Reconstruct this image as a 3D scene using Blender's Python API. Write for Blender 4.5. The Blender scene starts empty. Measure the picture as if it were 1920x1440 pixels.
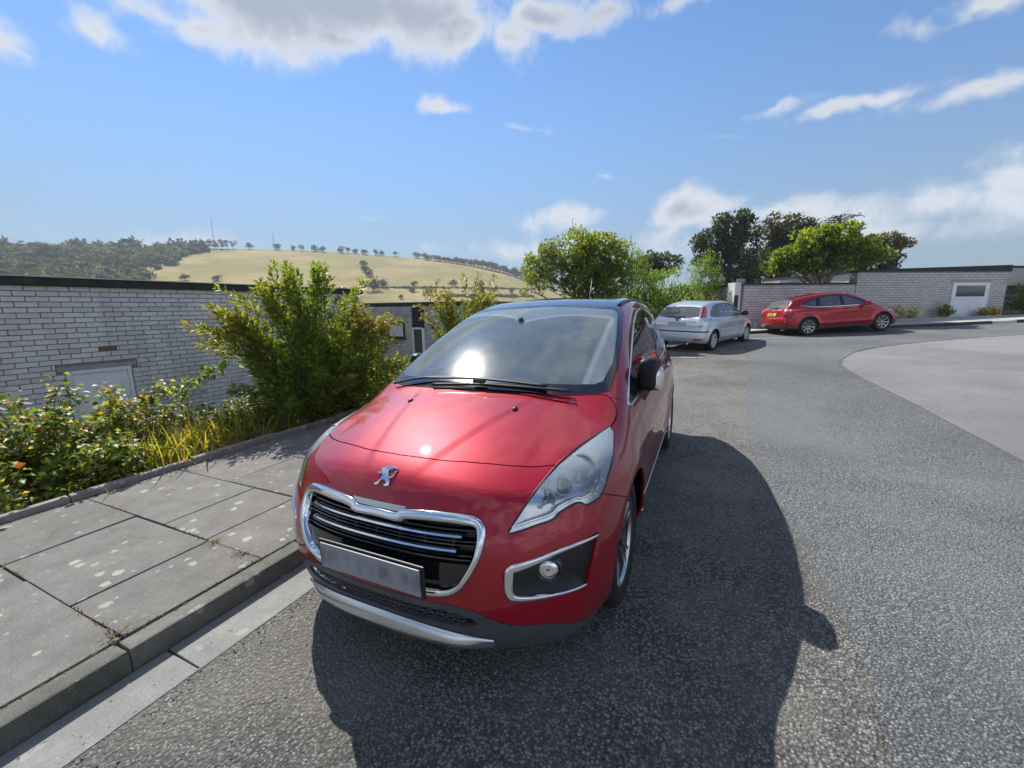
import bpy, bmesh, math, random
import numpy as np
from mathutils import Vector, Matrix

R = math.radians
scn = bpy.context.scene
COL = scn.collection
random.seed(11); rng = np.random.default_rng(11)

# ---------------------------------------------------------------- camera
cam_d = bpy.data.cameras.new('camera'); cam_o = bpy.data.objects.new('camera', cam_d); COL.objects.link(cam_o)
cam_d.sensor_width = 36; cam_d.lens = 36*784.92/1920; cam_d.clip_start = .05; cam_d.clip_end = 6000
RW = np.array([[0.87371132, -0.07755415, -0.48022275], [0.48631011, 0.16248637, 0.85854566], [-0.01144587, 0.98365824, -0.17968155]])
M = Matrix.Identity(4)
for i in range(3):
    M[i][0] = RW[i, 0]; M[i][1] = RW[i, 1]; M[i][2] = -RW[i, 2]
M[2][3] = 1.5495
cam_o.matrix_world = M
scn.camera = cam_o

# ---------------------------------------------------------------- light
HAZE_ON = True
SUN_H = (-.80, .445)                        # horizontal direction towards the sun, per unit of height
SUN_EL = math.atan2(1, math.hypot(*SUN_H)); SUN_AZ = math.atan2(SUN_H[0], SUN_H[1])
sun_d = bpy.data.lights.new('sun', 'SUN'); sun_o = bpy.data.objects.new('sun', sun_d); COL.objects.link(sun_o)
sun_d.energy = 4.0; sun_d.angle = R(.53); sun_d.color = (1, .96, .90)
sun_o.rotation_euler = Vector((SUN_H[0], SUN_H[1], 1)).to_track_quat('Z', 'Y').to_euler()

world = bpy.data.worlds.new('World'); scn.world = world; world.use_nodes = True; world.cycles.sampling_method = 'NONE'
WN = world.node_tree; WN.nodes.clear()
SKY_STRENGTH = .10
scn.view_settings.view_transform = 'Standard'; scn.view_settings.look = 'None'
scn.view_settings.exposure = 0.84; scn.view_settings.gamma = 1
scn.render.engine = 'CYCLES'
scn.cycles.use_denoising = True
scn.cycles.max_bounces = 7; scn.cycles.transparent_max_bounces = 10
scn.cycles.diffuse_bounces = 3; scn.cycles.glossy_bounces = 3; scn.cycles.transmission_bounces = 4
scn.cycles.caustics_reflective = False; scn.cycles.caustics_refractive = False
scn.cycles.sample_clamp_indirect = 6

class NT:
    """small helper round a node tree"""
    def __init__(s, nt): s.nt = nt
    def n(s, t, **kw):
        nd = s.nt.nodes.new(t)
        for k, v in kw.items():
            if k.startswith('i_'): nd.inputs[k[2:].replace('_', ' ')].default_value = v
            else: setattr(nd, k, v)
        return nd
    def l(s, a, b): s.nt.links.new(a, b)
    def math(s, op, a, b=None, c=None, clamp=False):
        nd = s.nt.nodes.new('ShaderNodeMath'); nd.operation = op; nd.use_clamp = clamp
        for i, v in enumerate((a, b, c)):
            if v is None: continue
            if isinstance(v, (int, float)): nd.inputs[i].default_value = v
            else: s.l(v, nd.inputs[i])
        return nd.outputs[0]
    def mix(s, f, a, b, bt='MIX'):
        nd = s.nt.nodes.new('ShaderNodeMix'); nd.data_type = 'RGBA'; nd.blend_type = bt
        for k, v in ((0, f), (6, a), (7, b)):
            if isinstance(v, (int, float)): nd.inputs[k].default_value = v
            elif isinstance(v, tuple): nd.inputs[k].default_value = v if len(v) == 4 else v+(1,)
            else: s.l(v, nd.inputs[k])
        return nd.outputs[2]
    def ramp(s, f, stops, interp='LINEAR'):
        nd = s.nt.nodes.new('ShaderNodeValToRGB'); cr = nd.color_ramp; cr.interpolation = interp
        while len(cr.elements) < len(stops): cr.elements.new(.5)
        for e, (p, c) in zip(cr.elements, stops):
            e.position = p; e.color = (c, c, c, 1) if isinstance(c, (int, float)) else tuple(c)+((1,) if len(c) == 3 else ())
        s.l(f, nd.inputs[0]); return nd.outputs[0]
    def noise(s, vec, scale, detail=3, rough=.55, dist=0):
        nd = s.nt.nodes.new('ShaderNodeTexNoise'); nd.inputs['Scale'].default_value = scale
        nd.inputs['Detail'].default_value = detail; nd.inputs['Roughness'].default_value = rough
        nd.inputs['Distortion'].default_value = dist
        if vec is not None: s.l(vec, nd.inputs['Vector'])
        return nd.outputs[0]
    def smooth(s, v, a, b):
        nd = s.nt.nodes.new('ShaderNodeMapRange'); nd.interpolation_type = 'SMOOTHSTEP'
        s.l(v, nd.inputs[0]); nd.inputs[1].default_value = a; nd.inputs[2].default_value = b
        return nd.outputs[0]

def build_sky():
    w = NT(WN)
    tc = w.n('ShaderNodeTexCoord')
    sky = w.n('ShaderNodeTexSky', sky_type='NISHITA', sun_disc=False, sun_elevation=SUN_EL, sun_rotation=SUN_AZ,
              altitude=60, air_density=1.0, dust_density=.0, ozone_density=3.0)
    sep = w.n('ShaderNodeSeparateXYZ'); w.l(tc.outputs['Generated'], sep.inputs[0])
    x, y, z = sep.outputs
    az = w.math('MULTIPLY', w.math('ARCTAN2', x, y), 57.2958)
    el = w.math('MULTIPLY', w.math('ARCSINE', z), 57.2958)
    pv0 = w.n('ShaderNodeCombineXYZ'); w.l(az, pv0.inputs[0]); w.l(el, pv0.inputs[1])
    wn = w.n('ShaderNodeTexNoise'); wn.inputs['Scale'].default_value = 9; wn.inputs['Detail'].default_value = 3; w.l(tc.outputs['Generated'], wn.inputs['Vector'])
    pv = w.n('ShaderNodeVectorMath', operation='MULTIPLY_ADD'); w.l(wn.outputs['Color'], pv.inputs[0]); pv.inputs[1].default_value = (9, 3.4, 0)
    sh_ = w.n('ShaderNodeVectorMath', operation='SUBTRACT'); w.l(pv0.outputs[0], sh_.inputs[0]); sh_.inputs[1].default_value = (4.5, 1.7, 0); w.l(sh_.outputs[0], pv.inputs[2])
    # billow noise in direction space (keeps its size everywhere in the sky)
    n1 = w.noise(tc.outputs['Generated'], 9.0, 7, .60, .2)
    n2 = w.noise(tc.outputs['Generated'], 2.1, 3, .55, .3)
    nv = w.math('SUBTRACT', n1, .5)
    # individual clouds: azimuth, elevation, half width, half height, weight
    blobs = CLOUDS
    tot = None
    for (a, e, sa, se, k) in blobs:
        q = w.n('ShaderNodeVectorMath', operation='MULTIPLY_ADD'); w.l(pv.outputs[0], q.inputs[0])
        q.inputs[1].default_value = (1/sa, 1/se, 0); q.inputs[2].default_value = (-a/sa, -e/se, 0)
        ln = w.n('ShaderNodeVectorMath', operation='LENGTH'); w.l(q.outputs[0], ln.inputs[0])
        v = w.math('MULTIPLY_ADD', ln.outputs['Value'], -k, k)
        tot = v if tot is None else w.math('MAXIMUM', tot, v)
    # fair-weather clouds over the unseen sky, cover thickened for fill light
    gen = w.math('MULTIPLY', w.math('SUBTRACT', n2, .475), 4.5)
    out1 = w.smooth(w.math('ABSOLUTE', w.math('ADD', az, 26)), 62, 74)
    out2 = w.smooth(el, 36, 44)
    gen = w.math('ADD', w.math('MULTIPLY', w.math('ADD', gen, 2.0), w.math('MAXIMUM', out1, out2)), -2.0)
    tot = w.math('MAXIMUM', tot, gen)
    dens = w.math('ADD', tot, w.math('MULTIPLY', nv, 2.6))
    mask = w.smooth(dens, -.10, .80)
    core = w.smooth(w.math('ADD', dens, w.math('MULTIPLY', w.math('SUBTRACT', n2, .5), 1.2)), .42, 1.45)
    ccol = w.mix(core, CLOUD_W, CLOUD_G)
    low = w.smooth(el, 14, 2)
    ccol = w.mix(w.math('MULTIPLY', low, .35), ccol, CLOUD_L)
    mask = w.math('MULTIPLY', mask, w.math('SUBTRACT', .94, w.math('MULTIPLY', low, .22)))
    hz = w.math('POWER', w.smooth(w.math('ABSOLUTE', el), 34, 0), 1.6)
    tint = w.mix(1.0, sky.outputs[0], SKY_TINT, 'MULTIPLY')
    tint = w.mix(w.math('MULTIPLY', hz, .9), tint, SKY_HOR)
    # clouds opposite the sun, lit from the front, brightened further for fill light
    dt = w.n('ShaderNodeVectorMath', operation='DOT_PRODUCT'); w.l(tc.outputs['Generated'], dt.inputs[0]); dt.inputs[1].default_value = (-SUN_H[0], -SUN_H[1], -1)
    fl = w.math('MULTIPLY_ADD', w.smooth(dt.outputs['Value'], -.6, 1.0), 1.05, 1.0)
    sc_ = w.n('ShaderNodeVectorMath', operation='SCALE'); w.l(ccol, sc_.inputs[0]); w.l(fl, sc_.inputs['Scale'])
    col = w.mix(mask, tint, sc_.outputs[0])
    bg = w.n('ShaderNodeBackground'); w.l(col, bg.inputs[0]); bg.inputs[1].default_value = SKY_STRENGTH
    out = w.n('ShaderNodeOutputWorld'); w.l(bg.outputs[0], out.inputs[0])
CLOUD_W = (4.5, 4.55, 4.7); CLOUD_G = (2.3, 2.55, 3.05); CLOUD_L = (3.6, 3.95, 4.5); SKY_TINT = (.62, .77, .88); SKY_HOR = (1.38, 1.85, 2.3)
CLOUDS = [
    (-57, 29.4, 13, 5.0, 1.6), (-44, 31, 16, 4.8, 1.6), (-62.5, 26.3, 7, 2.4, .9), (-48, 28.2, 9, 2.2, .9), (-35, 30, 8, 3.0, 1.0),
    (-29.5, 28.9, 5, 2.6, 1.0), (-24, 31, 5, 2.2, 1.0), (-70.3, 23.6, 3, 1.7, .8), (-76.5, 21.2, 2.4, 1.9, .8),
    (-17.4, 30.8, 3.4, 1.6, .8), (-9, 30.2, 5, .9, .55), (15.5, 23.4, 5, 1.3, .75), (-36.7, 22.9, 3.2, 1.0, .75), (-29, 20.8, 5, .6, .55),
    (-5.5, 18.0, 4.5, .7, .55), (.8, 19.9, 4, .5, .5), (9, 18.9, 6, .6, .6), (17, 17.8, 6, 1.1, .8), (-17.7, 15.8, 1.6, .5, .5), (-49, 11, 5, .5, .4),
    (-22, 11.0, 6, 1.7, .75), (-7, 11.1, 6.5, 2.4, 1.0), (3, 9.4, 8, 1.8, .75), (14, 9.2, 6, 2.4, .9), (23, 9.2, 8, 3.2, 1.0), (5, 6.8, 24, 2.0, .7), (-22, 7.6, 14, 1.6, .6), (-67, 7.2, 6, 1.2, .5),
]
build_sky()

# ---------------------------------------------------------------- helpers
def new_obj(name, me, parent=None, mat=None):
    o = bpy.data.objects.new(name, me); COL.objects.link(o)
    if mat is not None:
        for m in (mat if isinstance(mat, (list, tuple)) else [mat]): me.materials.append(m)
    if parent is not None: o.parent = parent
    return o

def mesh_obj(name, V, F, mat=None, parent=None, smooth=False, mi=None):
    me = bpy.data.meshes.new(name)
    me.from_pydata([tuple(map(float, v)) for v in V], [], [tuple(map(int, f)) for f in F]); me.update()
    if smooth: me.polygons.foreach_set('use_smooth', [True]*len(me.polygons))
    if mi is not None: me.polygons.foreach_set('material_index', [int(i) for i in mi])
    return new_obj(name, me, parent, mat)

def fast_mesh(name, V, F, n):
    """V (k,3) array, F (m,n) array of n-gons"""
    me = bpy.data.meshes.new(name); V = np.ascontiguousarray(V, np.float32); F = np.ascontiguousarray(F, np.int32)
    me.vertices.add(len(V)); me.vertices.foreach_set('co', V.ravel())
    me.loops.add(F.size); me.loops.foreach_set('vertex_index', F.ravel())
    me.polygons.add(len(F)); me.polygons.foreach_set('loop_start', np.arange(0, F.size, n, dtype=np.int32))
    me.update(calc_edges=True)
    return me

def thing(name, label, cat, loc=(0, 0, 0), rz=0, group=None):
    o = bpy.data.objects.new(name, None); COL.objects.link(o); o.empty_display_size = .2
    o.location = loc; o.rotation_euler = (0, 0, rz)
    o['label'] = label; o['category'] = cat
    if group: o['group'] = group
    return o

def tag(o, label=None, cat=None, group=None, kind=None):
    if label: o['label'] = label
    if cat: o['category'] = cat
    if group: o['group'] = group
    if kind: o['kind'] = kind
    return o

def box(bm, c, s, rot=None, bev=0):
    m = Matrix.Translation(c) @ (rot.to_4x4() if rot is not None else Matrix.Identity(4)) @ Matrix.Diagonal((*s, 1))
    r = bmesh.ops.create_cube(bm, size=1, matrix=m)
    if bev:
        es = list({e for v in r['verts'] for e in v.link_edges})
        bmesh.ops.bevel(bm, geom=es, offset=bev, segments=2, affect='EDGES', profile=.6)

def bm_obj(name, bm, mat=None, parent=None, smooth=False):
    me = bpy.data.meshes.new(name); bmesh.ops.recalc_face_normals(bm, faces=bm.faces)
    bm.to_mesh(me); bm.free()
    if smooth: me.polygons.foreach_set('use_smooth', [True]*len(me.polygons))
    return new_obj(name, me, parent, mat)

def box_obj(name, c, s, mat, parent=None, rot=None, bev=0):
    bm = bmesh.new(); box(bm, c, s, rot, bev); return bm_obj(name, bm, mat, parent)

def tube_mesh(paths, nseg=8):
    """paths: list of (points, radii); returns V, F"""
    V = []; F = []
    for pts, rad in paths:
        pts = np.array(pts, float); n = len(pts)
        rad = np.full(n, rad) if np.isscalar(rad) else np.array(rad, float)
        t = np.gradient(pts, axis=0); t /= np.maximum(np.linalg.norm(t, axis=1), 1e-9)[:, None]
        up = np.array([0, 0, 1.]) if abs(t[0][2]) < .9 else np.array([1., 0, 0])
        b0 = len(V)
        for i in range(n):
            a = np.cross(t[i], up); a /= max(np.linalg.norm(a), 1e-9); b = np.cross(t[i], a)
            up = -b if np.dot(-b, up) > 0 else b
            b = np.cross(a, t[i])
            for k in range(nseg):
                an = 2*math.pi*k/nseg
                V.append(pts[i]+rad[i]*(math.cos(an)*a+math.sin(an)*b))
        for i in range(n-1):
            for k in range(nseg):
                p = b0+i*nseg+k; q = b0+i*nseg+(k+1) % nseg
                F.append((p, q, q+nseg, p+nseg))
        F.append(tuple(b0+k for k in range(nseg))[::-1]); F.append(tuple(b0+(n-1)*nseg+k for k in range(nseg)))
    return V, F

def tube_obj(name, paths, mat, parent=None, nseg=8):
    V, F = tube_mesh(paths, nseg); return mesh_obj(name, V, F, mat, parent, True)

def lathe(profile, nseg=32, axis='y'):
    """profile [(r, h)]; axis y: h along +y"""
    V = []; F = []; n = len(profile)
    for k in range(nseg):
        a = 2*math.pi*k/nseg
        for r, h in profile:
            V.append((r*math.cos(a), h, r*math.sin(a)) if axis == 'y' else (r*math.cos(a), r*math.sin(a), h) if axis == 'z' else (h, r*math.cos(a), r*math.sin(a)))
    for k in range(nseg):
        k2 = (k+1) % nseg
        for i in range(n-1): F.append((k*n+i, k2*n+i, k2*n+i+1, k*n+i+1))
    return V, F

# ---------------------------------------------------------------- materials
def mat(name, col, rough=.5, metal=0.0, coat=0.0, spec=.5, **kw):
    m = bpy.data.materials.new(name); m.use_nodes = True
    b = m.node_tree.nodes['Principled BSDF']
    b.inputs['Base Color'].default_value = (*col, 1); b.inputs['Roughness'].default_value = rough
    b.inputs['Metallic'].default_value = metal; b.inputs['Coat Weight'].default_value = coat
    b.inputs['Coat Roughness'].default_value = kw.get('coat_rough', .03)
    b.inputs['Specular IOR Level'].default_value = spec
    if 'trans' in kw: b.inputs['Transmission Weight'].default_value = kw['trans']
    if 'emit' in kw: b.inputs['Emission Color'].default_value = (*kw['emit'], 1); b.inputs['Emission Strength'].default_value = kw.get('estr', 1)
    return m

def nmat(name, cols, scale, rough=.8, bump=0.0, bscale=None, detail=6, spec=.3, bdist=.01, metal=0.0, coat=0.0, coord='Object', layers=(), bdetail=5):
    """noise-coloured surface: cols = ramp stops; layers = [(scale, lo, hi, colour, weight)] of blotches"""
    m = bpy.data.materials.new(name); m.use_nodes = True; t = NT(m.node_tree)
    b = m.node_tree.nodes['Principled BSDF']
    tc = t.n('ShaderNodeTexCoord'); v = tc.outputs[coord]
    c = t.ramp(t.noise(v, scale, detail, .6), cols)
    for (sc, lo, hi, colr, wt) in layers:
        k = t.math('MULTIPLY', t.smooth(t.noise(v, sc, 4, .6, .4), lo, hi), wt)
        c = t.mix(k, c, colr)
    t.l(c, b.inputs['Base Color']); b.inputs['Roughness'].default_value = rough
    b.inputs['Specular IOR Level'].default_value = spec; b.inputs['Metallic'].default_value = metal; b.inputs['Coat Weight'].default_value = coat
    if bump:
        bn = t.n('ShaderNodeBump'); bn.inputs['Strength'].default_value = bump; bn.inputs['Distance'].default_value = bdist
        t.l(t.noise(v, bscale or scale*4, bdetail, .65), bn.inputs['Height']); t.l(bn.outputs[0], b.inputs['Normal'])
    return m
# ---------------------------------------------------------------- car shells (implicit surfaces)
def pchip(xs, ys, N=8000):
    ev = pchip_exact(xs, ys); x0 = xs[0]-2.0; x1 = xs[-1]+2.0
    T = ev(np.linspace(x0, x1, N)); k = (N-1)/(x1-x0)
    def look(x):
        u = (x-x0)*k; u = np.minimum(np.maximum(u, 0), N-1.001); i = u.astype(np.int64); t = u-i
        return T[i]*(1-t)+T[i+1]*t
    return look

def pchip_exact(xs, ys):
    xs = np.array(xs, float); ys = np.array(ys, float)
    h = np.diff(xs); dl = np.diff(ys)/h
    m = np.zeros_like(ys)
    m[1:-1] = np.where(dl[:-1]*dl[1:] > 0, 2*dl[:-1]*dl[1:]/(dl[:-1]+dl[1:]+1e-12), 0)
    m[0] = dl[0]; m[-1] = dl[-1]
    def ev(x):
        x = np.asarray(x, float)
        i = np.clip(np.searchsorted(xs, x)-1, 0, len(h)-1)
        xc = np.clip(x, xs[0], xs[-1])
        t = (xc-xs[i])/h[i]
        r = ((1+2*t)*(1-t)**2*ys[i] + t*(1-t)**2*h[i]*m[i] + t*t*(3-2*t)*ys[i+1] + t*t*(t-1)*h[i]*m[i+1])
        return r + np.where(x < xs[0], (x-xs[0])*m[0], 0) + np.where(x > xs[-1], (x-xs[-1])*m[-1], 0)
    return ev

def smax(a, b, k):
    h = np.maximum(k-np.abs(a-b), 0)/k
    return np.maximum(a, b) + h*h*k*.25

def smin(a, b, k):
    return -smax(-a, -b, k)

def sstep(a, b, x):
    t = np.clip((x-a)/(b-a), 0, 1)
    return t*t*(3-2*t)

class Shell:
    """body surface f(x,y,z)=0 in the car frame: x forward (nose at 0), y left, z up"""
    def __init__(self, p):
        self.p = p
        self.sc = pchip(*zip(*p['front'])); self.sr = pchip(*zip(*p['rear']))
        self.hc = pchip(*zip(*p['deck'])); self.wz = pchip(*zip(*p['side']))
        self.tp = pchip(*zip(*p['roof']))
        self.cw = pchip(*zip(*p['cabin'])); self.cs = pchip(*zip(*p['cabin_plan']))
        self.sp = pchip(*zip(*p['side_plan'])) if 'side_plan' in p else None
        self.zb = pchip(*zip(*p['under']))
    def plan(self, a, D, n):
        q = np.clip(a/self.p['half'], 0, .9995)
        return D*(1-(1-q**n)**(1/n))
    def f(self, X):
        p = self.p
        s = -X[:, 0]; a = np.sqrt(X[:, 1]**2+1e-8); z = X[:, 2]
        P = self.plan(a, p['Df'], p['nf'])
        front = self.sc(z)+P*p.get('kf', lambda z: 1.0)(z)-s
        Pr = self.plan(a, p['Dr'], p['nr'])
        rear = s-(self.sr(z)-Pr)
        sb = s-p.get('bshift', .9)*P
        top = z-self.hc(sb)+p['crown']*a*a
        if 'ridge' in p:
            y0, k, hh = p['ridge']
            top = top - hh*sstep(.03, -.03, a-(y0+k*s))*sstep(1.25, .9, s)
        side = a-self.wz(z)-(self.sp(s) if self.sp else 0)
        for wx, wr, wh in p['arches']:
            d = np.hypot(s-wx, (z-p['wheel_r'])*1.0)
            side = side - wh*np.exp(-((d-wr)/.07)**2)*sstep(.1, .3, z)
        if 'crease' in p:
            for (s0, z0, s1, z1, hgt, wd) in p['crease']:
                t = np.clip((s-s0)/(s1-s0), 0, 1)
                zz = z0+(z1-z0)*t
                e = sstep(s0-.15, s0+.1, s)*sstep(s1+.15, s1-.1, s)
                side = side - hgt*e*np.exp(-((z-zz)/wd)**2)
        bot = self.zb(s)-z
        t = smax(smax(front, top*.92, p['r_nose']), rear, .08)
        t = smax(t, side, p['r_edge'])
        t = smax(t, bot, .03)
        if 'extra' in p:
            t = t + p['extra'](s, a, z)
        ct = (z-self.tp(s-p['ws_shift']*a*a)+p['roof_crown']*a*a)*.85
        cside = a-self.cw(z)-self.cs(s)
        cbot = .75-z
        c = smax(smax(ct, cside, p['r_rail']), cbot, .02)
        return smin(t, c, p['r_cowl'])
    def grad(self, X, e=.0015):
        g = np.zeros_like(X)
        for i in range(3):
            d = np.zeros(3); d[i] = e
            g[:, i] = (self.f(X+d)-self.f(X-d))/(2*e)
        return g
    def normal(self, X):
        g = self.grad(X)
        return g/np.maximum(np.linalg.norm(g, axis=1), 1e-9)[:, None]
    def march(self, A, B, n=90):
        """first crossing from A (outside) towards B (inside)"""
        lo = np.zeros(len(A)); hi = np.ones(len(A)); done = np.zeros(len(A), bool)
        small = len(A)*n < 120000
        if small:
            ts = np.arange(1, n+1)/n
            G = (A[:, None, :]+(B-A)[:, None, :]*ts[None, :, None]).reshape(-1, 3)
            neg = (self.f(G) < 0).reshape(len(A), n); done = neg.any(1); i0 = np.where(done, neg.argmax(1), n-1)
            hi = ts[i0].copy(); lo = hi-1/n
        for i in range(1, n+1 if not small else 1):
            t = i/n
            v = self.f(A+(B-A)*t)
            new = (~done) & (v < 0)
            hi[new] = t; lo[new] = (i-1)/n
            done |= new
        for _ in range(22):
            m = (lo+hi)/2
            v = self.f(A+(B-A)*m[:, None])
            neg = v < 0
            hi = np.where(neg, m, hi); lo = np.where(neg, lo, m)
        return A+(B-A)*((lo+hi)/2)[:, None], done
    def snap(self, X, it=2):
        for _ in range(it):
            g = self.grad(X); X = X-g*(self.f(X)/np.maximum((g*g).sum(1), 1e-6))[:, None]
        return X
    def mesh(self, xs, ys, zs):
        """structured quads: a box grid pulled in onto the surface"""
        p = self.p
        pts = {}; V = []; F = []
        def vid(q):
            k = (round(q[0], 4), round(q[1], 4), round(q[2], 4))
            if k not in pts:
                pts[k] = len(V); V.append(k)
            return pts[k]
        def sheet(g):
            n, m = len(g), len(g[0])
            ids = [[vid(q) for q in r] for r in g]
            for i in range(n-1):
                for j in range(m-1):
                    F.append((ids[i][j], ids[i+1][j], ids[i+1][j+1], ids[i][j+1]))
        x0, x1 = xs[0], xs[-1]; y1 = ys[-1]; z0, z1 = zs[0], zs[-1]
        sheet([[(x0, y, z) for z in zs] for y in ys])          # front (x0 = +)
        sheet([[(x1, y, z) for z in zs] for y in ys[::-1]])
        sheet([[(x, y1, z) for z in zs] for x in xs])
        sheet([[(x, -y1, z) for z in zs] for x in xs[::-1]])
        sheet([[(x, y, z1) for y in ys] for x in xs])
        A = np.array(V); B = A.copy()
        B[:, 0] = np.clip(A[:, 0], p['spine'][0], p['spine'][1]); B[:, 1] = 0
        B[:, 2] = p['spine'][2]
        # the low rows aim low so that sills keep even rows
        low = A[:, 2] < p['spine'][2]
        B[low, 2] = A[low, 2]+(p['spine'][2]-A[low, 2])*.25
        S, ok = self.march(A, B)
        return S, F
RED3 = dict(   # the near car
    front=[(.15, .15), (.19, .10), (.24, .070), (.32, .045), (.42, .030), (.52, .028), (.60, .040), (.68, .066), (.74, .098), (.80, .124), (.85, .146), (.90, .19), (1.0, .40)],
    rear=[(.2, 4.20), (.35, 4.31), (.55, 4.36), (.75, 4.34), (.95, 4.30), (1.1, 4.27), (1.3, 4.2)],
    deck=[(-.3, .60), (.02, .72), (.10, .80), (.155, .862), (.22, .893), (.30, .925), (.45, .975), (.70, 1.04), (.95, 1.085), (1.3, 1.11), (2.5, 1.09), (4.4, 1.06)],
    side=[(.15, .78), (.22, .83), (.30, .868), (.45, .895), (.62, .908), (.75, .908), (.88, .893), (.98, .872), (1.06, .845), (1.2, .80)],
    roof=[(.70, .955), (.93, 1.085), (1.15, 1.205), (1.5, 1.375), (1.8, 1.500), (2.05, 1.575), (2.3, 1.618), (2.7, 1.640), (3.2, 1.625), (3.7, 1.575), (4.02, 1.51), (4.10, 1.45), (4.2, 1.30), (4.3, 1.08), (4.35, .8)],
    cabin=[(.80, .90), (.98, .868), (1.1, .825), (1.3, .745), (1.45, .688), (1.56, .64), (1.65, .59)],
    cabin_plan=[(.6, -.04), (1.0, -.02), (1.6, 0), (2.6, .008), (3.4, -.015), (4.0, -.07), (4.35, -.13)],
    under=[(0, .165), (.4, .18), (.8, .22), (3.6, .22), (4.36, .26)],
    side_plan=[(.3, 0), (1.5, 0), (2.6, -.006), (3.5, -.025), (4.3, -.07)],
    half=.93, Df=.80, nf=2.55, Dr=.5, nr=3.0, crown=.11, r_nose=.05, r_edge=.11, r_rail=.10, r_cowl=.03,
    ws_shift=.16, roof_crown=.075, wheel_r=.335, ridge=(.075, .33, .0045),
    arches=[(.935, .40, .022), (3.548, .40, .022)],
    crease=[(1.3, .80, 3.4, .86, .010, .05), (1.2, .36, 3.2, .34, .012, .06)],
    extra=lambda s, a, z: -.020*np.exp(-((s-.60)/.22)**2-((z-.885)/.085)**2)*sstep(.55, .72, a),
    spine=(-3.7, -.75, .62))
SILV = dict(   # older hatchback, seen from behind
    front=[(.15, .16), (.25, .06), (.40, .01), (.55, .0), (.68, .03), (.76, .10), (.85, .3)],
    rear=[(.22, 4.02), (.32, 4.12), (.45, 4.15), (.56, 4.15), (.60, 4.10), (.75, 4.085), (.92, 4.06), (1.02, 4.03), (1.2, 3.9)],
    deck=[(-.3, .55), (.05, .68), (.25, .78), (.6, .875), (.95, .945), (1.4, .98), (2.5, .97), (4.3, .965)],
    side=[(.15, .76), (.24, .80), (.35, .835), (.55, .85), (.70, .85), (.85, .838), (.95, .815), (1.1, .77)],
    roof=[(.75, .86), (1.0, .985), (1.4, 1.19), (1.75, 1.345), (2.0, 1.405), (2.35, 1.43), (2.8, 1.425), (3.3, 1.385), (3.58, 1.335), (3.68, 1.29), (3.85, 1.13), (4.0, .98), (4.05, .80)],
    cabin=[(.75, .84), (.93, .80), (1.1, .735), (1.25, .67), (1.38, .60), (1.45, .54)],
    cabin_plan=[(.6, -.03), (1.2, 0), (2.4, .005), (3.2, -.03), (3.8, -.085), (4.1, -.12)],
    side_plan=[(.3, 0), (2.8, 0), (3.5, -.02), (4.15, -.07)],
    under=[(0, .18), (.8, .20), (3.4, .20), (4.1, .25)],
    half=.86, Df=.6, nf=2.5, Dr=.38, nr=2.9, crown=.10, r_nose=.05, r_edge=.09, r_rail=.08, r_cowl=.025,
    ws_shift=.14, roof_crown=.07, wheel_r=.302, arches=[(.81, .36, .03), (3.425, .36, .034)],
    crease=[(1.2, .55, 3.0, .55, .012, .03)], spine=(-3.5, -.7, .58))
RED2 = dict(   # newer hatchback seen from its right side
    front=[(.15, .18), (.25, .08), (.38, .02), (.52, .0), (.62, .03), (.70, .10), (.80, .3)],
    rear=[(.24, 4.18), (.34, 4.30), (.46, 4.355), (.60, 4.345), (.72, 4.29), (.85, 4.25), (.95, 4.22), (1.05, 4.17), (1.2, 4.05)],
    deck=[(-.3, .50), (.08, .64), (.25, .75), (.55, .865), (.95, .965), (1.35, 1.01), (2.5, 1.0), (4.4, 1.0)],
    side=[(.15, .79), (.24, .84), (.36, .875), (.55, .895), (.72, .90), (.85, .888), (.97, .86), (1.1, .81)],
    roof=[(.70, .87), (1.0, 1.02), (1.35, 1.195), (1.75, 1.365), (2.05, 1.445), (2.4, 1.482), (2.8, 1.478), (3.3, 1.425), (3.75, 1.34), (3.86, 1.29), (4.0, 1.13), (4.15, .97), (4.2, .8)],
    cabin=[(.75, .90), (.97, .855), (1.1, .80), (1.25, .735), (1.40, .66), (1.5, .58)],
    cabin_plan=[(.6, -.03), (1.3, 0), (2.4, .005), (3.1, -.03), (3.7, -.10), (4.2, -.19)],
    side_plan=[(.3, 0), (2.8, 0), (3.6, -.01), (4.3, -.07)],
    under=[(0, .19), (.8, .21), (3.4, .21), (4.3, .28)],
    half=.91, Df=.7, nf=2.5, Dr=.5, nr=2.7, crown=.11, r_nose=.05, r_edge=.10, r_rail=.09, r_cowl=.025,
    ws_shift=.15, roof_crown=.075, wheel_r=.318, arches=[(.88, .38, .03), (3.528, .38, .034)],
    crease=[(1.2, .80, 3.4, .86, .016, .035), (1.2, .42, 3.2, .42, .014, .05)], spine=(-3.6, -.75, .60))
# ---------------------------------------------------------------- cutting a shell into panels
def in_poly(P, poly):
    x, y = P[:, 0], P[:, 1]; ins = np.zeros(len(P), bool); n = len(poly)
    for i in range(n):
        x1, y1 = poly[i]; x2, y2 = poly[(i+1) % n]
        c = ((y1 > y) != (y2 > y)) & (x < (x2-x1)*(y-y1)/((y2-y1) or 1e-12)+x1)
        ins ^= c
    return ins

VIEW = {'x': (np.array([1., 0, 0]), np.array([0, 1., 0]), np.array([0, 0, 1.])),      # seen from the front: (y, z)
        '-x': (np.array([-1., 0, 0]), np.array([0, 1., 0]), np.array([0, 0, 1.])),
        'y': (np.array([0, 1., 0]), np.array([1., 0, 0]), np.array([0, 0, 1.])),      # (x, z)
        '-y': (np.array([0, -1., 0]), np.array([1., 0, 0]), np.array([0, 0, 1.])),
        'z': (np.array([0, 0, 1.]), np.array([1., 0, 0]), np.array([0, 1., 0]))}      # (x, y)

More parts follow.
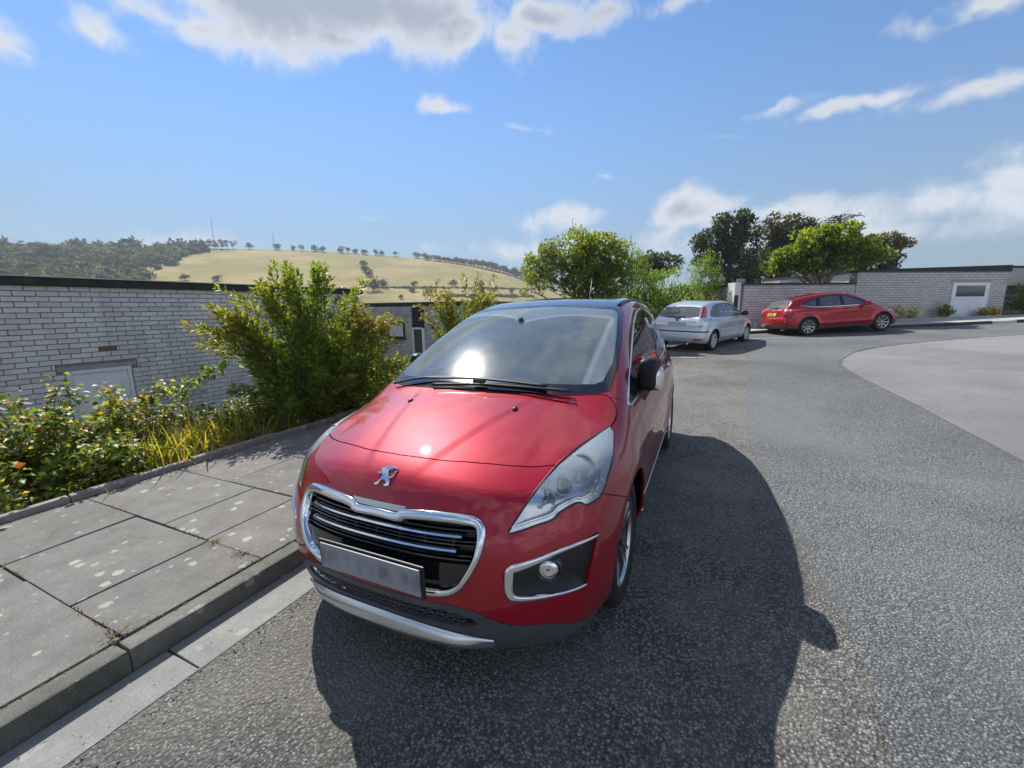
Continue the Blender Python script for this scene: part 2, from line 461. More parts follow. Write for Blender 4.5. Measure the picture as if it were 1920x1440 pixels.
def view_of(d):
    if isinstance(d, str): return VIEW[d]
    d = np.array(d, float); d /= np.linalg.norm(d)
    e1 = np.cross([0, 0, 1.], d); e1 /= np.linalg.norm(e1); return d, e1, np.cross(d, e1)

def subdiv(poly, step):
    out = []
    n = len(poly)
    for i in range(n):
        a = np.array(poly[i], float); b = np.array(poly[(i+1) % n], float)
        k = max(1, int(np.linalg.norm(b-a)/step))
        for j in range(k): out.append(a+(b-a)*j/k)
    return out

def round_poly(poly, it=2, keep=.25):
    """corner cutting"""
    P = [np.array(p, float) for p in poly]
    for _ in range(it):
        Q = []
        for i in range(len(P)):
            a, b = P[i], P[(i+1) % len(P)]
            Q += [a+(b-a)*keep, a+(b-a)*(1-keep)]
        P = Q
    return [tuple(p) for p in P]

class Carver:
    def __init__(self, shell, V, F):
        self.sh = shell; bm = bmesh.new()
        vs = [bm.verts.new(v) for v in V]
        for f in F:
            try: bm.faces.new([vs[i] for i in f])
            except ValueError: pass
        bmesh.ops.recalc_face_normals(bm, faces=bm.faces)
        # outward
        f0 = max(bm.faces, key=lambda f: f.calc_center_median().z)
        if f0.normal.z < 0: bmesh.ops.reverse_faces(bm, faces=bm.faces)
        bm.normal_update(); self.bm = bm
        self.pl = bm.faces.layers.int.new('panel'); self.names = ['body']
    def cut(self, name, poly, d, facing=.12, lim=None, override=False):
        """cut the outline into the shell and give the faces inside it to panel `name`"""
        bm = self.bm; dn, e1, e2 = view_of(d)
        P = [np.array(p, float) for p in poly]
        lo = np.min(P, 0)-.03; hi = np.max(P, 0)+.03
        dv = Vector(dn); a1 = Vector(e1); a2 = Vector(e2)
        def ok(f):
            if f.normal.dot(dv) < facing: return False
            c = f.calc_center_median(); x = c.dot(a1); y = c.dot(a2)
            return lo[0] < x < hi[0] and lo[1] < y < hi[1] and (lim is None or lim(c))
        base = [f for f in bm.faces if ok(f)]
        if not base: print('nothing to cut', name); return
        bx = np.empty((len(base), 4))
        for k, f in enumerate(base):
            xs_ = [v.co.dot(a1) for v in f.verts]; ys_ = [v.co.dot(a2) for v in f.verts]
            bx[k] = (min(xs_), min(ys_), max(xs_), max(ys_))
        fresh = set()
        for i in range(len(P)):
            A, B = P[i], P[(i+1) % len(P)]; ln = np.linalg.norm(B-A)
            if ln < 1e-6: continue
            t = (B-A)/ln; nn = np.array([-t[1], t[0]])
            l2 = np.minimum(A, B)-1e-5; h2 = np.maximum(A, B)+1e-5
            m = (bx[:, 0] < h2[0]) & (bx[:, 2] > l2[0]) & (bx[:, 1] < h2[1]) & (bx[:, 3] > l2[1])
            sel = []
            for f in [base[k] for k in np.nonzero(m)[0] if base[k].is_valid]+[f for f in fresh if f.is_valid]:
                q = [((v.co.dot(a1)-A[0]), (v.co.dot(a2)-A[1])) for v in f.verts]
                dd = [x*nn[0]+y*nn[1] for x, y in q]
                if min(dd) > -1e-5 or max(dd) < 1e-5: continue
                tt = [x*t[0]+y*t[1] for x, y in q]
                if max(tt) < -1e-5 or min(tt) > ln+1e-5: continue
                sel.append(f)
            if not sel: continue
            geom = set(sel)
            for f in sel: geom.update(f.edges); geom.update(f.verts)
            co = A[0]*a1+A[1]*a2; no = nn[0]*a1+nn[1]*a2
            r = bmesh.ops.bisect_plane(bm, geom=list(geom), dist=1e-6, plane_co=co, plane_no=no)
            fresh = {f for f in fresh if f.is_valid}
            fresh.update(g for g in r['geom'] if isinstance(g, bmesh.types.BMFace))
        cand = {f for f in base if f.is_valid} | {f for f in fresh if f.is_valid}
        bm.normal_update()
        if name not in self.names: self.names.append(name)
        k = self.names.index(name)
        fl = [f for f in cand if f.is_valid]
        C2 = np.array([[f.calc_center_median().dot(a1), f.calc_center_median().dot(a2)] for f in fl]).reshape(-1, 2)
        ins = in_poly(C2, [tuple(p) for p in P])
        for f, b in zip(fl, ins):
            if b and (override or f[self.pl] == 0): f[self.pl] = k
    def assign(self, name, test):
        if name not in self.names: self.names.append(name)
        k = self.names.index(name)
        for f in self.bm.faces:
            if f[self.pl] == 0 and test(f.calc_center_median(), f.normal): f[self.pl] = k
    def get(self, name):
        k = self.names.index(name); ids = {}; V = []; F = []
        for f in self.bm.faces:
            if f[self.pl] != k: continue
            r = []
            for v in f.verts:
                if v.index not in ids: pass
                key = v
                if key not in ids: ids[key] = len(V); V.append(tuple(v.co))
                r.append(ids[key])
            F.append(tuple(r))
        return np.array(V).reshape(-1, 3), F
    def panel(self, obj_name, name, mat, parent, gap=.0022, rim=.014, off=0.0, depth=None, keep=None, thick=0):
        V, F = self.get(name)
        if len(F) == 0: print('EMPTY PANEL', name); return None
        if keep is not None:
            F = [f for f in F if keep(V[list(f)].mean(0))]
        return panel_mesh(obj_name, self.sh, V, F, mat, parent, gap, rim, off, depth)

def panel_mesh(obj_name, sh, V, F, mat, parent, gap=.0022, rim=.014, off=0.0, depth=None):
    used = sorted({i for f in F for i in f}); mp = {i: k for k, i in enumerate(used)}
    V = V[used]; F = [tuple(mp[i] for i in f) for f in F]
    V = sh.snap(V); N = sh.normal(V)
    # outline
    cnt = {}
    for f in F:
        for i in range(len(f)):
            e = (f[i], f[(i+1) % len(f)]); cnt[e] = cnt.get(e, 0)+1
    bnd = [e for e in cnt if (e[1], e[0]) not in cnt]
    T = np.zeros_like(V)
    for i, j in bnd:
        n = N[i]+N[j]; t = np.cross(n, V[j]-V[i]); ln = np.linalg.norm(t)
        if ln > 1e-9: T[i] += t/ln; T[j] += t/ln
    ln = np.linalg.norm(T, axis=1); m = ln > 1e-6
    T[m] /= ln[m][:, None]
    V = V+T*gap+N*off
    if depth is not None:
        V = V+N*depth(V, N, [tuple(e) for e in bnd])[:, None]
    b0 = len(V); VV = list(V); NN = list(N); FF = list(F)
    if rim:
        ring = {}
        for i, j in bnd:
            for q in (i, j):
                if q not in ring:
                    ring[q] = len(VV); VV += [V[q], V[q]-N[q]*rim]; NN += [-T[q] if m[q] else N[q]]*2
            FF.append((ring[j], ring[i], ring[i]+1, ring[j]+1))
    o = mesh_obj(obj_name, VV, FF, mat, parent, True)
    o.data.normals_split_custom_set_from_vertices([tuple(n) for n in NN])
    return o

def on_front(sh, yz, x0=.3, x1=-1.2, off=0.0):
    """points of a front-view outline laid onto the surface"""
    A = np.array([[x0, y, z] for y, z in yz]); B = A.copy(); B[:, 0] = x1
    S, ok = sh.march(A, B, 300); return S+sh.normal(S)*off

def on_side(sh, xz, s, off=0.0):
    A = np.array([[x, s*1.3, z] for x, z in xz]); B = A.copy(); B[:, 1] = 0
    S, ok = sh.march(A, B, 200); return S+sh.normal(S)*off

def on_top(sh, xy, off=0.0):
    A = np.array([[x, y, 2.2] for x, y in xy]); B = A.copy(); B[:, 2] = .3
    S, ok = sh.march(A, B, 300); return S+sh.normal(S)*off

def band(name, sh, pts, w, h, mat, parent, closed=False, sink=.004, taper=None):
    """raised moulding that follows points on the shell; w wide, h proud"""
    P = np.array(pts, float); N = sh.normal(P); n = len(P)
    if closed: t = np.roll(P, -1, 0)-np.roll(P, 1, 0)
    else: t = np.gradient(P, axis=0)
    t /= np.linalg.norm(t, axis=1)[:, None]
    b = np.cross(N, t); b /= np.linalg.norm(b, axis=1)[:, None]
    w = np.full(n, w) if np.isscalar(w) else np.array(w)
    prof = [(-.5, -sink), (-.5, h*.45), (-.40, h*.85), (-.2, h), (.2, h), (.40, h*.85), (.5, h*.45), (.5, -sink)]
    V = []; F = []; m = len(prof)
    for i in range(n):
        for u, v in prof: V.append(P[i]+b[i]*u*w[i]+N[i]*v)
    for i in range(n if closed else n-1):
        j = (i+1) % n
        for k in range(m-1): F.append((i*m+k, j*m+k, j*m+k+1, i*m+k+1))
    if not closed:
        F.append(tuple(range(m))); F.append(tuple((n-1)*m+k for k in range(m))[::-1])
    o = mesh_obj(name, V, F, mat, parent, True); fix_normals(o); return o

def fix_normals(o):
    bm = bmesh.new(); bm.from_mesh(o.data); bmesh.ops.recalc_face_normals(bm, faces=bm.faces); bm.to_mesh(o.data); bm.free()

def resample(P, n, closed=False):
    P = np.array(P, float)
    if closed: P = np.vstack([P, P[:1]])
    d = np.r_[0, np.cumsum(np.linalg.norm(np.diff(P, axis=0), axis=1))]
    t = np.linspace(0, d[-1], n+1)[:-1] if closed else np.linspace(0, d[-1], n)
    return np.stack([np.interp(t, d, P[:, i]) for i in range(P.shape[1])], 1)

def smooth_path(P, n, closed=False):
    """catmull-rom through the points"""
    P = np.array(P, float); m = len(P); out = []
    seg = m if closed else m-1
    for i in range(seg):
        p0 = P[(i-1) % m] if closed or i > 0 else P[0]; p1 = P[i]; p2 = P[(i+1) % m]; p3 = P[(i+2) % m] if closed or i+2 < m else P[-1]
        for k in range(8):
            t = k/8
            out.append(.5*((2*p1)+(-p0+p2)*t+(2*p0-5*p1+4*p2-p3)*t*t+(-p0+3*p1-3*p2+p3)*t**3))
    if not closed: out.append(P[-1])
    return resample(out, n, closed)

def edge_depth(amount, soft):
    """push a panel in, growing with the distance to its own outline"""
    def fn(V, N, bnd):
        b = np.array(sorted({i for e in bnd for i in e})); B = V[b]
        d = np.full(len(V), 9.)
        for k in range(0, len(V), 4000):
            d[k:k+4000] = np.sqrt(((V[k:k+4000, None, :]-B[None])**2).sum(2)).min(1)
        return -amount*(1-np.exp(-(d/soft)**2))
    return fn

# ---------------------------------------------------------------- wheels
def make_wheel(name, parent, loc, side, tyre_r, rim_r, width, style, mats):
    """side +1 = left side of the car (outer face towards +y)"""
    w = bpy.data.objects.new(name, None); COL.objects.link(w); w.parent = parent
    w.location = loc; w.rotation_euler = (0, 0, 0 if side > 0 else math.pi)
    hw = width/2
    tp = [(rim_r-.004, -hw*.80), (rim_r+.012, -hw*.95), (rim_r+.05, -hw*1.02), (tyre_r-.03, -hw*.97), (tyre_r-.008, -hw*.82), (tyre_r, -hw*.6), (tyre_r, hw*.6), (tyre_r-.008, hw*.82), (tyre_r-.03, hw*.97), (rim_r+.05, hw*1.02), (rim_r+.012, hw*.95), (rim_r-.004, hw*.80)]
    V, F = lathe(tp, 48); o = mesh_obj('tyre', V, F, mats['tyre'], w, True); fix_normals(o)
    # tread grooves
    for g in (-.3, .0, .3):
        V, F = lathe([(tyre_r+.0008, hw*g-.004), (tyre_r+.0008, hw*g+.004)], 48); mesh_obj('tread_groove', V, F, mats['black'], w, True)
    rp = [(rim_r-.035, -hw*.7), (rim_r-.03, hw*.55), (rim_r-.012, hw*.72), (rim_r-.004, hw*.84), (rim_r+.006, hw*.90), (rim_r+.006, hw*.80)]
    V, F = lathe(rp[:3], 48); o = mesh_obj('rim_barrel', V, F, mats['dark_rim'], w, True); fix_normals(o)
    V, F = lathe(rp[2:], 48); o = mesh_obj('rim', V, F, mats['rim'], w, True); fix_normals(o)
    V, F = lathe([(.0, -.02), (rim_r*.62, -.02), (rim_r*.62, -.005), (0, -.005)], 32); mesh_obj('brake_disc', V, F, mats['disc'], w, True)
    V, F = lathe([(0, -hw*.55), (rim_r-.034, -hw*.55)], 32); mesh_obj('brake_shield', V, F, mats['black'], w, True)
    n = style['n']; yf = hw*style.get('face', .62)
    def spoke(nm, a, r0, r1, w0, w1, y0, y1, th, m):
        bm = bmesh.new(); ca, sa = math.cos(a), math.sin(a); vs = []
        for r, ww, y in ((r0, w0, y0), ((r0+r1)/2, (w0+w1)/2*.92, (y0+y1)/2+.006), (r1, w1, y1)):
            for u, v in ((-1, -th), (-.75, 0), (.75, 0), (1, -th)):
                px, pz = r, u*ww/2
                vs.append(bm.verts.new((px*ca-pz*sa, y+v, px*sa+pz*ca)))
        for i in range(2):
            for k in range(3): bm.faces.new((vs[i*4+k], vs[i*4+k+1], vs[i*4+4+k+1], vs[i*4+4+k]))
            bm.faces.new((vs[i*4+3], vs[i*4], vs[i*4+4], vs[i*4+7]))
        return bm_obj(nm, bm, m, w)
    for k in range(n):
        a = 2*math.pi*k/n+style.get('rot', .3)
        for da in style['twin']:
            spoke('spoke', a+da*.35, .035, rim_r*.5, style['w0'], style['w1'], yf-.012, yf-.004, .03, mats['rim']) if False else None
            V0 = a
            o = spoke('spoke', a+da, .03, rim_r-.008, style['w0'], style['w1'], yf-.02, yf+.012, .032, mats['spoke'])
        if style.get('infill'):
            spoke('spoke_infill', a, .05, rim_r*.62, style['w0']*1.5, style['w1']*1.4, yf-.035, yf-.026, .02, mats['dark_rim'])
    V, F = lathe([(0, yf+.008), (.028, yf+.006), (.034, yf-.004), (.05, yf-.012), (.058, yf-.04)], 24); o = mesh_obj('hub_cap', V, F, mats['spoke'] if not style.get('darkhub') else mats['dark_rim'], w, True); fix_normals(o)
    for k in range(5):
        a = 2*math.pi*k/5+.3
        V, F = lathe([(0, 0), (.009, 0), (.009, -.02)], 8); V = [(v[0]+.047*math.cos(a), v[1]+yf-.006, v[2]+.047*math.sin(a)) for v in V]; mesh_obj('wheel_bolt', V, F, mats['black'], w)
    return w
def glass_mat(name, tint=(.55, .62, .62), dust=.03, rough=.0, haze=.0, trans=1.0, arcs=False, ior=1.55, top=None, gcol=(1, 1, 1)):
    """thin pane: tinted see-through, sharp mirror by angle, a film of dust in a sky-reflection blue"""
    m = bpy.data.materials.new(name); m.use_nodes = True; t = NT(m.node_tree); nt = m.node_tree
    nt.nodes.remove(nt.nodes['Principled BSDF'])
    tr = t.n('ShaderNodeBsdfTransparent'); tr.inputs[0].default_value = (*tint, 1)
    gl = t.n('ShaderNodeBsdfGlossy'); gl.inputs['Roughness'].default_value = rough; gl.inputs[0].default_value = (*gcol, 1)
    fr = t.n('ShaderNodeFresnel'); fr.inputs[0].default_value = ior
    mx = t.n('ShaderNodeMixShader'); t.l(fr.outputs[0], mx.inputs[0]); t.l(tr.outputs[0], mx.inputs[1]); t.l(gl.outputs[0], mx.inputs[2])
    tc = t.n('ShaderNodeTexCoord'); v = tc.outputs['Object']
    df = t.n('ShaderNodeBsdfDiffuse'); df.inputs[0].default_value = (.70, .80, .84, 1)  # dust colour carries a painted blue of reflected sky
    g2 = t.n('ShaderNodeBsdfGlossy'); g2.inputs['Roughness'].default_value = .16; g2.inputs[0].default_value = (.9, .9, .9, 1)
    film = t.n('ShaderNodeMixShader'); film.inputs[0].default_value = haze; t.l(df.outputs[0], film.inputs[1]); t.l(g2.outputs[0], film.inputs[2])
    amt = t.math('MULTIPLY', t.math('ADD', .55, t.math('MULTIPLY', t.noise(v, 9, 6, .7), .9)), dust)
    if top:
        sz = t.n('ShaderNodeSeparateXYZ'); t.l(v, sz.inputs[0]); amt = t.math('ADD', amt, t.math('MULTIPLY', t.smooth(sz.outputs[2], top[0], top[1]), top[2]))
    if arcs:
        # dried film outside the area that the wipers sweep
        sep = t.n('ShaderNodeSeparateXYZ'); t.l(v, sep.inputs[0]); X, Y, Z = sep.outputs
        def arc(cx, cy, r):
            dx = t.math('SUBTRACT', X, cx); dy = t.math('SUBTRACT', Y, cy)
            d = t.math('SQRT', t.math('ADD', t.math('MULTIPLY', dx, dx), t.math('MULTIPLY', dy, dy)))
            return t.math('SUBTRACT', r, d)
        a1 = arc(-.93, .52, .90); a2 = arc(-.93, -.62, .97)
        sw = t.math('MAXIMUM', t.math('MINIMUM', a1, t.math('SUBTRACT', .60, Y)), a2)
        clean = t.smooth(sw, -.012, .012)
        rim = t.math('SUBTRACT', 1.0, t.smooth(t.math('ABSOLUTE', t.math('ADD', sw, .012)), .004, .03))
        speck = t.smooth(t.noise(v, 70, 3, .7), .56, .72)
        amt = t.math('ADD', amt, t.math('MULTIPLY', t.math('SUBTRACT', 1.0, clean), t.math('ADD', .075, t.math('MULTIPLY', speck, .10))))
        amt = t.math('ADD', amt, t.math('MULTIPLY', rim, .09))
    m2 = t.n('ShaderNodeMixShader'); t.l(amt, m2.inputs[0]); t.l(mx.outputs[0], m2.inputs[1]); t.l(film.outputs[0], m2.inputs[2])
    t.l(m2.outputs[0], nt.nodes['Material Output'].inputs[0])
    return m

def paint_mat(name, col, metal=.35, rough=.32, dirt=.10, flake=True):
    m = bpy.data.materials.new(name); m.use_nodes = True; t = NT(m.node_tree)
    b = m.node_tree.nodes['Principled BSDF']
    tc = t.n('ShaderNodeTexCoord'); v = tc.outputs['Object']
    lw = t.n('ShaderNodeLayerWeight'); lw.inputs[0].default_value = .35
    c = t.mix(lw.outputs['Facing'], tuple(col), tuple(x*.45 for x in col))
    sep = t.n('ShaderNodeSeparateXYZ'); t.l(v, sep.inputs[0])
    low = t.smooth(sep.outputs[2], .62, .22)
    sp = t.smooth(t.noise(v, 45, 6, .75), .50, .75)
    k = t.math('MULTIPLY', t.math('ADD', t.math('MULTIPLY', low, .55), .10), sp)
    c = t.mix(t.math('MULTIPLY', k, dirt*4), c, (.22, .17, .13))
    t.l(c, b.inputs['Base Color']); b.inputs['Metallic'].default_value = metal
    rr = t.math('ADD', rough, t.math('MULTIPLY', k, .3)); t.l(rr, b.inputs['Roughness'])
    b.inputs['Specular IOR Level'].default_value = .15
    b.inputs['Coat Weight'].default_value = 1; b.inputs['Coat IOR'].default_value = 1.5
    cr = t.math('ADD', .013, t.math('MULTIPLY', t.noise(v, 60, 4, .6), .022)); t.l(cr, b.inputs['Coat Roughness'])
    bn = t.n('ShaderNodeBump'); bn.inputs['Strength'].default_value = .05; bn.inputs['Distance'].default_value = .002
    t.l(t.noise(v, 14, 2, .5), bn.inputs['Height']); t.l(bn.outputs[0], b.inputs['Coat Normal'])
    return m

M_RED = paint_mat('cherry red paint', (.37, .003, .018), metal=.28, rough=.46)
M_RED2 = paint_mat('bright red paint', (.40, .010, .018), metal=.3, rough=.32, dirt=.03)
M_SILVER = paint_mat('silver blue paint', (.76, .79, .85), metal=.45, rough=.36, dirt=.03)
M_CHROME = mat('chrome', (.75, .76, .78), .08, 1.0)
M_SATIN = mat('satin metal', (.55, .55, .53), .28, 1.0)
M_BLACK = mat('black plastic', (.012, .012, .013), .45)
M_GLOSSBLK = mat('gloss black', (.008, .008, .009), .12, coat=.6)
M_PLASTIC = nmat('grey bumper plastic', [(.3, (.050, .052, .060)), (.7, (.085, .087, .096))], 60, .45, .25, 400, spec=.4, bdist=.001, layers=[(14, .55, .75, (.16, .145, .125), .35)])
M_RUBBER = nmat('tyre rubber', [(.3, (.012, .012, .012)), (.7, (.030, .029, .028))], 25, .75, .2, 150, bdist=.002, layers=[(10, .5, .75, (.075, .07, .062), .5)])
M_RIM = mat('machined alloy', (.52, .52, .52), .28, 1.0)
M_RIMD = mat('dark alloy', (.035, .034, .034), .35, .6)
M_DISC = mat('brake disc', (.30, .28, .26), .4, 1.0)
M_GLASS = glass_mat('windscreen glass', (.78, .92, .93), .135, haze=.20, arcs=True, ior=2.0, gcol=(.72, .92, 1))  # dust film, strengthened and blued with the mirror tint to paint in sky reflection
M_SIDEGL = glass_mat('side glass', (.50, .56, .55), .015)
M_DARKGL = glass_mat('tinted glass', (.12, .14, .14), .02)
M_PALEGL = glass_mat('pale side glass', (.78, .86, .84), .10, ior=1.9)  # extra dust paints in a pale sky reflection
M_ROOFGL = mat('roof glass', (.010, .012, .016), .06, coat=1.0, spec=.6)
M_INT = nmat('cabin trim', [(.3, (.045, .045, .048)), (.7, (.07, .07, .074))], 60, .8, .2, 300, bdist=.001)
M_DASH = nmat('dashboard', [(.3, (.16, .165, .17)), (.7, (.22, .225, .23))], 90, .7, .2, 300, bdist=.001)
M_SEAT = nmat('seat cloth', [(.3, (.085, .088, .095)), (.7, (.14, .143, .152))], 120, .9, .3, 500, bdist=.001)
M_LENS = glass_mat('headlamp lens', (.97, .98, .98), .09, haze=.25, top=(.80, .92, .38))
M_REFL = mat('lamp reflector', (.82, .83, .84), .16, 1.0)
M_HOUSE = mat('lamp housing', (.80, .81, .82), .22, .75)
M_REDLENS = mat('red lamp lens', (.55, .012, .008), .15, coat=.8)
M_CLEARL = mat('clear lamp lens', (.75, .70, .70), .15, coat=.8)
M_ORANGE = mat('amber lens', (.8, .22, .02), .2, coat=.8)
M_WHITE_P = mat('white plastic', (.75, .75, .73), .4)

def plate_mat(name, base, dark, streak, zc=None):
    """a plate whose characters cannot be read: only soft grey smears along its middle"""
    m = bpy.data.materials.new(name); m.use_nodes = True; t = NT(m.node_tree); b = m.node_tree.nodes['Principled BSDF']
    tc = t.n('ShaderNodeTexCoord'); mp = t.n('ShaderNodeMapping'); t.l(tc.outputs['Object'], mp.inputs[0]); mp.inputs['Scale'].default_value = (1, 15, 5)
    k = t.math('MULTIPLY', t.smooth(t.noise(mp.outputs[0], 1.0, 3, .5), .36, .68), streak)
    if zc:
        sep = t.n('ShaderNodeSeparateXYZ'); t.l(tc.outputs['Object'], sep.inputs[0])
        k = t.math('MULTIPLY', k, t.smooth(t.math('ABSOLUTE', t.math('SUBTRACT', sep.outputs[2], zc)), .050, .012))
    t.l(t.mix(k, base, dark), b.inputs['Base Color']); b.inputs['Roughness'].default_value = .45
    return m
M_PLATE = plate_mat('front plate', (.27, .28, .305), (.10, .105, .12), .8, .545)
M_PLATE_B = plate_mat('beige plate', (.50, .50, .44), (.42, .42, .38), .5)
M_PLATE_Y = plate_mat('yellow plate', (.72, .50, .03), (.10, .07, .02), .9)
# ---------------------------------------------------------------- the near red car
CAR_R = Matrix(((0.06953818, 0.99739774, -0.01903126), (-0.99756816, 0.06943465, -0.00604882), (-0.00471165, 0.01940561, 0.99980059)))
CAR_O = Vector((-1.27700255, 1.055757, -0.01792046))
def lin(*seg):
    out = []
    for a, b, st in seg:
        n = max(1, int(round(abs(b-a)/st))); out += [a+(b-a)*i/n for i in range(n)]
    return out+[seg[-1][1]]
def mir(poly): return [(-y, z) for y, z in poly]
def sym(half):     # half outline from the centre line round to the centre line (y >= 0) -> closed outline
    return list(half)+[(-y, z) for y, z in half[::-1] if abs(y) > 1e-6]

def symz(half): return list(half)+[(x, -y) for x, y in half[::-1] if abs(y) > 1e-6]

def near_car():
    sh = Shell(RED3)
    xs = lin((.06, -.45, .022), (-.45, -1.25, .03), (-1.25, -4.45, .05)); xs = [round(x, 4) for x in xs]
    yh = lin((0, .70, .024), (.70, .98, .02)); ys = [-y for y in yh[::-1]]+yh[1:]
    zs = lin((.165, .95, .022), (.95, 1.75, .03))
    V, F = sh.mesh(xs, ys, zs)
    cv = Carver(sh, V, F)
    car = thing('car', 'cherry red car parked at the kerb in the foreground, facing the camera', 'car')
    car.matrix_world = Matrix.Translation(CAR_O) @ CAR_R.to_4x4()
    # wheel openings
    circ = lambda cx, cz, r, n=40: [(cx+r*math.cos(2*math.pi*k/n), cz+r*math.sin(2*math.pi*k/n)) for k in range(n)]
    AX = (-.935, -3.548); WR = .335
    for s in ('y', '-y'):
        for ax in AX: cv.cut('arch', circ(ax, WR+.012, .372), s, .0)
    # grille
    gh = [(0, .745), (.12, .742), (.155, .758), (.31, .763), (.43, .756), (.472, .742), (.490, .712), (.490, .66), (.475, .605), (.445, .545), (.410, .50), (.36, .473), (.28, .463), (0, .457)]
    cv.cut('grille', sym(gh), 'x')
    hl = np.array([(-.180, .571, .708), (-.248, .663, .728), (-.292, .710, .738), (-.326, .733, .760), (-.392, .783, .777), (-.419, .811, .760), (-.485, .844, .766), (-.508, .849, .777), (-.575, .849, .808), (-.647, .846, .842), (-.755, .838, .885), (-.866, .822, .935), (-.892, .800, .960), (-.797, .767, .945), (-.629, .715, .920), (-.476, .669, .888), (-.35, .640, .850), (-.263, .616, .804), (-.219, .591, .756)])
    fg = np.array([(-.139, .575, .585), (-.132, .568, .56), (-.131, .572, .476), (-.148, .606, .450), (-.23, .721, .443), (-.362, .826, .445), (-.436, .853, .640), (-.257, .728, .632), (-.161, .612, .598)])
    for s in (1, -1):
        d = np.array([.58, .62*s, .53]); dn, e1, e2 = view_of(d); P = hl*np.array([1, s, 1])
        cv.cut('headlamp', [(p@e1, p@e2) for p in P], d, lim=lambda c, s=s: c.y*s > .4)
        d = np.array([.78, .62*s, 0]); dn, e1, e2 = view_of(d); P = fg*np.array([1, s, 1])
        cv.cut('fog', [(p@e1, p@e2) for p in P], d, lim=lambda c, s=s: c.y*s > .4)
    # lower front
    chin = [(0, .318), (.2, .306), (.40, .280), (.46, .268), (.50, .238), (.49, .216), (.36, .218), (0, .218)]
    cv.cut('chin', sym(chin), 'x', -.2)
    cv.cut('intake', sym([(0, .402), (.34, .398), (.44, .376), (.47, .345), (.42, .330), (0, .338)]), 'x', 0)
    cv.cut('skirt', sym([(0, .430), (.13, .430), (.37, .427), (.47, .403), (.525, .368), (.575, .344), (.65, .332), (.735, .316), (.80, .268), (.84, .22), (.86, .0), (0, .0)]), 'x', -.5, lim=lambda c: c.x > -.6)
    # glass
    ws = [(-.912, 0), (-.94, .25), (-1.01, .55), (-1.075, .70), (-1.115, .748), (-1.33, .748), (-1.62, .712), (-2.0, .650), (-2.065, .632), (-2.045, .5), (-2.025, .25), (-2.02, 0)]
    wi = [(-1.00, 0), (-1.02, .25), (-1.09, .55), (-1.13, .66), (-1.17, .70), (-1.35, .715), (-1.62, .682), (-1.96, .622), (-2.0, .59), (-1.99, .5), (-1.975, .25), (-1.965, 0)]
    cv.cut('windscreen', symz(wi), 'z', lim=lambda c: c.z > 1.0)
    cv.cut('screen_border', symz(ws), 'z', lim=lambda c: c.z > 1.0)
    cv.cut('roof_panel', symz([(-2.026, 0), (-2.031, .25), (-2.051, .5), (-2.072, .615), (-2.5, .608), (-3.2, .585), (-3.85, .52), (-3.9, .3), (-3.9, 0)]), 'z', lim=lambda c: c.z > 1.2)
    dlo = [(-1.16, 1.018), (-1.34, 1.110), (-1.75, 1.272), (-2.16, 1.425), (-2.45, 1.492), (-2.72, 1.518), (-3.03, 1.512), (-3.3, 1.470), (-3.6, 1.37), (-3.82, 1.24), (-3.90, 1.15), (-3.72, 1.105), (-3.3, 1.090), (-2.5, 1.068), (-1.6, 1.030), (-1.25, 1.008)]
    panes = [[(-1.22, 1.030), (-1.36, 1.100), (-1.54, 1.172), (-1.54, 1.042), (-1.3, 1.025)],
             [(-1.585, 1.190), (-1.76, 1.258), (-2.16, 1.407), (-2.33, 1.448), (-2.33, 1.082), (-1.585, 1.050)],
             [(-2.44, 1.470), (-2.72, 1.498), (-3.03, 1.492), (-3.18, 1.470), (-3.30, 1.10), (-2.44, 1.085)],
             [(-3.24, 1.455), (-3.32, 1.443), (-3.58, 1.355), (-3.78, 1.235), (-3.85, 1.155), (-3.7, 1.122), (-3.37, 1.108)]]
    for s in ('y', '-y'):
        for i, p in enumerate(panes): cv.cut('pane%d' % i, p, s)
        cv.cut('window_border', dlo, s)
    bon = [(-.272, 0), (-.278, .135), (-.297, .242), (-.33, .374), (-.366, .49), (-.409, .585), (-.46, .668), (-.476, .673), (-.629, .719), (-.797, .771), (-.892, .804), (-.96, .814), (-1.015, .812), (-1.05, .792), (-1.07, .765), (-1.08, .743), (-1.07, .705), (-1.005, .552), (-.936, .25), (-.908, 0)]
    cv.cut('bonnet', symz(bon), 'z', 0.2, lim=lambda c: c.z > .8)
    # doors, wings, bumper
    fd = [(-1.37, .30), (-1.37, .62), (-1.345, .85), (-1.28, 1.0), (-1.25, 1.009), (-1.6, 1.031), (-2.38, 1.066), (-2.39, .9), (-2.39, .30)]
    rd = [(-2.385, .30), (-2.385, 1.066), (-3.3, 1.091), (-3.40, 1.0), (-3.36, .86), (-3.22, .72), (-3.13, .55), (-3.12, .30)]
    wg = [(-.508, .777), (-.60, .735), (-.70, .690), (-.76, .60), (-1.0, .5), (-1.30, .35), (-1.30, .20), (-1.37, .20), (-1.37, .62), (-1.345, .85), (-1.28, 1.0), (-1.25, 1.009), (-1.16, 1.018), (-1.10, 1.06), (-.9, 1.1), (-.6, 1.05), (-.45, .95)]
    for s in ('y', '-y'):
        g = 1 if s == 'y' else -1
        cv.cut('front_door', fd, s, lim=lambda c, g=g: c.y*g > .5); cv.cut('rear_door', rd, s, lim=lambda c, g=g: c.y*g > .5)
        cv.cut('wing', wg, s, -.2, lim=lambda c, g=g: c.y*g > .55)
    cv.assign('bumper', lambda c, n: c.x > -.80 and c.z < 1.05)
    cv.assign('sill', lambda c, n: c.z < .30)
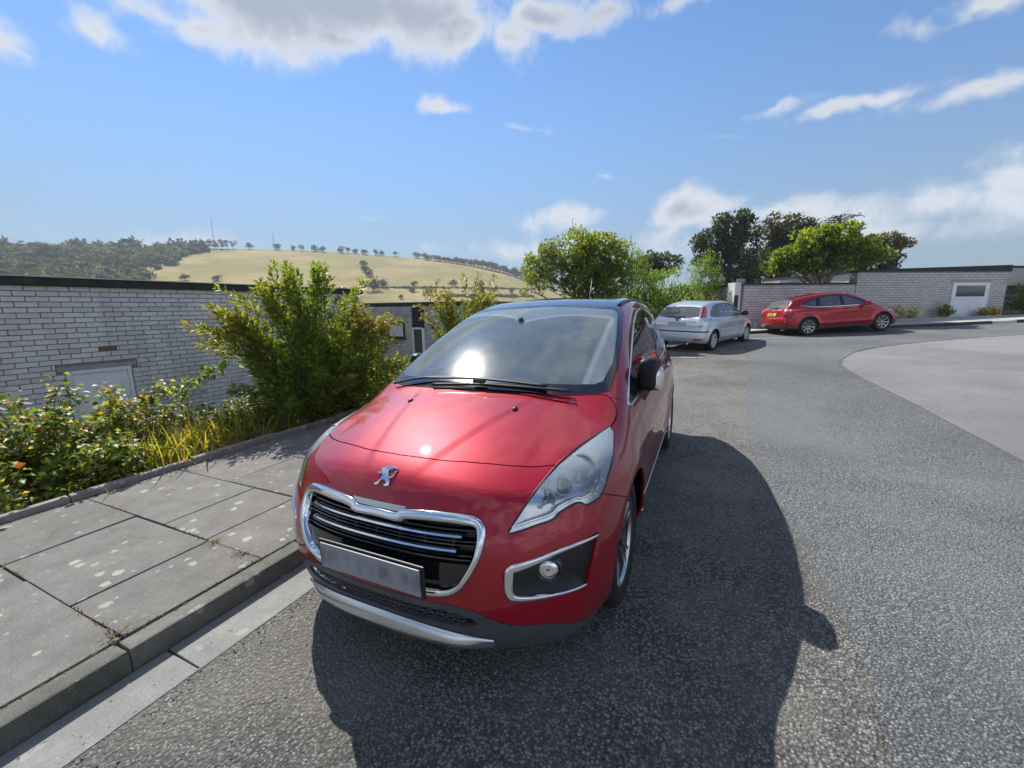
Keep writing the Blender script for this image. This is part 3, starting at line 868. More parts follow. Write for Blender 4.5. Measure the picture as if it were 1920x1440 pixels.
    for s in (1, -1): cv.cut('tail_lamp', [(s*.52, .98), (s*.62, 1.12), (s*.86, 1.16), (s*.92, .98), (s*.86, .80), (s*.66, .82)], '-x', -.1, lim=lambda c: c.x < -4.0)
    cv.cut('rear_glass', [(-.58, 1.14), (.58, 1.14), (.52, 1.42), (-.52, 1.42)], '-x', 0, lim=lambda c: c.x < -3.9)
    cv.cut('tailgate', [(-.72, .80), (.72, .80), (.66, 1.49), (-.66, 1.49)], '-x', 0, lim=lambda c: c.x < -3.9)
    L = lambda c: c[1] > 0
    Rr = lambda c: c[1] < 0
    # panels
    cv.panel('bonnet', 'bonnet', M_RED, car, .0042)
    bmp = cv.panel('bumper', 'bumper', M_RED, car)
    cv.panel('bumper_skirt', 'skirt', M_PLASTIC, car, .001)
    cv.panel('chin_backing', 'chin', M_PLASTIC, car, 0, 0); chin_lip(car, sh)
    cv.panel('lower_intake', 'intake', M_BLACK, car, 0, .0, -.022)
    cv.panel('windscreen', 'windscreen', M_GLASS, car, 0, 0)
    cv.panel('windscreen_border', 'screen_border', M_GLOSSBLK, car, .001, .01)
    cv.panel('roof_panel', 'roof_panel', M_ROOFGL, car, .002)
    cv.panel('tailgate', 'tailgate', M_RED, car); cv.panel('rear_window', 'rear_glass', M_DARKGL, car, .001, 0)
    for t in (L, Rr):
        cv.panel('wing', 'wing', M_RED, car, keep=t)
        fdo = cv.panel('front_door', 'front_door', M_RED, car, keep=t); rdo = cv.panel('rear_door', 'rear_door', M_RED, car, keep=t)
        cv.panel('window_border', 'window_border', M_GLOSSBLK, car, 0, .008, -.003, keep=t)
        for i, nm in enumerate(('front_quarter_window', 'front_window', 'rear_window_pane', 'rear_quarter_window')):
            cv.panel(nm, 'pane%d' % i, M_SIDEGL if i < 2 else M_DARKGL, car, 0, 0, -.004, keep=t)
        cv.panel('tail_lamp', 'tail_lamp', M_REDLENS, car, .001, .01, .003, keep=t)
        cv.panel('sill', 'sill', M_PLASTIC, car, .001, keep=t)
        s = 1 if t is L else -1
        # door handles
        for door, hx in ((fdo, -2.24), (rdo, -3.12)):
            P = on_side(sh, [(hx-.1+.2*k/8, .985) for k in range(9)], s)
            band('door_handle', sh, P+sh.normal(P)*.016, .024, .012, M_CHROME, door)
        # window brightwork and sill strip
        P = smooth_path(on_side(sh, dlo, s), 120, True)
        band('window_trim', sh, P, .013, .006, M_CHROME, car, True)
        P = on_side(sh, [(-1.34+(-1.80)*k/24, .315) for k in range(25)], s)
        band('sill_strip', sh, P, .022, .008, M_SATIN, car)
        # headlamp
        lamp = bpy.data.objects.new('headlamp', None); COL.objects.link(lamp); lamp.parent = car
        lamp_h = cv.panel('housing', 'headlamp', M_HOUSE, lamp, .001, 0, -.004, edge_depth(.105, .045), keep=t)
        cv.panel('lens', 'headlamp', M_LENS, lamp, .002, .01, .001, keep=t)
        P = hl*np.array([1, s, 1]); P = sh.snap(smooth_path(P, 140, True))
        band('gasket', sh, P, .007, .002, M_BLACK, lamp, True, .01)
        for cx, cy, cz, r, tl in ((-.560, .742, .845, .066, .55), (-.350, .655, .788, .040, .5), (-.445, .700, .812, .036, .5)):
            pr = [(r*math.sin(a), -r*.75*math.cos(a)) for a in np.linspace(0, 1.45, 9)]
            Vv, Ff = lathe(pr, 26, 'x'); rot = Matrix.Rotation(s*tl*.55, 3, 'Z') @ Matrix.Rotation(-.12, 3, 'Y')
            o = mesh_obj('reflector_bowl', [tuple(rot @ Vector(v)+Vector((cx, cy*s, cz))) for v in Vv], Ff, M_REFL, lamp, True)
            Vv, Ff = lathe([(r, 0), (r*1.12, .004), (r*1.12, -.012), (r, -.02)], 26, 'x')
            o = mesh_obj('bezel_ring', [tuple(rot @ Vector(v)+Vector((cx, cy*s, cz))) for v in Vv], Ff, M_SATIN, lamp, True)
            Vv, Ff = lathe([(0, .004), (r*.22, .0), (r*.26, -.03)], 16, 'x')
            o = mesh_obj('bulb_cap', [tuple(rot @ Vector(v)+Vector((cx, cy*s, cz))) for v in Vv], Ff, M_GLOSSBLK, lamp, True)
        lo = hl[[0, 1, 2, 3, 4, 5, 6, 7, 8, 9, 10]]*np.array([1, s, 1])
        ins = np.array([(-.005, -.0, .022)]*5+[(-.0, -.02*s, .026)]*2+[(.004, -.026*s, .012)]*4)
        P = sh.snap(smooth_path(lo[:]+ins, 70)); P = P-sh.normal(P)*.012
        band('light_blade', sh, P, .012, .006, M_REFL, lamp)
        # ribs inside the lens
        for k in range(9):
            a = np.array([-.560-.012*k*.6, (.775+.006*k)*s, .80+.001*k]); b = a+np.array([-.03, .004*s, .055])
            tube_obj('reflector_rib', [([a, (a+b)/2+np.array([-.006, 0, 0]), b], .003)], M_REFL, lamp, None or 6)
        # fog lamp corner
        fc = bpy.data.objects.new('fog_lamp', None); COL.objects.link(fc); fc.parent = car
        cv.panel('recess', 'fog', M_BLACK, fc, 0, .0, -.012, edge_depth(.03, .05), keep=t)
        O3 = fg*np.array([1, s, 1])
        P = sh.snap(smooth_path(np.vstack([O3[6:7]+[[-.002, 0, -.008]], O3[7], O3[8], O3[0], O3[1], O3[2], O3[3], O3[4], O3[5]]), 110))
        wd = np.interp(np.linspace(0, 1, 110), [0, .3, .42, .5, .62, .75, 1], [.010, .022, .030, .034, .030, .020, .010])
        cenb = P.mean(0); inw = cenb-P; inw /= np.linalg.norm(inw, axis=1)[:, None]
        band('chrome_surround', sh, sh.snap(P+inw*wd[:, None]*.6), wd, .007, M_CHROME, fc, False, .02)
        Vv, Ff = lathe([(0, .006), (.012, .010), (.024, .009), (.034, .006), (.039, .0), (.043, -.004), (.043, -.03)], 28, 'x')
        rot = Matrix.Rotation(s*.28, 3, 'Z'); c0 = Vector((-.243, .706*s, .550))
        mesh_obj('bulb_lens', [tuple(rot @ Vector(v)+c0) for v in Vv], Ff, M_REFL, fc, True)
        Vv, Ff = lathe([(.043, -.02), (.046, .002), (.052, .002), (.056, -.025)], 28, 'x')
        mesh_obj('lens_ring', [tuple(rot @ Vector(v)+c0) for v in Vv], Ff, M_GLOSSBLK, fc, True)
        # mirror
        mirror(car, s)
        # washers
        c = on_top(sh, [(-.775, .335*s)])[0]; n = sh.normal(c[None])[0]
        Vv, Ff = lathe([(0, .012), (.010, .010), (.016, 0), (.016, -.004)], 12, 'z')
        mesh_obj('washer_jet', [tuple(c+np.array(v)*np.array([1.4, 1, 1])) for v in Vv], Ff, M_BLACK, car, True)
        # roof bars
        P = on_top(sh, [(-2.15-1.7*k/24, (.590-.075*max(0, (k-8)/16)**2)*s) for k in range(25)])
        band('roof_bar', sh, P, .034, .008, M_BLACK, car)
    cv.panel('body_shell', 'body', M_RED, car)
    # ---- grille
    gr = bpy.data.objects.new('grille', None); COL.objects.link(gr); gr.parent = car
    cv.panel('backing', 'grille', M_BLACK, gr, 0, 0, -.06)
    out = sym(gh); P = smooth_path(on_front(sh, out), 260, True)
    cen = P.mean(0); rel = P-cen
    wd = .026+.014*np.clip(rel[:, 2]/.14, 0, 1)-.004*np.exp(-(P[:, 1]/.13)**4)*(rel[:, 2] > 0)
    inw = -rel*np.array([0, 1, 1.6]); inw /= np.linalg.norm(inw, axis=1)[:, None]
    Q = sh.snap(P+inw*wd[:, None]*.5)
    band('chrome_frame', sh, Q, wd, .016, M_CHROME, gr, True, .05)
    hw_at = lambda z: np.interp(z, [.457, .473, .50, .545, .605, .66, .712, .742, .756], [.25, .36, .41, .445, .475, .49, .49, .472, .43])
    def slat(nm, z, y0, y1, th, dp, m, off):
        ysl = np.linspace(y0, y1, 33); S = on_front(sh, [(y, z) for y in ysl])
        Vv = []; Ff = []
        for q in S:
            for dx, dz in ((0, th*.5), (.004, 0), (0, -th*.5), (-dp, -th*.5), (-dp, th*.5)): Vv.append((q[0]+off+dx, q[1], z+dz))
        for i in range(32):
            for k in range(5): Ff.append((i*5+k, i*5+(k+1) % 5, i*5+5+(k+1) % 5, i*5+5+k))
        Ff += [(0, 1, 2, 3, 4), tuple(160+k for k in (4, 3, 2, 1, 0))]
        o = mesh_obj(nm, Vv, Ff, m, gr); fix_normals(o); return o
    for z in (.722, .706, .668, .655, .618, .602):
        w = hw_at(z)-.035; slat('slat', z, -w, w, .006, .03, M_GLOSSBLK, -.022)
    for z, w in ((.690, .402), (.640, .388)): slat('chrome_bar', z, -w, w, .013, .03, M_CHROME, -.006)
    for y in np.linspace(-.36, .36, 7):
        S = on_front(sh, [(y, .60), (y, .66), (y, .725)]); tube_obj('grille_post', [([tuple(q+np.array([-.03, 0, 0])) for q in S], .004)], M_GLOSSBLK, gr, 6)
    # smooth lower blade that carries the plate
    Vv = []; Ff = []; zz = np.linspace(.475, .592, 7); n = 33
    for z in zz:
        w = hw_at(z)-.03; S = on_front(sh, [(y, z) for y in np.linspace(-w, w, n)])
        for q in S: Vv.append(q+np.array([-.012, 0, 0]))
    for j in range(6):
        for i in range(n-1): Ff.append((j*n+i, j*n+i+1, (j+1)*n+i+1, (j+1)*n+i))
    mesh_obj('blank_panel', Vv, Ff, M_GLOSSBLK, gr, True)
    # name strip over the dip of the frame
    S1 = on_front(sh, [(y, .750) for y in np.linspace(-.125, .125, 17)]); S2 = on_front(sh, [(y, .772) for y in np.linspace(-.145, .145, 17)])
    Vv = [tuple(p+np.array([.003, 0, 0])) for p in S1]+[tuple(p+np.array([.003, 0, 0])) for p in S2]
    mesh_obj('grille_strip', Vv, [(i, i+1, 18+i, 17+i) for i in range(16)], M_SATIN, gr, True)
    # number plate
    box_obj('plate_holder', (.004, .030, .545), (.008, .55, .135), M_BLACK, car, bev=.003)
    pl = box_obj('number_plate', (.013, .030, .545), (.008, .52, .112), M_PLATE, car, bev=.003)
    # badge: rearing lion, cut from sheet and rounded
    EM = [(-.054, .8817), (-.0378, .8847), (-.028, .8909), (-.0068, .8914), (.0077, .8871), (.009, .8825), (-.0048, .8813), (-.0077, .8762), (.001, .8669), (.0109, .8592), (.0212, .8475), (.0253, .8324), (.0031, .8276), (-.0036, .832), (.0096, .8376), (-.0003, .8469), (-.0181, .8505), (-.0301, .8395), (-.0305, .8314), (-.046, .8265), (-.056, .8322), (-.0389, .8384), (-.0309, .8509), (-.0278, .8604), (-.0305, .8655), (-.0558, .8653), (-.0577, .8714), (-.0381, .8726), (-.0471, .8774)]
    TL = [(.0041, .8861), (.0155, .8859), (.0258, .8855), (.0315, .8781), (.0271, .8735), (.0273, .8661), (.0212, .8592), (.0109, .8592)]
    EM = [(y+.012, z) for y, z in EM]; TL = [(y+.012, z) for y, z in TL]
    E2 = [tuple(p) for p in resample(EM, 90, True)]
    S = on_front(sh, E2); bm = bmesh.new()
    a = [bm.verts.new(p+np.array([.0, 0, 0])) for p in S]; b = [bm.verts.new(p+np.array([.007, 0, .004])) for p in S]
    c2 = np.mean(E2, 0)
    n = len(a)
    for i in range(n): bm.faces.new((a[i], a[(i+1) % n], b[(i+1) % n], b[i]))
    bm.faces.new(b); bmesh.ops.triangulate(bm, faces=[f for f in bm.faces if len(f.verts) > 4])
    es = [e for e in bm.edges if all(v in b for v in e.verts) and len(e.link_faces) == 2 and any(len(f.verts) == 4 for f in e.link_faces)]
    S = smooth_path(on_front(sh, TL, off=.004), 30); Vt, Ft = tube_mesh([(S, np.interp(np.linspace(0, 1, 30), [0, .3, .5, 1], [.0025, .0042, .003, .0035]))], 6)
    vs = [bm.verts.new(v) for v in Vt]; [bm.faces.new([vs[i] for i in f]) for f in Ft]
    tag(bm_obj('badge', bm, M_CHROME, car), 'chrome rearing animal badge on the nose')
    # lower intake mesh
    for z in (.352, .376):
        for k in range(-9, 10):
            y = k*.044+(.022 if z > .36 else 0)
            if abs(y) > .42: continue
            S = on_front(sh, [(y+.02*math.cos(a), z+.011*math.sin(a)) for a in np.linspace(0, 2*math.pi, 7)[:-1]])
            S = [tuple(p+np.array([-.014, 0, 0])) for p in S]; tube_obj('intake_mesh', [(S+S[:1], .0028)], M_PLASTIC, car, 5)
    # wipers
    for pts, rr in (([(-1.028, -.66), (-1.035, -.40), (-1.01, .02), (-1.02, .42)], .008), ([(-.955, -.30), (-.96, .06), (-1.0, .44), (-1.02, .56)], .009)):
        P = smooth_path(on_top(sh, pts, .022), 30); tube_obj('wiper_blade', [(P, rr)], M_BLACK, car, 6)
        P2 = smooth_path(on_top(sh, [(p[0]+.015, p[1]) for p in pts[1:]], .034), 20); tube_obj('wiper_arm', [(P2, .007)], M_BLACK, car, 6)
    c = on_top(sh, [(-.965, .02)])[0]; box_obj('wiper_clip', (c[0], c[1], c[2]+.03), (.03, .075, .022), M_BLACK, car, Matrix.Rotation(-.45, 3, 'Y'), .005)
    # permit sticker inside the screen
    S = on_top(sh, [(-1.165+.034*math.cos(a), .672+.040*math.sin(a)) for a in np.linspace(0, 2*math.pi, 25)[:-1]], -.006)
    mesh_obj('sticker', S, [tuple(range(24))], nmat('sticker print', [(.4, (.30, .50, .50)), (.55, (.62, .78, .76))], 60, .6), car)
    # aerial
    c = on_top(sh, [(-3.5, 0)])[0]; tube_obj('aerial', [([tuple(c), (c[0]-.03, 0, c[2]+.05), (c[0]-.14, 0, c[2]+.26)], [.008, .006, .002])], M_BLACK, car, 6)
    # wheels
    wm = dict(tyre=M_RUBBER, rim=M_RIM, spoke=M_RIM, dark_rim=M_RIMD, disc=M_DISC, black=M_BLACK)
    st = dict(n=5, twin=(-.17, .17), w0=.024, w1=.030, rot=.25, infill=True, face=.70, darkhub=True)
    for ax in AX:
        for s in (1, -1): make_wheel('wheel', car, (ax, .775*s, WR), s, WR, .232, .225, st, wm)
    underbody(car, AX, WR, .80, -.12, -4.2, .20, .85)
    cabin(car, -1.02, -3.9, .72, 1.0, rhd=True, mirror_at=(-1.72, -.03, 1.395), roof=1.50)
    cv.bm.free()
    return car

def chin_lip(car, sh):
    ys = np.linspace(-.515, .515, 61); V = []; F = []
    A = on_front(sh, [(y, .318-.05*(y/.5)**2) for y in ys]); B = on_front(sh, [(y, .255-.015*(y/.5)**2) for y in ys]); D = on_front(sh, [(y, .212) for y in ys])
    for i, y in enumerate(ys):
        k = .62*(1-min(1, max(0, (abs(y)-.36)/.155))**2)
        V += [A[i]+np.array([.004, 0, 0]), A[i]+np.array([.012, 0, -.006]), B[i]+np.array([.004+.050*k, 0, .010]), B[i]+np.array([.004+.054*k, 0, -.002]), D[i]+np.array([.004+.030*k, 0, -.004]), D[i]+np.array([-.02, 0, -.006])]
    for i in range(60):
        for j in range(5): F.append((i*6+j, i*6+j+1, i*6+6+j+1, i*6+6+j))
    o = mesh_obj('chin_guard', V, F, M_CHIN, car, True); fix_normals(o); tag(o, 'brushed silver guard along the chin')
M_MIRBLK = mat('mirror black', (.006, .006, .007), .5, spec=.3)
M_CHIN = mat('brushed chin metal', (.62, .63, .64), .22, .9)

def mirror(car, s):
    """door mirror: dark housing, bright lower shell, stalk and glass"""
    mo = bpy.data.objects.new('door_mirror', None); COL.objects.link(mo); mo.parent = car
    c = np.array([-1.60, .886*s, 1.118])
    def loft(nm, secs, m):
        V = []; F = []; k = 20
        for (cx, cy, cz, ry, rz, e) in secs:
            for i in range(k):
                a = 2*math.pi*i/k; ca, sa = math.cos(a), math.sin(a)
                V.append((c[0]+cx, c[1]+s*(cy+.88*ry*math.copysign(abs(ca)**e, ca)), c[2]+cz+.90*rz*math.copysign(abs(sa)**e, sa)))
        for j in range(len(secs)-1):
            for i in range(k): F.append((j*k+i, j*k+(i+1) % k, (j+1)*k+(i+1) % k, (j+1)*k+i))
        F += [tuple(range(k)), tuple((len(secs)-1)*k+i for i in range(k))]
        o = mesh_obj(nm, V, F, m, mo, True); fix_normals(o); return o
    loft('housing', [(.092, -.012, .008, .024, .070, .55), (.086, -.008, .006, .044, .098, .5), (.05, .002, .004, .058, .114, .5), (-.02, .014, .0, .062, .116, .5), (-.10, .026, -.004, .056, .106, .5), (-.15, .032, -.006, .038, .085, .5)], M_MIRBLK)
    loft('bright_shell', [(.040, .042, -.035, .018, .055, .8), (.0, .052, -.035, .030, .078, .75), (-.05, .060, -.030, .034, .085, .7), (-.12, .064, -.025, .026, .075, .7)], M_CHROME)
    V = [(c[0]-.05+y, c[1]-s*.0505, c[2]+z) for y, z in round_poly([(-.075, -.08), (.075, -.08), (.075, .08), (-.075, .08)], 2)]
    mesh_obj('mirror_glass', V, [tuple(range(len(V)))], mat('mirror', (.8, .82, .84), .02, 1.0), mo)
    tube_obj('stalk', [([(c[0]+.05, c[1]-.07*s, c[2]-.185), (c[0]+.05, c[1]-.045*s, c[2]-.15), (c[0]+.04, c[1]-.01*s, c[2]-.08)], [.030, .040, .040])], M_BLACK, mo, 10)

def underbody(car, AX, WR, hw, xf, xr, z0, hy):
    bm = bmesh.new()
    n = 6
    # floor with notches for the wheels, built as boxes that stop short of the wells
    segs = [(xf-.12, AX[0]+.36), (AX[0]-.36, AX[1]+.36), (AX[1]-.36, xr)]
    for a, b in segs: box(bm, ((a+b)/2, 0, z0+.10), (abs(a-b), hw*1.9 if abs(a-b) > 1.2 else hw*1.5, .05))
    for ax in AX: box(bm, (ax, 0, z0+.12), (.80, hw*1.05, .05))
    bm_obj('floor_pan', bm, M_BLACK, car)
    for ax in AX:
        for s in (1, -1):
            V = []; F = []; k = 18
            for i in range(k+1):
                a = -.35+(math.pi+.7)*i/k
                for y in (.52, hy): V.append((ax+.372*math.cos(a), s*y, WR+.012+.372*math.sin(a)))
            for i in range(k): F.append((2*i, 2*i+1, 2*i+3, 2*i+2))
            F.append(tuple(2*i for i in range(k+1)))
            mesh_obj('wheel_well', V, F, M_BLACK, car, False)
        tube_obj('axle', [([(ax, -.62, WR), (ax, .62, WR)], .035)], M_BLACK, car, 8)

def cabin(car, x0, x1, hw, zb, rhd=True, mirror_at=None, roof=1.45, seat_h=0):
    """dashboard, steering wheel and seats behind the glass"""
    sd = -1 if rhd else 1
    prof = [(x0-.02, zb+.005), (x0-.25, zb+.04), (x0-.55, zb+.02), (x0-.66, zb-.06), (x0-.68, zb-.2), (x0-.5, zb-.5)]
    V = []; F = []; n = len(prof); ys = np.linspace(-hw, hw, 13)
    for y in ys:
        for i, (x, z) in enumerate(prof): V.append((x+.10*(y/hw)**2*-1*(i < 2), y, z+(.035*math.exp(-((y-sd*.36)/.16)**2) if i in (1, 2) else 0)-.03*(y/hw)**4))
    for j in range(12):
        for i in range(n-1): F.append((j*n+i, j*n+i+1, (j+1)*n+i+1, (j+1)*n+i))
    mesh_obj('dashboard', V, F, M_DASH, car, True)
    # steering wheel
    c = Vector((x0-.78, sd*.36, zb-.02)); rot = Matrix.Rotation(-.45, 3, 'Y')
    P = [tuple(c+rot @ Vector((0, .185*math.cos(a), .185*math.sin(a)))) for a in np.linspace(0, 2*math.pi, 33)]
    tube_obj('steering_wheel', [(P, .016), ([tuple(c+rot @ Vector((0, -.18, 0))), tuple(c+rot @ Vector((.03, 0, 0))), tuple(c+rot @ Vector((0, .18, 0)))], .028)], M_INT, car, 8)
    for i, (sx, wid) in enumerate(((x0-1.15, .5), (x0-2.0, .5))):
        for y in (-.36, .36):
            seat = bpy.data.objects.new('seat', None); COL.objects.link(seat); seat.parent = car
            bm = bmesh.new(); box(bm, (sx, y, zb-.45), (.52, wid, .16), Matrix.Rotation(-.12, 3, 'Y'), .05); bm_obj('cushion', bm, M_SEAT, seat, True)
            bm = bmesh.new(); box(bm, (sx-.36, y, zb-.10), (.13, wid, .66), Matrix.Rotation(-.30, 3, 'Y'), .05); bm_obj('backrest', bm, M_SEAT, seat, True)
            bm = bmesh.new(); box(bm, (sx-.50, y, min(zb+.335, roof-.17)), (.10, .27, .19), Matrix.Rotation(-.22, 3, 'Y'), .04); bm_obj('headrest', bm, M_SEAT, seat, True)
    # inner tub and headlining keep daylight out
    bm = bmesh.new(); box(bm, ((x0-.3+x1)/2, 0, zb-.62), (abs(x1-x0)-.2, hw*1.9, .05)); bm_obj('cabin_floor', bm, M_INT, car)
    for s in (1, -1):
        bm = bmesh.new(); box(bm, ((x0-.55+x1)/2, s*(hw+.055), zb-.30), (abs(x1-x0)-.55, .03, .60)); bm_obj('door_card', bm, M_INT, car)
    if mirror_at:
        bm = bmesh.new(); box(bm, mirror_at, (.03, .24, .07), Matrix.Rotation(.15, 3, 'Y') @ Matrix.Rotation(.12, 3, 'X'), .012)
        o = bm_obj('rear_view_mirror', bm, M_INT, car, True)
        tube_obj('mirror_stem', [([(mirror_at[0], mirror_at[1], mirror_at[2]+.02), (mirror_at[0]+.02, mirror_at[1], mirror_at[2]+.09)], .02)], M_INT, car, 8)
# ---------------------------------------------------------------- ground
def GZ(x, y):
    x = np.asarray(x, float); y = np.asarray(y, float)
    t = (y-7)/2.0
    rp = .054*np.where(t > 12, t, np.log1p(np.exp(np.minimum(t, 12))))
    return .01903*x+.00605*y+rp
def st(sx, ty, h=0.0):
    """street frame: sx towards the camera end, ty across (kerb at about -1.06), h above the road"""
    X = CAR_O[0]+CAR_R[0][0]*sx+CAR_R[0][1]*ty; Y = CAR_O[1]+CAR_R[1][0]*sx+CAR_R[1][1]*ty
    return (X, Y, float(GZ(X, Y))+h)

def chip_mat(name, chips, binder, scale, bump, dust, dustw, big=2.0, rough=.9, stain=None, spec=.2):
    """rolled asphalt: stones of several greys in a dark binder, dust in the hollows"""
    m = bpy.data.materials.new(name); m.use_nodes = True; t = NT(m.node_tree); b = m.node_tree.nodes['Principled BSDF']
    v = t.n('ShaderNodeTexCoord').outputs['Object']
    vo = t.n('ShaderNodeTexVoronoi', feature='F1'); vo.inputs['Scale'].default_value = scale; t.l(v, vo.inputs['Vector'])
    vo2 = t.n('ShaderNodeTexVoronoi', feature='F1'); vo2.inputs['Scale'].default_value = scale*2.3; t.l(v, vo2.inputs['Vector'])
    sp = t.n('ShaderNodeSeparateColor'); t.l(vo.outputs['Color'], sp.inputs[0])
    sp2 = t.n('ShaderNodeSeparateColor'); t.l(vo2.outputs['Color'], sp2.inputs[0])
    c = t.ramp(sp.outputs[0], chips); c2 = t.ramp(sp2.outputs[1], chips)
    c = t.mix(.30, c, c2)
    hol = t.smooth(vo.outputs['Distance'], .32, .62)
    c = t.mix(t.math('MULTIPLY', hol, .75), c, binder)
    ns = t.smooth(t.noise(v, big, 6, .65), .40, .64)
    c = t.mix(t.math('MULTIPLY', ns, dustw), c, dust)
    c = t.mix(t.math('MULTIPLY', t.smooth(t.noise(v, .55, 4, .6), .42, .68), .42), c, binder)
    c = t.mix(t.math('MULTIPLY', t.smooth(t.noise(v, .21, 5, .6, .4), .45, .62), .30), c, tuple(min(1, x*1.25) for x in dust))
    c = t.mix(t.math('MULTIPLY', t.smooth(sp2.outputs[0], .965, .99), .7), c, (.5, .5, .48))
    if stain:
        c = t.mix(t.math('MULTIPLY', t.smooth(t.noise(v, stain[0], 5, .6, .6), .50, .62), stain[2]), c, stain[1])
    t.l(c, b.inputs['Base Color']); b.inputs['Roughness'].default_value = rough; b.inputs['Specular IOR Level'].default_value = spec
    bn = t.n('ShaderNodeBump'); bn.inputs['Strength'].default_value = bump; bn.inputs['Distance'].default_value = .010
    hgt = t.math('ADD', t.math('MULTIPLY', vo.outputs['Distance'], -1.0), t.math('MULTIPLY', t.noise(v, scale*2.2, 4, .7), .8))
    t.l(hgt, bn.inputs['Height']); t.l(bn.outputs[0], b.inputs['Normal'])
    return m
M_ROAD_OLD = chip_mat('worn road', [(0, (.055, .053, .051)), (.40, (.155, .151, .144)), (.75, (.30, .293, .278)), (1, (.48, .47, .45))], (.052, .050, .046), 78, 1.0, (.235, .221, .192), .45, 1.7)
M_ROAD_NEW = chip_mat('resurfaced road', [(0, (.055, .058, .060)), (.42, (.145, .151, .154)), (.78, (.28, .288, .288)), (1, (.48, .49, .48))], (.050, .053, .056), 92, .9, (.205, .210, .207), .35, 1.1)
M_ROAD_PINK = chip_mat('patched road', [(0, (.17, .163, .168)), (.5, (.25, .241, .248)), (1, (.40, .39, .395))], (.13, .125, .13), 120, .7, (.27, .258, .262), .4, 1.6)
def conc_mat(name, a, b_, lich=.5, scale=7, stain=(.10, .095, .085), rough=.9):
    m = bpy.data.materials.new(name); m.use_nodes = True; t = NT(m.node_tree); b = m.node_tree.nodes['Principled BSDF']
    v = t.n('ShaderNodeTexCoord').outputs['Object']
    oi = t.n('ShaderNodeObjectInfo')
    c = t.ramp(t.noise(v, scale, 7, .65), [(.3, a), (.7, b_)])
    c = t.mix(t.math('MULTIPLY', t.smooth(t.noise(v, 1.7, 5, .6, .5), .45, .7), .55), c, stain)
    g = t.noise(v, 170, 3, .7); c = t.mix(t.math('MULTIPLY', t.smooth(g, .50, .75), .45), c, tuple(x*.35 for x in a))
    c = t.mix(t.math('MULTIPLY', t.smooth(g, .47, .26), .4), c, tuple(min(1, x*1.9) for x in b_))
    mp = t.n('ShaderNodeMapping'); t.l(v, mp.inputs[0]); mp.inputs['Scale'].default_value = (1, 1, 1)
    vo = t.n('ShaderNodeTexVoronoi', feature='F1'); vo.inputs['Scale'].default_value = 13; t.l(v, vo.inputs['Vector'])
    sp = t.n('ShaderNodeSeparateColor'); t.l(vo.outputs['Color'], sp.inputs[0])
    rad = t.math('MULTIPLY', t.math('POWER', sp.outputs[0], 3.5), .40)
    dd = t.math('ADD', vo.outputs['Distance'], t.math('MULTIPLY', t.math('SUBTRACT', t.noise(v, 38, 5, .75), .5), .85))
    li = t.smooth(t.math('SUBTRACT', rad, dd), -.02, .05)
    c = t.mix(t.math('MULTIPLY', li, lich), c, (.50, .49, .44))
    li2 = t.smooth(t.noise(v, 42, 5, .75), .585, .68); c = t.mix(t.math('MULTIPLY', li2, lich*.7), c, (.44, .43, .39))
    c = t.mix(t.math('MULTIPLY', t.math('SUBTRACT', oi.outputs['Random'], .3), .35), c, tuple(x*.5 for x in a))
    t.l(c, b.inputs['Base Color']); b.inputs['Roughness'].default_value = rough; b.inputs['Specular IOR Level'].default_value = .25
    bn = t.n('ShaderNodeBump'); bn.inputs['Strength'].default_value = .6; bn.inputs['Distance'].default_value = .004
    t.l(t.math('ADD', g, t.math('MULTIPLY', t.noise(v, 30, 4, .6), 1.2)), bn.inputs['Height']); t.l(bn.outputs[0], b.inputs['Normal'])
    return m
M_SLAB = conc_mat('paving concrete', (.135, .129, .119), (.20, .192, .176), .5)
M_KERB = conc_mat('kerb concrete', (.10, .098, .085), (.20, .195, .172), .35, scale=3.5, stain=(.045, .050, .032))
M_CHAN = conc_mat('channel concrete', (.20, .196, .184), (.275, .270, .253), .25, stain=(.17, .165, .15))
M_EDGE = conc_mat('edging concrete', (.20, .19, .172), (.32, .31, .285), .7)
M_SOIL = nmat('soil', [(.3, (.018, .013, .009)), (.6, (.045, .034, .022)), (.8, (.085, .066, .042))], 9, .95, .9, 40, bdist=.03)
M_BEDDING = mat('joint sand', (.030, .027, .022), .95)

def sheet(name, f, us, vs, m, kind='structure'):
    V = []; F = []; n = len(vs)
    for u in us:
        for v in vs: V.append(f(u, v))
    for i in range(len(us)-1):
        for j in range(n-1): F.append((i*n+j, (i+1)*n+j, (i+1)*n+j+1, i*n+j+1))
    o = mesh_obj(name, V, F, m, None, True); o['kind'] = kind; fix_up(o); return o
def fix_up(o):
    me = o.data
    if sum(p.normal.z*p.area for p in me.polygons) < 0: me.flip_normals()

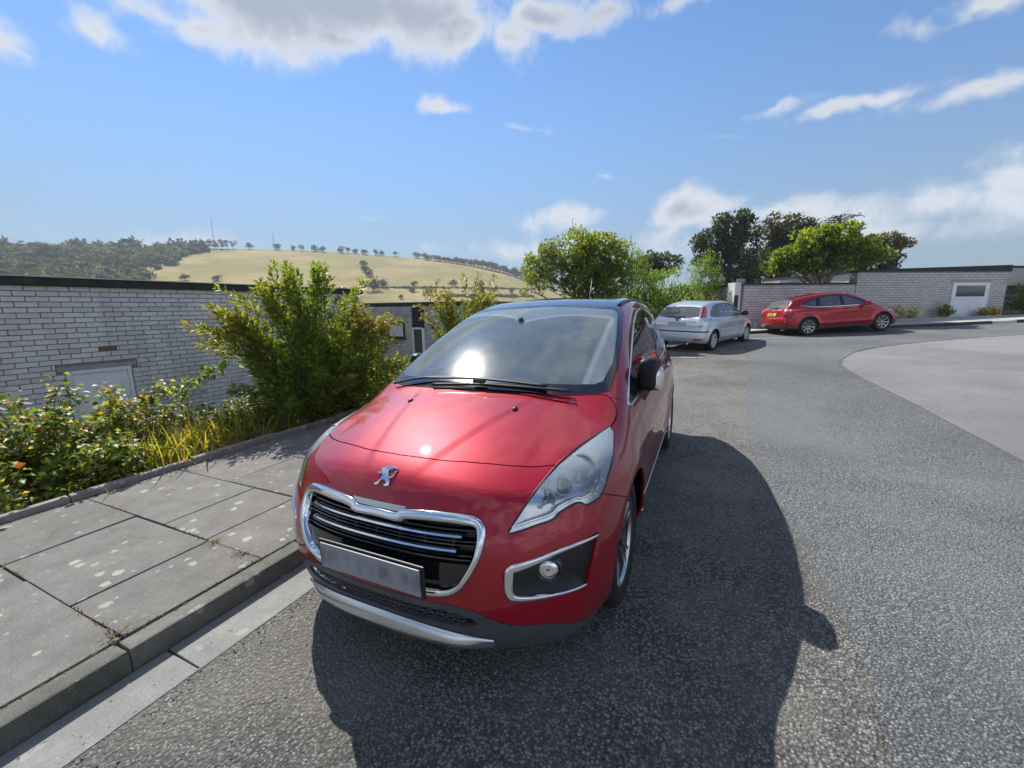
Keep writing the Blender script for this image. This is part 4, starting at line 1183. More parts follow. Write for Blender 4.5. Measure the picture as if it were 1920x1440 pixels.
# old worn surface everywhere, later surfaces laid over it
sheet('road', lambda s, t: st(s, t, .004), lin((60, 9, 3.0), (9, -4, .5), (-4, -34, 1.0)), lin((-.78, 3, .5), (3, 46, 1.5)), M_ROAD_OLD)
def ragged(pts, amp, n, seed):
    r = np.random.default_rng(seed); P = resample(smooth_path(pts, 60), n)
    k = np.convolve(r.normal(0, 1, n+8), np.ones(5)/5, 'valid')[:n]
    t = np.gradient(P, axis=0); t /= np.linalg.norm(t, axis=1)[:, None]
    return P+np.stack([-t[:, 1], t[:, 0]], 1)*(k*amp)[:, None]
def poly_sheet(name, outline, h, m, skirt=.0):
    """flat sheet with an exact outline, triangulated with inner points so that it follows the road"""
    from mathutils.geometry import delaunay_2d_cdt
    P = [Vector((float(a), float(b))) for a, b in outline]; n = len(P)
    lo = np.min(outline, 0); hi = np.max(outline, 0); G = []
    for gx in np.arange(lo[0], hi[0], 1.2):
        for gy in np.arange(lo[1], hi[1], 1.2):
            if gy > -8 or int(gy/1.2) % 4 == 0: G.append((gx+.31, gy+.17))
    G = np.array(G); G = G[in_poly(G, outline)]
    allp = P+[Vector((float(a), float(b))) for a, b in G]
    v, e, f, *_ = delaunay_2d_cdt(allp, [(i, (i+1) % n) for i in range(n)], [], 1, 1e-5)
    V = [(p.x, p.y, float(GZ(p.x, p.y))+h) for p in v]; F = [tuple(q) for q in f]
    if skirt:
        pass
    o = mesh_obj(name, V, F, m, None, True); o['kind'] = 'structure'; fix_up(o); return o
left_edge = ragged([(.02, 26), (.05, 14), (.07, 9.87), (.08, 6.98), (.14, 4.61), (.26, 3.8), (.39, 3.18), (.47, 2.6), (.52, 2.18), (.50, 1.5), (.55, .6), (.6, -3), (.6, -50)], .025, 260, 3)
right_edge = np.array([(2.9, -50), (2.6, 0), (2.45, 3), (2.31, 5.45), (2.23, 6.55), (2.12, 8.0), (1.95, 9.6), (1.80, 11.2), (1.90, 11.9), (2.3, 13.2), (2.84, 14.38), (4.74, 16.53), (7.29, 18.54), (12, 21.8), (30, 33), (40, 40), (20, 40), (.02, 40)])
NEW = np.vstack([left_edge[::-1][::-1], resample(smooth_path(right_edge[:15], 70), 90), right_edge[15:]])
poly_sheet('resurfaced_road', [tuple(p) for p in NEW], .012, M_ROAD_NEW)
pk = ragged(right_edge[:15], .012, 160, 5)
poly_sheet('road_patch', [tuple(p) for p in pk]+[(40, 30), (40, -50)], .009, M_ROAD_PINK)
# sealed joint round the patch
tube_obj('sealed_joint', [([(p[0], p[1], float(GZ(*p))+.010) for p in resample(smooth_path(right_edge[1:14], 80), 140)], .007)], mat('bitumen', (.06, .06, .062), .8), None, 6)['kind'] = 'structure'
# faded bay lines by the silver car
M_PAINT = nmat('worn road paint', [(.42, (.11, .11, .11)), (.55, (.55, .55, .53))], 28, .8)
for k, (a, b, w) in enumerate((((-1.80, 11.78), (-.94, 11.90), .09), ((-2.1, 12.52), (-.90, 12.62), .07), ((.15, 16.9), (1.2, 17.3), .10))):
    a = np.array(a); b = np.array(b); t = (b-a)/np.linalg.norm(b-a); nn = np.array([-t[1], t[0]])*w/2
    q = [a-nn, b-nn, b+nn, a+nn]; o = mesh_obj('bay_line', [(p[0], p[1], float(GZ(*p))+.017) for p in q], [(0, 1, 2, 3)], M_PAINT); o['kind'] = 'structure'; fix_up(o)

# ---------------------------------------------------------------- pavement, kerb, edging (each stone a piece)
def block(name, x0, x1, y0, y1, z0, z1, m, parent, bev=.006, jit=0.0, rs=random):
    bm = bmesh.new()
    nx = max(1, int(abs(x1-x0)/.45))
    top = []
    dz = [rs.uniform(-jit, jit) for _ in range(4)]
    c = []
    for (x, y, k) in ((x0, y0, 0), (x1, y0, 1), (x1, y1, 2), (x0, y1, 3)):
        x += rs.uniform(-.0035, .0035); y += rs.uniform(-.0035, .0035)
        c.append((bm.verts.new(st(x, y, z0)), bm.verts.new(st(x, y, z1+dz[k]))))
    bm.faces.new([q[0] for q in c][::-1]); bm.faces.new([q[1] for q in c])
    for i in range(4):
        j = (i+1) % 4; bm.faces.new((c[i][0], c[j][0], c[j][1], c[i][1]))
    bmesh.ops.recalc_face_normals(bm, faces=bm.faces)
    es = [e for e in bm.edges if all(v in [q[1] for q in c] for v in e.verts)]
    bmesh.ops.bevel(bm, geom=es, offset=bev, segments=2, affect='EDGES', profile=.6)
    return bm_obj(name, bm, m, parent)
KH = .115
pv = sheet('pavement', lambda s, t: st(s, t, KH-.022), lin((5, -26, 1.0)), lin((-3.45, -1.10, .6)), M_BEDDING)
rs = random.Random(4)
strips = [(.385+.67*k) for k in range(4, -28, -1)]
for i, x1 in enumerate(strips[:-1]):
    x0 = strips[i+1]
    odd = (round((x1-.385)/.67)) % 2
    cuts = [-1.155, -1.68, -2.58, -3.385] if not odd else [-1.155, -2.225, -2.92, -3.385]
    if x1 < -.2 and x1 > -.4: cuts = [-1.155, -1.72, -2.225, -3.385]
    if x1 < -9 and i % 2: cuts = [-1.155, -2.225, -3.385]
    for a, b in zip(cuts[:-1], cuts[1:]):
        block('paving_slab', x0+.005, x1-.005, b+.005, a-.005, KH-.05, KH+rs.uniform(-.003, .003), M_SLAB, pv, .004, .003, rs)
kb = bpy.data.objects.new('kerb', None); COL.objects.link(kb); kb['kind'] = 'structure'
ch = bpy.data.objects.new('road_channel', None); COL.objects.link(ch); ch['kind'] = 'structure'
x = .41+.915*5
while x > -24:
    block('kerb_stone', x-.915+.004, x-.004, -1.15, -1.035, -.15, KH+rs.uniform(-.003, .004), M_KERB, kb, .016, .002, rs)
    x -= .915
x = .28+.915*5
while x > -24:
    block('channel_block', x-.915+.004, x-.004, -1.03, -.765, -.12, .007+rs.uniform(-.002, .002), M_CHAN, ch, .004, .001, rs)
    x -= .915
eg = bpy.data.objects.new('bed_edging', None); COL.objects.link(eg); eg['kind'] = 'structure'
x = 3.4
while x > -20:
    w = .90; block('edging_stone', x-w+.006, x-.006, -3.455, -3.395, KH-.08, KH+.055+rs.uniform(-.012, .012), M_EDGE, eg, .012, .006, rs)
    x -= w

# far pavement and its kerb
fk = smooth_path([(-6.5, 24.5), (-3.6, 21.2), (-1.9, 19.2), (.1, 18.62), (1.46, 19.65), (5.29, 21.26), (7.59, 22.6), (9.17, 23.48), (14, 26.5), (30, 36.5)], 260)
fk = resample(fk, 240)
FAR_OFF = np.array([-.55, .83])
fp = bpy.data.objects.new('far_kerb', None); COL.objects.link(fp); fp['kind'] = 'structure'
M_KDARK = conc_mat('dark kerb', (.060, .058, .054), (.095, .092, .085), .15, stain=(.035, .034, .03))
M_KWHITE = nmat('white kerb', [(.3, (.50, .50, .48)), (.6, (.66, .66, .64))], 5, .8)
d = np.r_[0, np.cumsum(np.linalg.norm(np.diff(fk, axis=0), axis=1))]
M_FARPAV = conc_mat('far paving', (.34, .335, .315), (.44, .435, .41), .2)
k = 0
while (k+1)*.915 < d[-1]:
    s0, s1 = k*.915+.005, (k+1)*.915-.005; k += 1
    q = [np.array([np.interp(s, d, fk[:, 0]), np.interp(s, d, fk[:, 1])]) for s in (s0, s1)]
    t = (q[1]-q[0])/np.linalg.norm(q[1]-q[0]); nn = np.array([-t[1], t[0]])*.125
    V = []; 
    for p in (q[0], q[1], q[1]+nn, q[0]+nn):
        for h in (-.1, .118): V.append((p[0], p[1], float(GZ(*p))+h))
    xm = q[0][0]
    m = M_KWHITE if 7.35 < xm < 8.9 else M_KDARK
    mesh_obj('kerb_stone', V, [(0, 2, 3, 1), (2, 4, 5, 3), (4, 6, 7, 5), (6, 0, 1, 7), (1, 3, 5, 7)], m, fp)
P0 = fk+np.stack([-np.gradient(fk[:, 1]), np.gradient(fk[:, 0])], 1)/np.linalg.norm(np.gradient(fk, axis=0), axis=1)[:, None]*.125
V = []; F = []
for i, p in enumerate(P0):
    for w in (0, .6, 1.2, 2.0):
        q = p+FAR_OFF*w if p[0] > .6 else p+np.array([-.25, .97])*w
        V.append((q[0], q[1], float(GZ(*q))+.114))
n = 4
for i in range(len(P0)-1):
    for j in range(n-1): F.append((i*n+j, (i+1)*n+j, (i+1)*n+j+1, i*n+j+1))
o = mesh_obj('far_pavement', V, F, M_FARPAV, None, True); o['kind'] = 'structure'; fix_up(o)

# wide ground under and beyond everything
HOUSE_Z = -1.25
def bank(x, y):
    """garden level: drops from the path edge to the houses, then down into the valley"""
    z = GZ(np.maximum(x, -4.9), np.minimum(y, 34))-.04
    e = -4.72-.07*y                                        # path edge
    t = np.clip((e-x-.05)/2.4, 0, 1); t = t*t*(3-2*t)
    up = sstep(9, 16, y)
    drop = t*(1.25+.0*y)*(1-up)+up*t*.25
    far = np.clip((-13-x)/110, 0, 1)
    return z+.10*(x < e)*(1-np.clip((e-x)/.8, 0, 1))-drop-far*18
gx = np.r_[np.linspace(-380, -170, 5), np.linspace(-160, -14, 24), np.linspace(-13, -3, 46), np.linspace(-2.5, 60, 40), np.linspace(70, 260, 10), np.linspace(300, 480, 3)]
gy = np.r_[np.linspace(-360, -80, 6), np.linspace(-60, -4, 12), np.linspace(-3, 22, 80), np.linspace(23, 60, 24), np.linspace(70, 260, 12)]
GX, GY = np.meshgrid(gx, gy, indexing='ij'); GB = bank(GX, GY)
GB = GB+np.where(GX < -4.8, rng.normal(0, .02, GX.shape), -.02)
V = np.stack([GX.ravel(), GY.ravel(), GB.ravel()], 1); n = len(gy)
I, J = np.meshgrid(np.arange(len(gx)-1), np.arange(n-1), indexing='ij'); I = I.ravel(); J = J.ravel()
me = fast_mesh('ground', V, np.stack([I*n+J, (I+1)*n+J, (I+1)*n+J+1, I*n+J+1], 1), 4)
M_GROUND = nmat('earth and rough grass', [(.3, (.030, .024, .014)), (.5, (.060, .055, .025)), (.7, (.10, .085, .045))], 4, .95, .8, 30, bdist=.04)
o = new_obj('ground', me, None, M_GROUND); o['kind'] = 'structure'; me.polygons.foreach_set('use_smooth', [True]*len(me.polygons))

# ---------------------------------------------------------------- loose chippings, weeds in the joints
def stones(name, label, P, size, m, seed):
    r = np.random.default_rng(seed); n = len(P); o8 = np.array([(1, 0, 0), (-1, 0, 0), (0, 1, 0), (0, -1, 0), (0, 0, 1), (0, 0, -1)], float)
    F8 = np.array([(0, 2, 4), (2, 1, 4), (1, 3, 4), (3, 0, 4), (2, 0, 5), (1, 2, 5), (3, 1, 5), (0, 3, 5)])
    a = r.uniform(0, 6.28, n); sc = size*r.uniform(.4, 1.5, (n, 1, 1))*r.uniform(.6, 1.3, (n, 1, 3)); V = o8[None]*(1+r.normal(0, .18, (n, 6, 1)))*sc*np.array([1, 1, .7])
    ca, sa = np.cos(a)[:, None], np.sin(a)[:, None]; V = np.stack([V[:, :, 0]*ca-V[:, :, 1]*sa, V[:, :, 0]*sa+V[:, :, 1]*ca, V[:, :, 2]], 2)+P[:, None, :]
    o = new_obj(name, fast_mesh(name, V.reshape(-1, 3), (F8[None]+(np.arange(n)*6)[:, None, None]).reshape(-1, 3), 3), None, m); tag(o, label, 'gravel', kind='stuff')
M_CHIPS = brick_like = nmat('loose chips', [(.3, (.10, .098, .092)), (.55, (.22, .215, .205)), (.75, (.42, .41, .39))], 60, .85)
r = np.random.default_rng(8); P = []
for p in left_edge:
    if .9 < p[1] < 7:
        for k in range(7): q = p+r.normal(0, .07, 2)-np.array([.03, 0]); P.append((q[0], q[1], float(GZ(*q))+.009))
for k in range(900):
    sx = r.uniform(-2.5, 2.2); ty = -.76+abs(r.normal(0, .05)) if k % 3 else r.uniform(-1.02, -.78); q = st(sx, ty, .008); P.append(q)
for k in range(700): q = st(r.uniform(-3, 1.2), r.uniform(-.7, 1.9), .007); P.append(q)
stones('loose_chippings', 'loose grey chippings scattered over the road and along the channel', np.array(P), .0042, M_CHIPS, 3)
# moss and dead grass along the slab joints
P = []; D = []
for i, x1 in enumerate(strips[:9]):
    for k in range(170):
        ty = -1.15-2.2*r.random(); dens = math.sin(ty*5+i*2.1)*.5+.5
        if r.random() < dens: P.append(st(x1+r.normal(0, .004), ty, KH-.004))
for k in range(420):
    P.append(st(r.uniform(-2.2, 2), -1.152+r.normal(0, .003), KH-.004))
for k in range(800): P.append(st(r.uniform(-3.5, 2.4), -3.388+abs(r.normal(0, .012)), KH-.004))
JOINT_P = np.array(P)
# ---------------------------------------------------------------- houses
def brick_mat(name, a, b_, dark, lo=.2):
    m = bpy.data.materials.new(name); m.use_nodes = True; t = NT(m.node_tree); b = m.node_tree.nodes['Principled BSDF']
    v = t.n('ShaderNodeTexCoord').outputs['Object']; oi = t.n('ShaderNodeObjectInfo')
    ge = t.n('ShaderNodeNewGeometry')
    r = t.math('FRACT', t.math('ADD', oi.outputs['Random'], ge.outputs['Random Per Island']))
    c = t.mix(r, a, b_)
    c = t.mix(t.math('MULTIPLY', t.smooth(t.noise(v, 14, 6, .65), .5, .75), .45), c, dark)
    c = t.mix(t.math('MULTIPLY', t.smooth(r, .88, .97), .55), c, dark)
    g = t.noise(v, 130, 3, .7); c = t.mix(t.math('MULTIPLY', t.smooth(g, .52, .75), .3), c, dark)
    mp = t.n('ShaderNodeMapping'); t.l(ge.outputs['Position'], mp.inputs[0]); mp.inputs['Scale'].default_value = (1.6, 1.6, .45)
    c = t.mix(t.math('MULTIPLY', t.smooth(t.noise(mp.outputs[0], 1.1, 6, .65, .3), .48, .70), .40), c, dark)
    c = t.mix(t.math('MULTIPLY', t.smooth(t.noise(ge.outputs['Position'], 3.3, 5, .7), .60, .72), .30), c, (dark[0]*.8, dark[1]*.78, dark[2]*.66))
    t.l(c, b.inputs['Base Color']); b.inputs['Roughness'].default_value = .9; b.inputs['Specular IOR Level'].default_value = .2
    bn = t.n('ShaderNodeBump'); bn.inputs['Strength'].default_value = .5; bn.inputs['Distance'].default_value = .003; t.l(g, bn.inputs['Height']); t.l(bn.outputs[0], b.inputs['Normal'])
    return m
M_BRICK = brick_mat('pale grey brick', (.62, .605, .60), (.74, .725, .715), (.38, .37, .365))
M_BRICK2 = brick_mat('weathered grey brick', (.47, .46, .45), (.60, .585, .57), (.24, .235, .23))
M_MORTAR = nmat('dark mortar', [(.3, (.22, .215, .213)), (.7, (.29, .285, .28))], 20, .95, .5, 80)
M_FASCIA = nmat('black roofing felt', [(.3, (.020, .021, .020)), (.7, (.045, .046, .042))], 6, .75, .3, 40, layers=[(5, .55, .75, (.09, .09, .075), .5)])
M_FELTTOP = mat('pale roof edge', (.50, .50, .48), .7)
M_DOORW = nmat('white door paint', [(.3, (.70, .73, .76)), (.7, (.80, .82, .84))], 8, .5)
M_LINTEL = nmat('concrete lintel', [(.3, (.30, .275, .245)), (.7, (.42, .385, .35))], 8, .9, .4, 60)
M_TERRA = mat('air brick', (.23, .15, .085), .8)

def brick_mesh(name, L, H, D):
    bm = bmesh.new(); box(bm, (0, 0, 0), (D, L, H))
    es = [e for e in bm.edges if all(v.co.x > 0 for v in e.verts)]
    bmesh.ops.bevel(bm, geom=es, offset=.004, segments=1, affect='EDGES')
    for v in bm.verts: v.co += Vector((random.uniform(-.0008, .0008), random.uniform(-.0015, .0015), random.uniform(-.0012, .0012)))
    me = bpy.data.meshes.new(name); bm.to_mesh(me); bm.free(); return me

def brick_wall(parent, origin, udir, ndir, u0, u1, z0, z1, holes, mat_b, nparts, score, L=.215, H=.065, J=.010, name='brick'):
    """running bond; the bricks with the best score are objects, the rest one joined part"""
    origin = Vector(origin); udir = Vector(udir); ndir = Vector(ndir)
    M3 = Matrix((ndir, udir, Vector((0, 0, 1)))).transposed()
    pcs = []
    row = 0; z = z1-H/2
    while z-H/2 > z0:
        u = u0+(.5*(L+J) if row % 2 else 0)-(L+J)
        while u < u1+L:
            a, b = max(u, u0), min(u+L, u1)
            if b-a > .03:
                segs = [(a, b)]
                for (h0, h1, v0, v1) in holes:
                    if z+H/2 > v0 and z-H/2 < v1:
                        ns = []
                        for s, e in segs:
                            if e <= h0 or s >= h1: ns.append((s, e)); continue
                            if s < h0-.02: ns.append((s, h0-.004))
                            if e > h1+.02: ns.append((h1+.004, e))
                        segs = ns
                for s, e in segs: pcs.append(((s+e)/2, e-s, z))
            u += L+J
        z -= H+J; row += 1
    pcs.sort(key=lambda p: score(p[0], p[2]))
    protos = [brick_mesh(name, L, H, .03) for _ in range(5)]
    V = []; F = []
    base = brick_mesh('tmp', 1, H, .03); bv = [v.co.copy() for v in base.vertices]; bf = [tuple(p.vertices) for p in base.polygons]; bpy.data.meshes.remove(base)
    for k, (u, l, z) in enumerate(pcs):
        pos = origin+udir*u+Vector((0, 0, z))+ndir*random.uniform(.006, .011)
        if k < nparts:
            if abs(l-L) < .01: me = protos[k % 5]
            else: me = brick_mesh(name, l, H, .03)
            if not me.materials: me.materials.append(mat_b)
            o = bpy.data.objects.new(name, me); COL.objects.link(o); o.parent = parent
            o.matrix_basis = Matrix.Translation(pos) @ M3.to_4x4()
        else:
            b0 = len(V)
            for c in bv: V.append(tuple(pos+M3 @ Vector((c.x, c.y*l, c.z))))
            F += [tuple(b0+i for i in f) for f in bf]
    if V:
        o = mesh_obj(name, V, F, mat_b, parent); o['kind'] = 'stuff'
    return len(pcs)

def house_left():
    h = thing('house', 'flat roofed house of pale grey brick behind the flower bed at far left', 'house', (0, 0, 0))
    X = -8.7
    # masonry backing and roof
    bm = bmesh.new(); box(bm, (X-2.2, 2.6, .33), (4.4, 10.0, 3.2)); bm_obj('wall', bm, M_MORTAR, h)
    bm = bmesh.new(); box(bm, (X-2.2+.03, 2.6, 1.985), (4.55, 10.15, .11), bev=.008); bm_obj('roof_fascia', bm, M_FASCIA, h)
    bm = bmesh.new(); box(bm, (X-2.2+.035, 2.6, 2.048), (4.58, 10.18, .014)); bm_obj('roof_edge', bm, M_FELTTOP, h)
    dy0, dy1, dz = 2.16, 2.82, .70
    brick_wall(h, (X, 0, 0), (0, 1, 0), (1, 0, 0), -2.4, 7.6, HOUSE_Z, 1.922, [(dy0-.06, dy1+.06, HOUSE_Z-.2, dz), (dy0-.14, dy1+.14, dz-.005, dz+.066), (2.52, 2.74, .955, 1.025)], M_BRICK, 300,
               lambda u, z: (u-1.4)**2*.30+(z-1.2)**2*1.2 if u > 1.2 else 9+u*u)
    box_obj('lintel', (X+.005, (dy0+dy1)/2, dz+.03), (.04, dy1-dy0+.26, .058), M_LINTEL, h, bev=.004)
    d = bpy.data.objects.new('door', None); COL.objects.link(d); d.parent = h
    for a, b in ((dy0-.05, dy0+.0), (dy1, dy1+.05)): box_obj('frame', (X+.004, (a+b)/2, (dz+HOUSE_Z)/2), (.05, b-a-.004, dz-HOUSE_Z), M_DOORW, d, bev=.003)
    box_obj('frame', (X+.003, (dy0+dy1)/2, dz-.03), (.048, dy1-dy0-.004, .055), M_DOORW, d, bev=.003)
    box_obj('leaf', (X-.008, (dy0+dy1)/2, (dz-.06+HOUSE_Z)/2), (.03, dy1-dy0-.006, dz-HOUSE_Z-.06), M_DOORW, d)
    for u0, u1, z0, z1 in ((.09, .57, .0, .46), (.09, .57, -.62, -.08)):
        box_obj('door_panel', (X+.009, dy0+(u0+u1)/2, (z0+z1)/2+.04), (.008, u1-u0, z1-z0), M_DOORW, d, bev=.003)
    ab = bpy.data.objects.new('air_brick', None); COL.objects.link(ab); ab.parent = h
    box_obj('face', (X+.004, 2.63, .99), (.02, .205, .062), M_TERRA, ab)
    for r in range(2):
        for k in range(5): box_obj('vent_hole', (X+.0145, 2.63-.082+.041*k, .977+.026*r), (.003, .022, .013), M_BLACK, ab)
    return h

def house_second():
    h = thing('house', 'grey brick house wall with dark blue panel over its door, beyond the big shrub', 'house', (0, 0, 0))
    Y = 9.6; x0, x1 = -12.5, -6.7; zt = 1.62
    bm = bmesh.new(); box(bm, ((x0+x1)/2, Y+2.6, (zt-1.4)/2), (x1-x0, 5.2, zt+1.4)); bm_obj('wall', bm, M_MORTAR, h)
    bm = bmesh.new(); box(bm, ((x0+x1)/2, Y+2.6, zt+.055), (x1-x0+.1, 5.28, .11), bev=.006); bm_obj('roof_fascia', bm, M_FASCIA, h)
    bm = bmesh.new(); box(bm, ((x0+x1)/2, Y+2.6, zt+.116), (x1-x0+.12, 5.30, .014)); bm_obj('roof_edge', bm, M_FELTTOP, h)
    holes = [(-8.76, -8.28, -2, zt+1), (-9.75, -9.05, .66, 1.13)]
    brick_wall(h, (0, Y, 0), (1, 0, 0), (0, -1, 0), x0, x1, -1.3, zt-.005, holes, M_BRICK2, 300, lambda u, z: (u+8.3)**2+(z-1.0)**2)
    brick_wall(h, (x1, 0, 0), (0, 1, 0), (1, 0, 0), Y, Y+5.2, -1.3, zt-.005, [], M_BRICK2, 0, lambda u, z: 0)
    M_BLUE = nmat('dark blue cladding', [(.3, (.012, .014, .035)), (.7, (.022, .024, .055))], 8, .45)
    pn = bpy.data.objects.new('cladding', None); COL.objects.link(pn); pn.parent = h
    for k in range(6): box_obj('board', (-8.52, Y-.012, zt-.045-.105*k), (.44, .03, .098), M_BLUE, pn, bev=.004)
    d = bpy.data.objects.new('door', None); COL.objects.link(d); d.parent = h
    zt2 = .975
    for a in (-8.735, -8.335): box_obj('frame', (a, Y-.01, zt2/2-.6), (.05 if a < -8.5 else .10, .05, zt2+1.2), M_DOORW, d)
    box_obj('frame', (-8.55, Y-.012, zt2-.0), (.32, .05, .05), M_DOORW, d)
    box_obj('glass', (-8.55, Y+.0, zt2/2-.62), (.31, .02, zt2+1.15), mat('dark door glass', (.02, .045, .035), .08, coat=.5), d)
    w = bpy.data.objects.new('window', None); COL.objects.link(w); w.parent = h
    box_obj('frame', (-9.40, Y-.006, .895), (.69, .03, .46), M_BLACK, w)
    box_obj('pane', (-9.42, Y-.024, .90), (.58, .012, .36), mat('pale pane', (.55, .60, .60), .15, coat=.6), w)
    box_obj('sill', (-9.40, Y-.04, .645), (.76, .10, .035), mat('dark sill', (.05, .035, .04), .6), w)
    return h

WA = np.array([5.6, 24.4]); WD = np.array([.82, .572])/np.linalg.norm([.82, .572]); WNRM = np.array([WD[1], -WD[0]])
def house_far():
    h = thing('house', 'long low grey brick bungalow with white stable door across the road', 'house', (0, 0, 0))
    m = bpy.data.materials.new('far brick'); m.use_nodes = True; t = NT(m.node_tree); b = m.node_tree.nodes['Principled BSDF']
    tc = t.n('ShaderNodeTexCoord')
    br = t.n('ShaderNodeTexBrick'); t.l(tc.outputs['UV'], br.inputs[0])
    br.inputs['Color1'].default_value = (.52, .505, .49, 1); br.inputs['Color2'].default_value = (.62, .60, .585, 1); br.inputs['Mortar'].default_value = (.24, .235, .23, 1)
    br.inputs['Scale'].default_value = 1; br.inputs['Brick Width'].default_value = .30; br.inputs['Row Height'].default_value = .105; br.inputs['Mortar Size'].default_value = .011; br.inputs['Bias'].default_value = -.1
    c = t.mix(t.math('MULTIPLY', t.smooth(t.noise(tc.outputs['Object'], 1.3, 5, .65), .5, .72), .35), br.outputs[0], (.22, .21, .20))
    t.l(c, b.inputs['Base Color']); b.inputs['Roughness'].default_value = .9; b.inputs['Specular IOR Level'].default_value = .2
    bn = t.n('ShaderNodeBump'); bn.inputs['Strength'].default_value = .6; bn.inputs['Distance'].default_value = .01; bn.invert = True
    t.l(br.outputs['Fac'], bn.inputs['Height']); t.l(bn.outputs[0], b.inputs['Normal'])
    def P(u, dpt, z): q = WA+WD*u-WNRM*dpt; return (q[0], q[1], z)
    def prism(nm, u0, u1, d0, d1, z0, z1, mt, par=h, uv=False, zr=None):
        V = [P(u0, d0, z0), P(u1, d0, z0), P(u1, d1, z0), P(u0, d1, z0), P(u0, d0, z1), P(u1, d0, zr if zr else z1), P(u1, d1, zr if zr else z1), P(u0, d1, z1)]
        F = [(0, 1, 5, 4), (1, 2, 6, 5), (2, 3, 7, 6), (3, 0, 4, 7), (4, 5, 6, 7)]
        o = mesh_obj(nm, V, F, mt, par); fix_normals(o)
        if uv:
            l = o.data.uv_layers.new(name='UVMap')
            for p in o.data.polygons:
                for li in p.loop_indices:
                    co = o.data.vertices[o.data.loops[li].vertex_index].co; q = np.array([co.x, co.y])-WA
                    l.data[li].uv = (q@WD if abs(p.normal.x*WNRM[0]+p.normal.y*WNRM[1]) > .5 else q@WNRM, co.z)
        return o
    prism('wall', -7.1, -2.04, 0, 4.5, .2, 2.36, m, uv=True)
    prism('wall', -2.03, 5.30, -.02, 6, .2, 2.86, m, uv=True, zr=3.06)
    prism('wall', 5.32, 14, .9, 6, .2, 3.06, nmat('grey render', [(.3, (.42, .40, .38)), (.7, (.50, .48, .46))], 6, .9, .3, 60))
    prism('wall', 5.32, 14, .5, .89, 2.28, 3.07, nmat('grey render band', [(.3, (.42, .40, .38)), (.7, (.50, .48, .46))], 6, .9, .3, 60))
    prism('roof_fascia', -7.16, -2.045, -.05, 4.5, 2.362, 2.44, M_FASCIA)
    prism('roof_fascia', -2.07, 5.34, -.08, 6, 2.865, 2.95, M_FASCIA, zr=3.15)
    prism('roof_fascia', 5.36, 14, .44, 6, 3.075, 3.16, M_FASCIA)
    prism('end_wall_cap', -7.45, -7.17, .1, .6, .2, 2.47, nmat('white render', [(.3, (.62, .62, .60)), (.7, (.72, .72, .70))], 5, .9))
    prism('end_window', -7.46, -7.3, .06, .099, 1.2, 1.95, M_BLACK)
    # sloping white gutter board between the two roofs
    V = [P(-4.6, 1.2, 2.50), P(-2.05, .3, 2.52), P(-2.05, .3, 2.80), P(-4.6, 1.2, 2.60)]; W2 = [P(-4.6, 1.3, 2.50), P(-2.05, .4, 2.52), P(-2.05, .4, 2.80), P(-4.6, 1.3, 2.60)]
    o = mesh_obj('barge_board', V+W2, [(0, 1, 2, 3), (4, 7, 6, 5), (0, 4, 5, 1), (3, 2, 6, 7), (1, 5, 6, 2), (0, 3, 7, 4)], M_WHITE_P, h); fix_normals(o)
    for a in (-.55, .3): pass
    V, F = lathe([(.07, 0), (.07, .26), (.09, .27), (.09, .33), (0, .33)], 12, 'z'); c = P(.0, 1.0, 2.98); mesh_obj('vent_pipe', [(v[0]+c[0], v[1]+c[1], v[2]+c[2]) for v in V], F, M_BLACK, h, True)
    c = P(-6.95, .5, 2.44); box_obj('chimney', (c[0], c[1], 2.52), (.34, .34, .24), M_MORTAR, h)
    # door
    d = bpy.data.objects.new('door', None); COL.objects.link(d); d.parent = h
    gz = .84; zt = 2.40
    mw = nmat('pale door', [(.3, (.70, .74, .78)), (.7, (.80, .83, .86))], 3, .5)
    prism('surround', 2.50, 4.50, -.045, -.021, zt+.0, zt+.10, M_LINTEL, d)
    prism('frame', 2.58, 4.42, -.05, -.021, gz-.2, zt, mw, d)
    prism('window_pane', 2.78, 4.20, -.058, -.051, 1.80, 2.27, mat('far glass', (.05, .06, .06), .05, coat=1.0), d)
    for u0, u1 in ((2.72, 3.44), (3.54, 4.26)): prism('door_panel', u0, u1, -.064, -.051, 1.0, 1.60, mw, d)
    prism('lock_rail', 2.60, 4.40, -.066, -.051, 1.665, 1.765, mw, d)
    # low dwarf wall along the planting strip
    prism('plinth', -7.0, 14, -.75, -.67, .4, .80, M_LINTEL, zr=1.16)
    return h
house_left(); house_second(); house_far()

def lamp_post():
    o = thing('lamp_post', 'slim dark post with angled head rising behind the big shrub', 'lamp post', (-10.3, 8.63, -1.3))
    # about 2.6 m behind the first roof
    tube_obj('post', [([(0, 0, 0), (0, 0, 3.2), (.0, 0, 3.36)], .05)], M_GLOSSBLK, o, 10)
    tube_obj('head', [([(0, 0, 3.33), (-.02, -.02, 3.42), (-.12, -.08, 3.45), (-.24, -.15, 3.44)], [.05, .055, .05, .035])], M_GLOSSBLK, o, 10)
lamp_post()
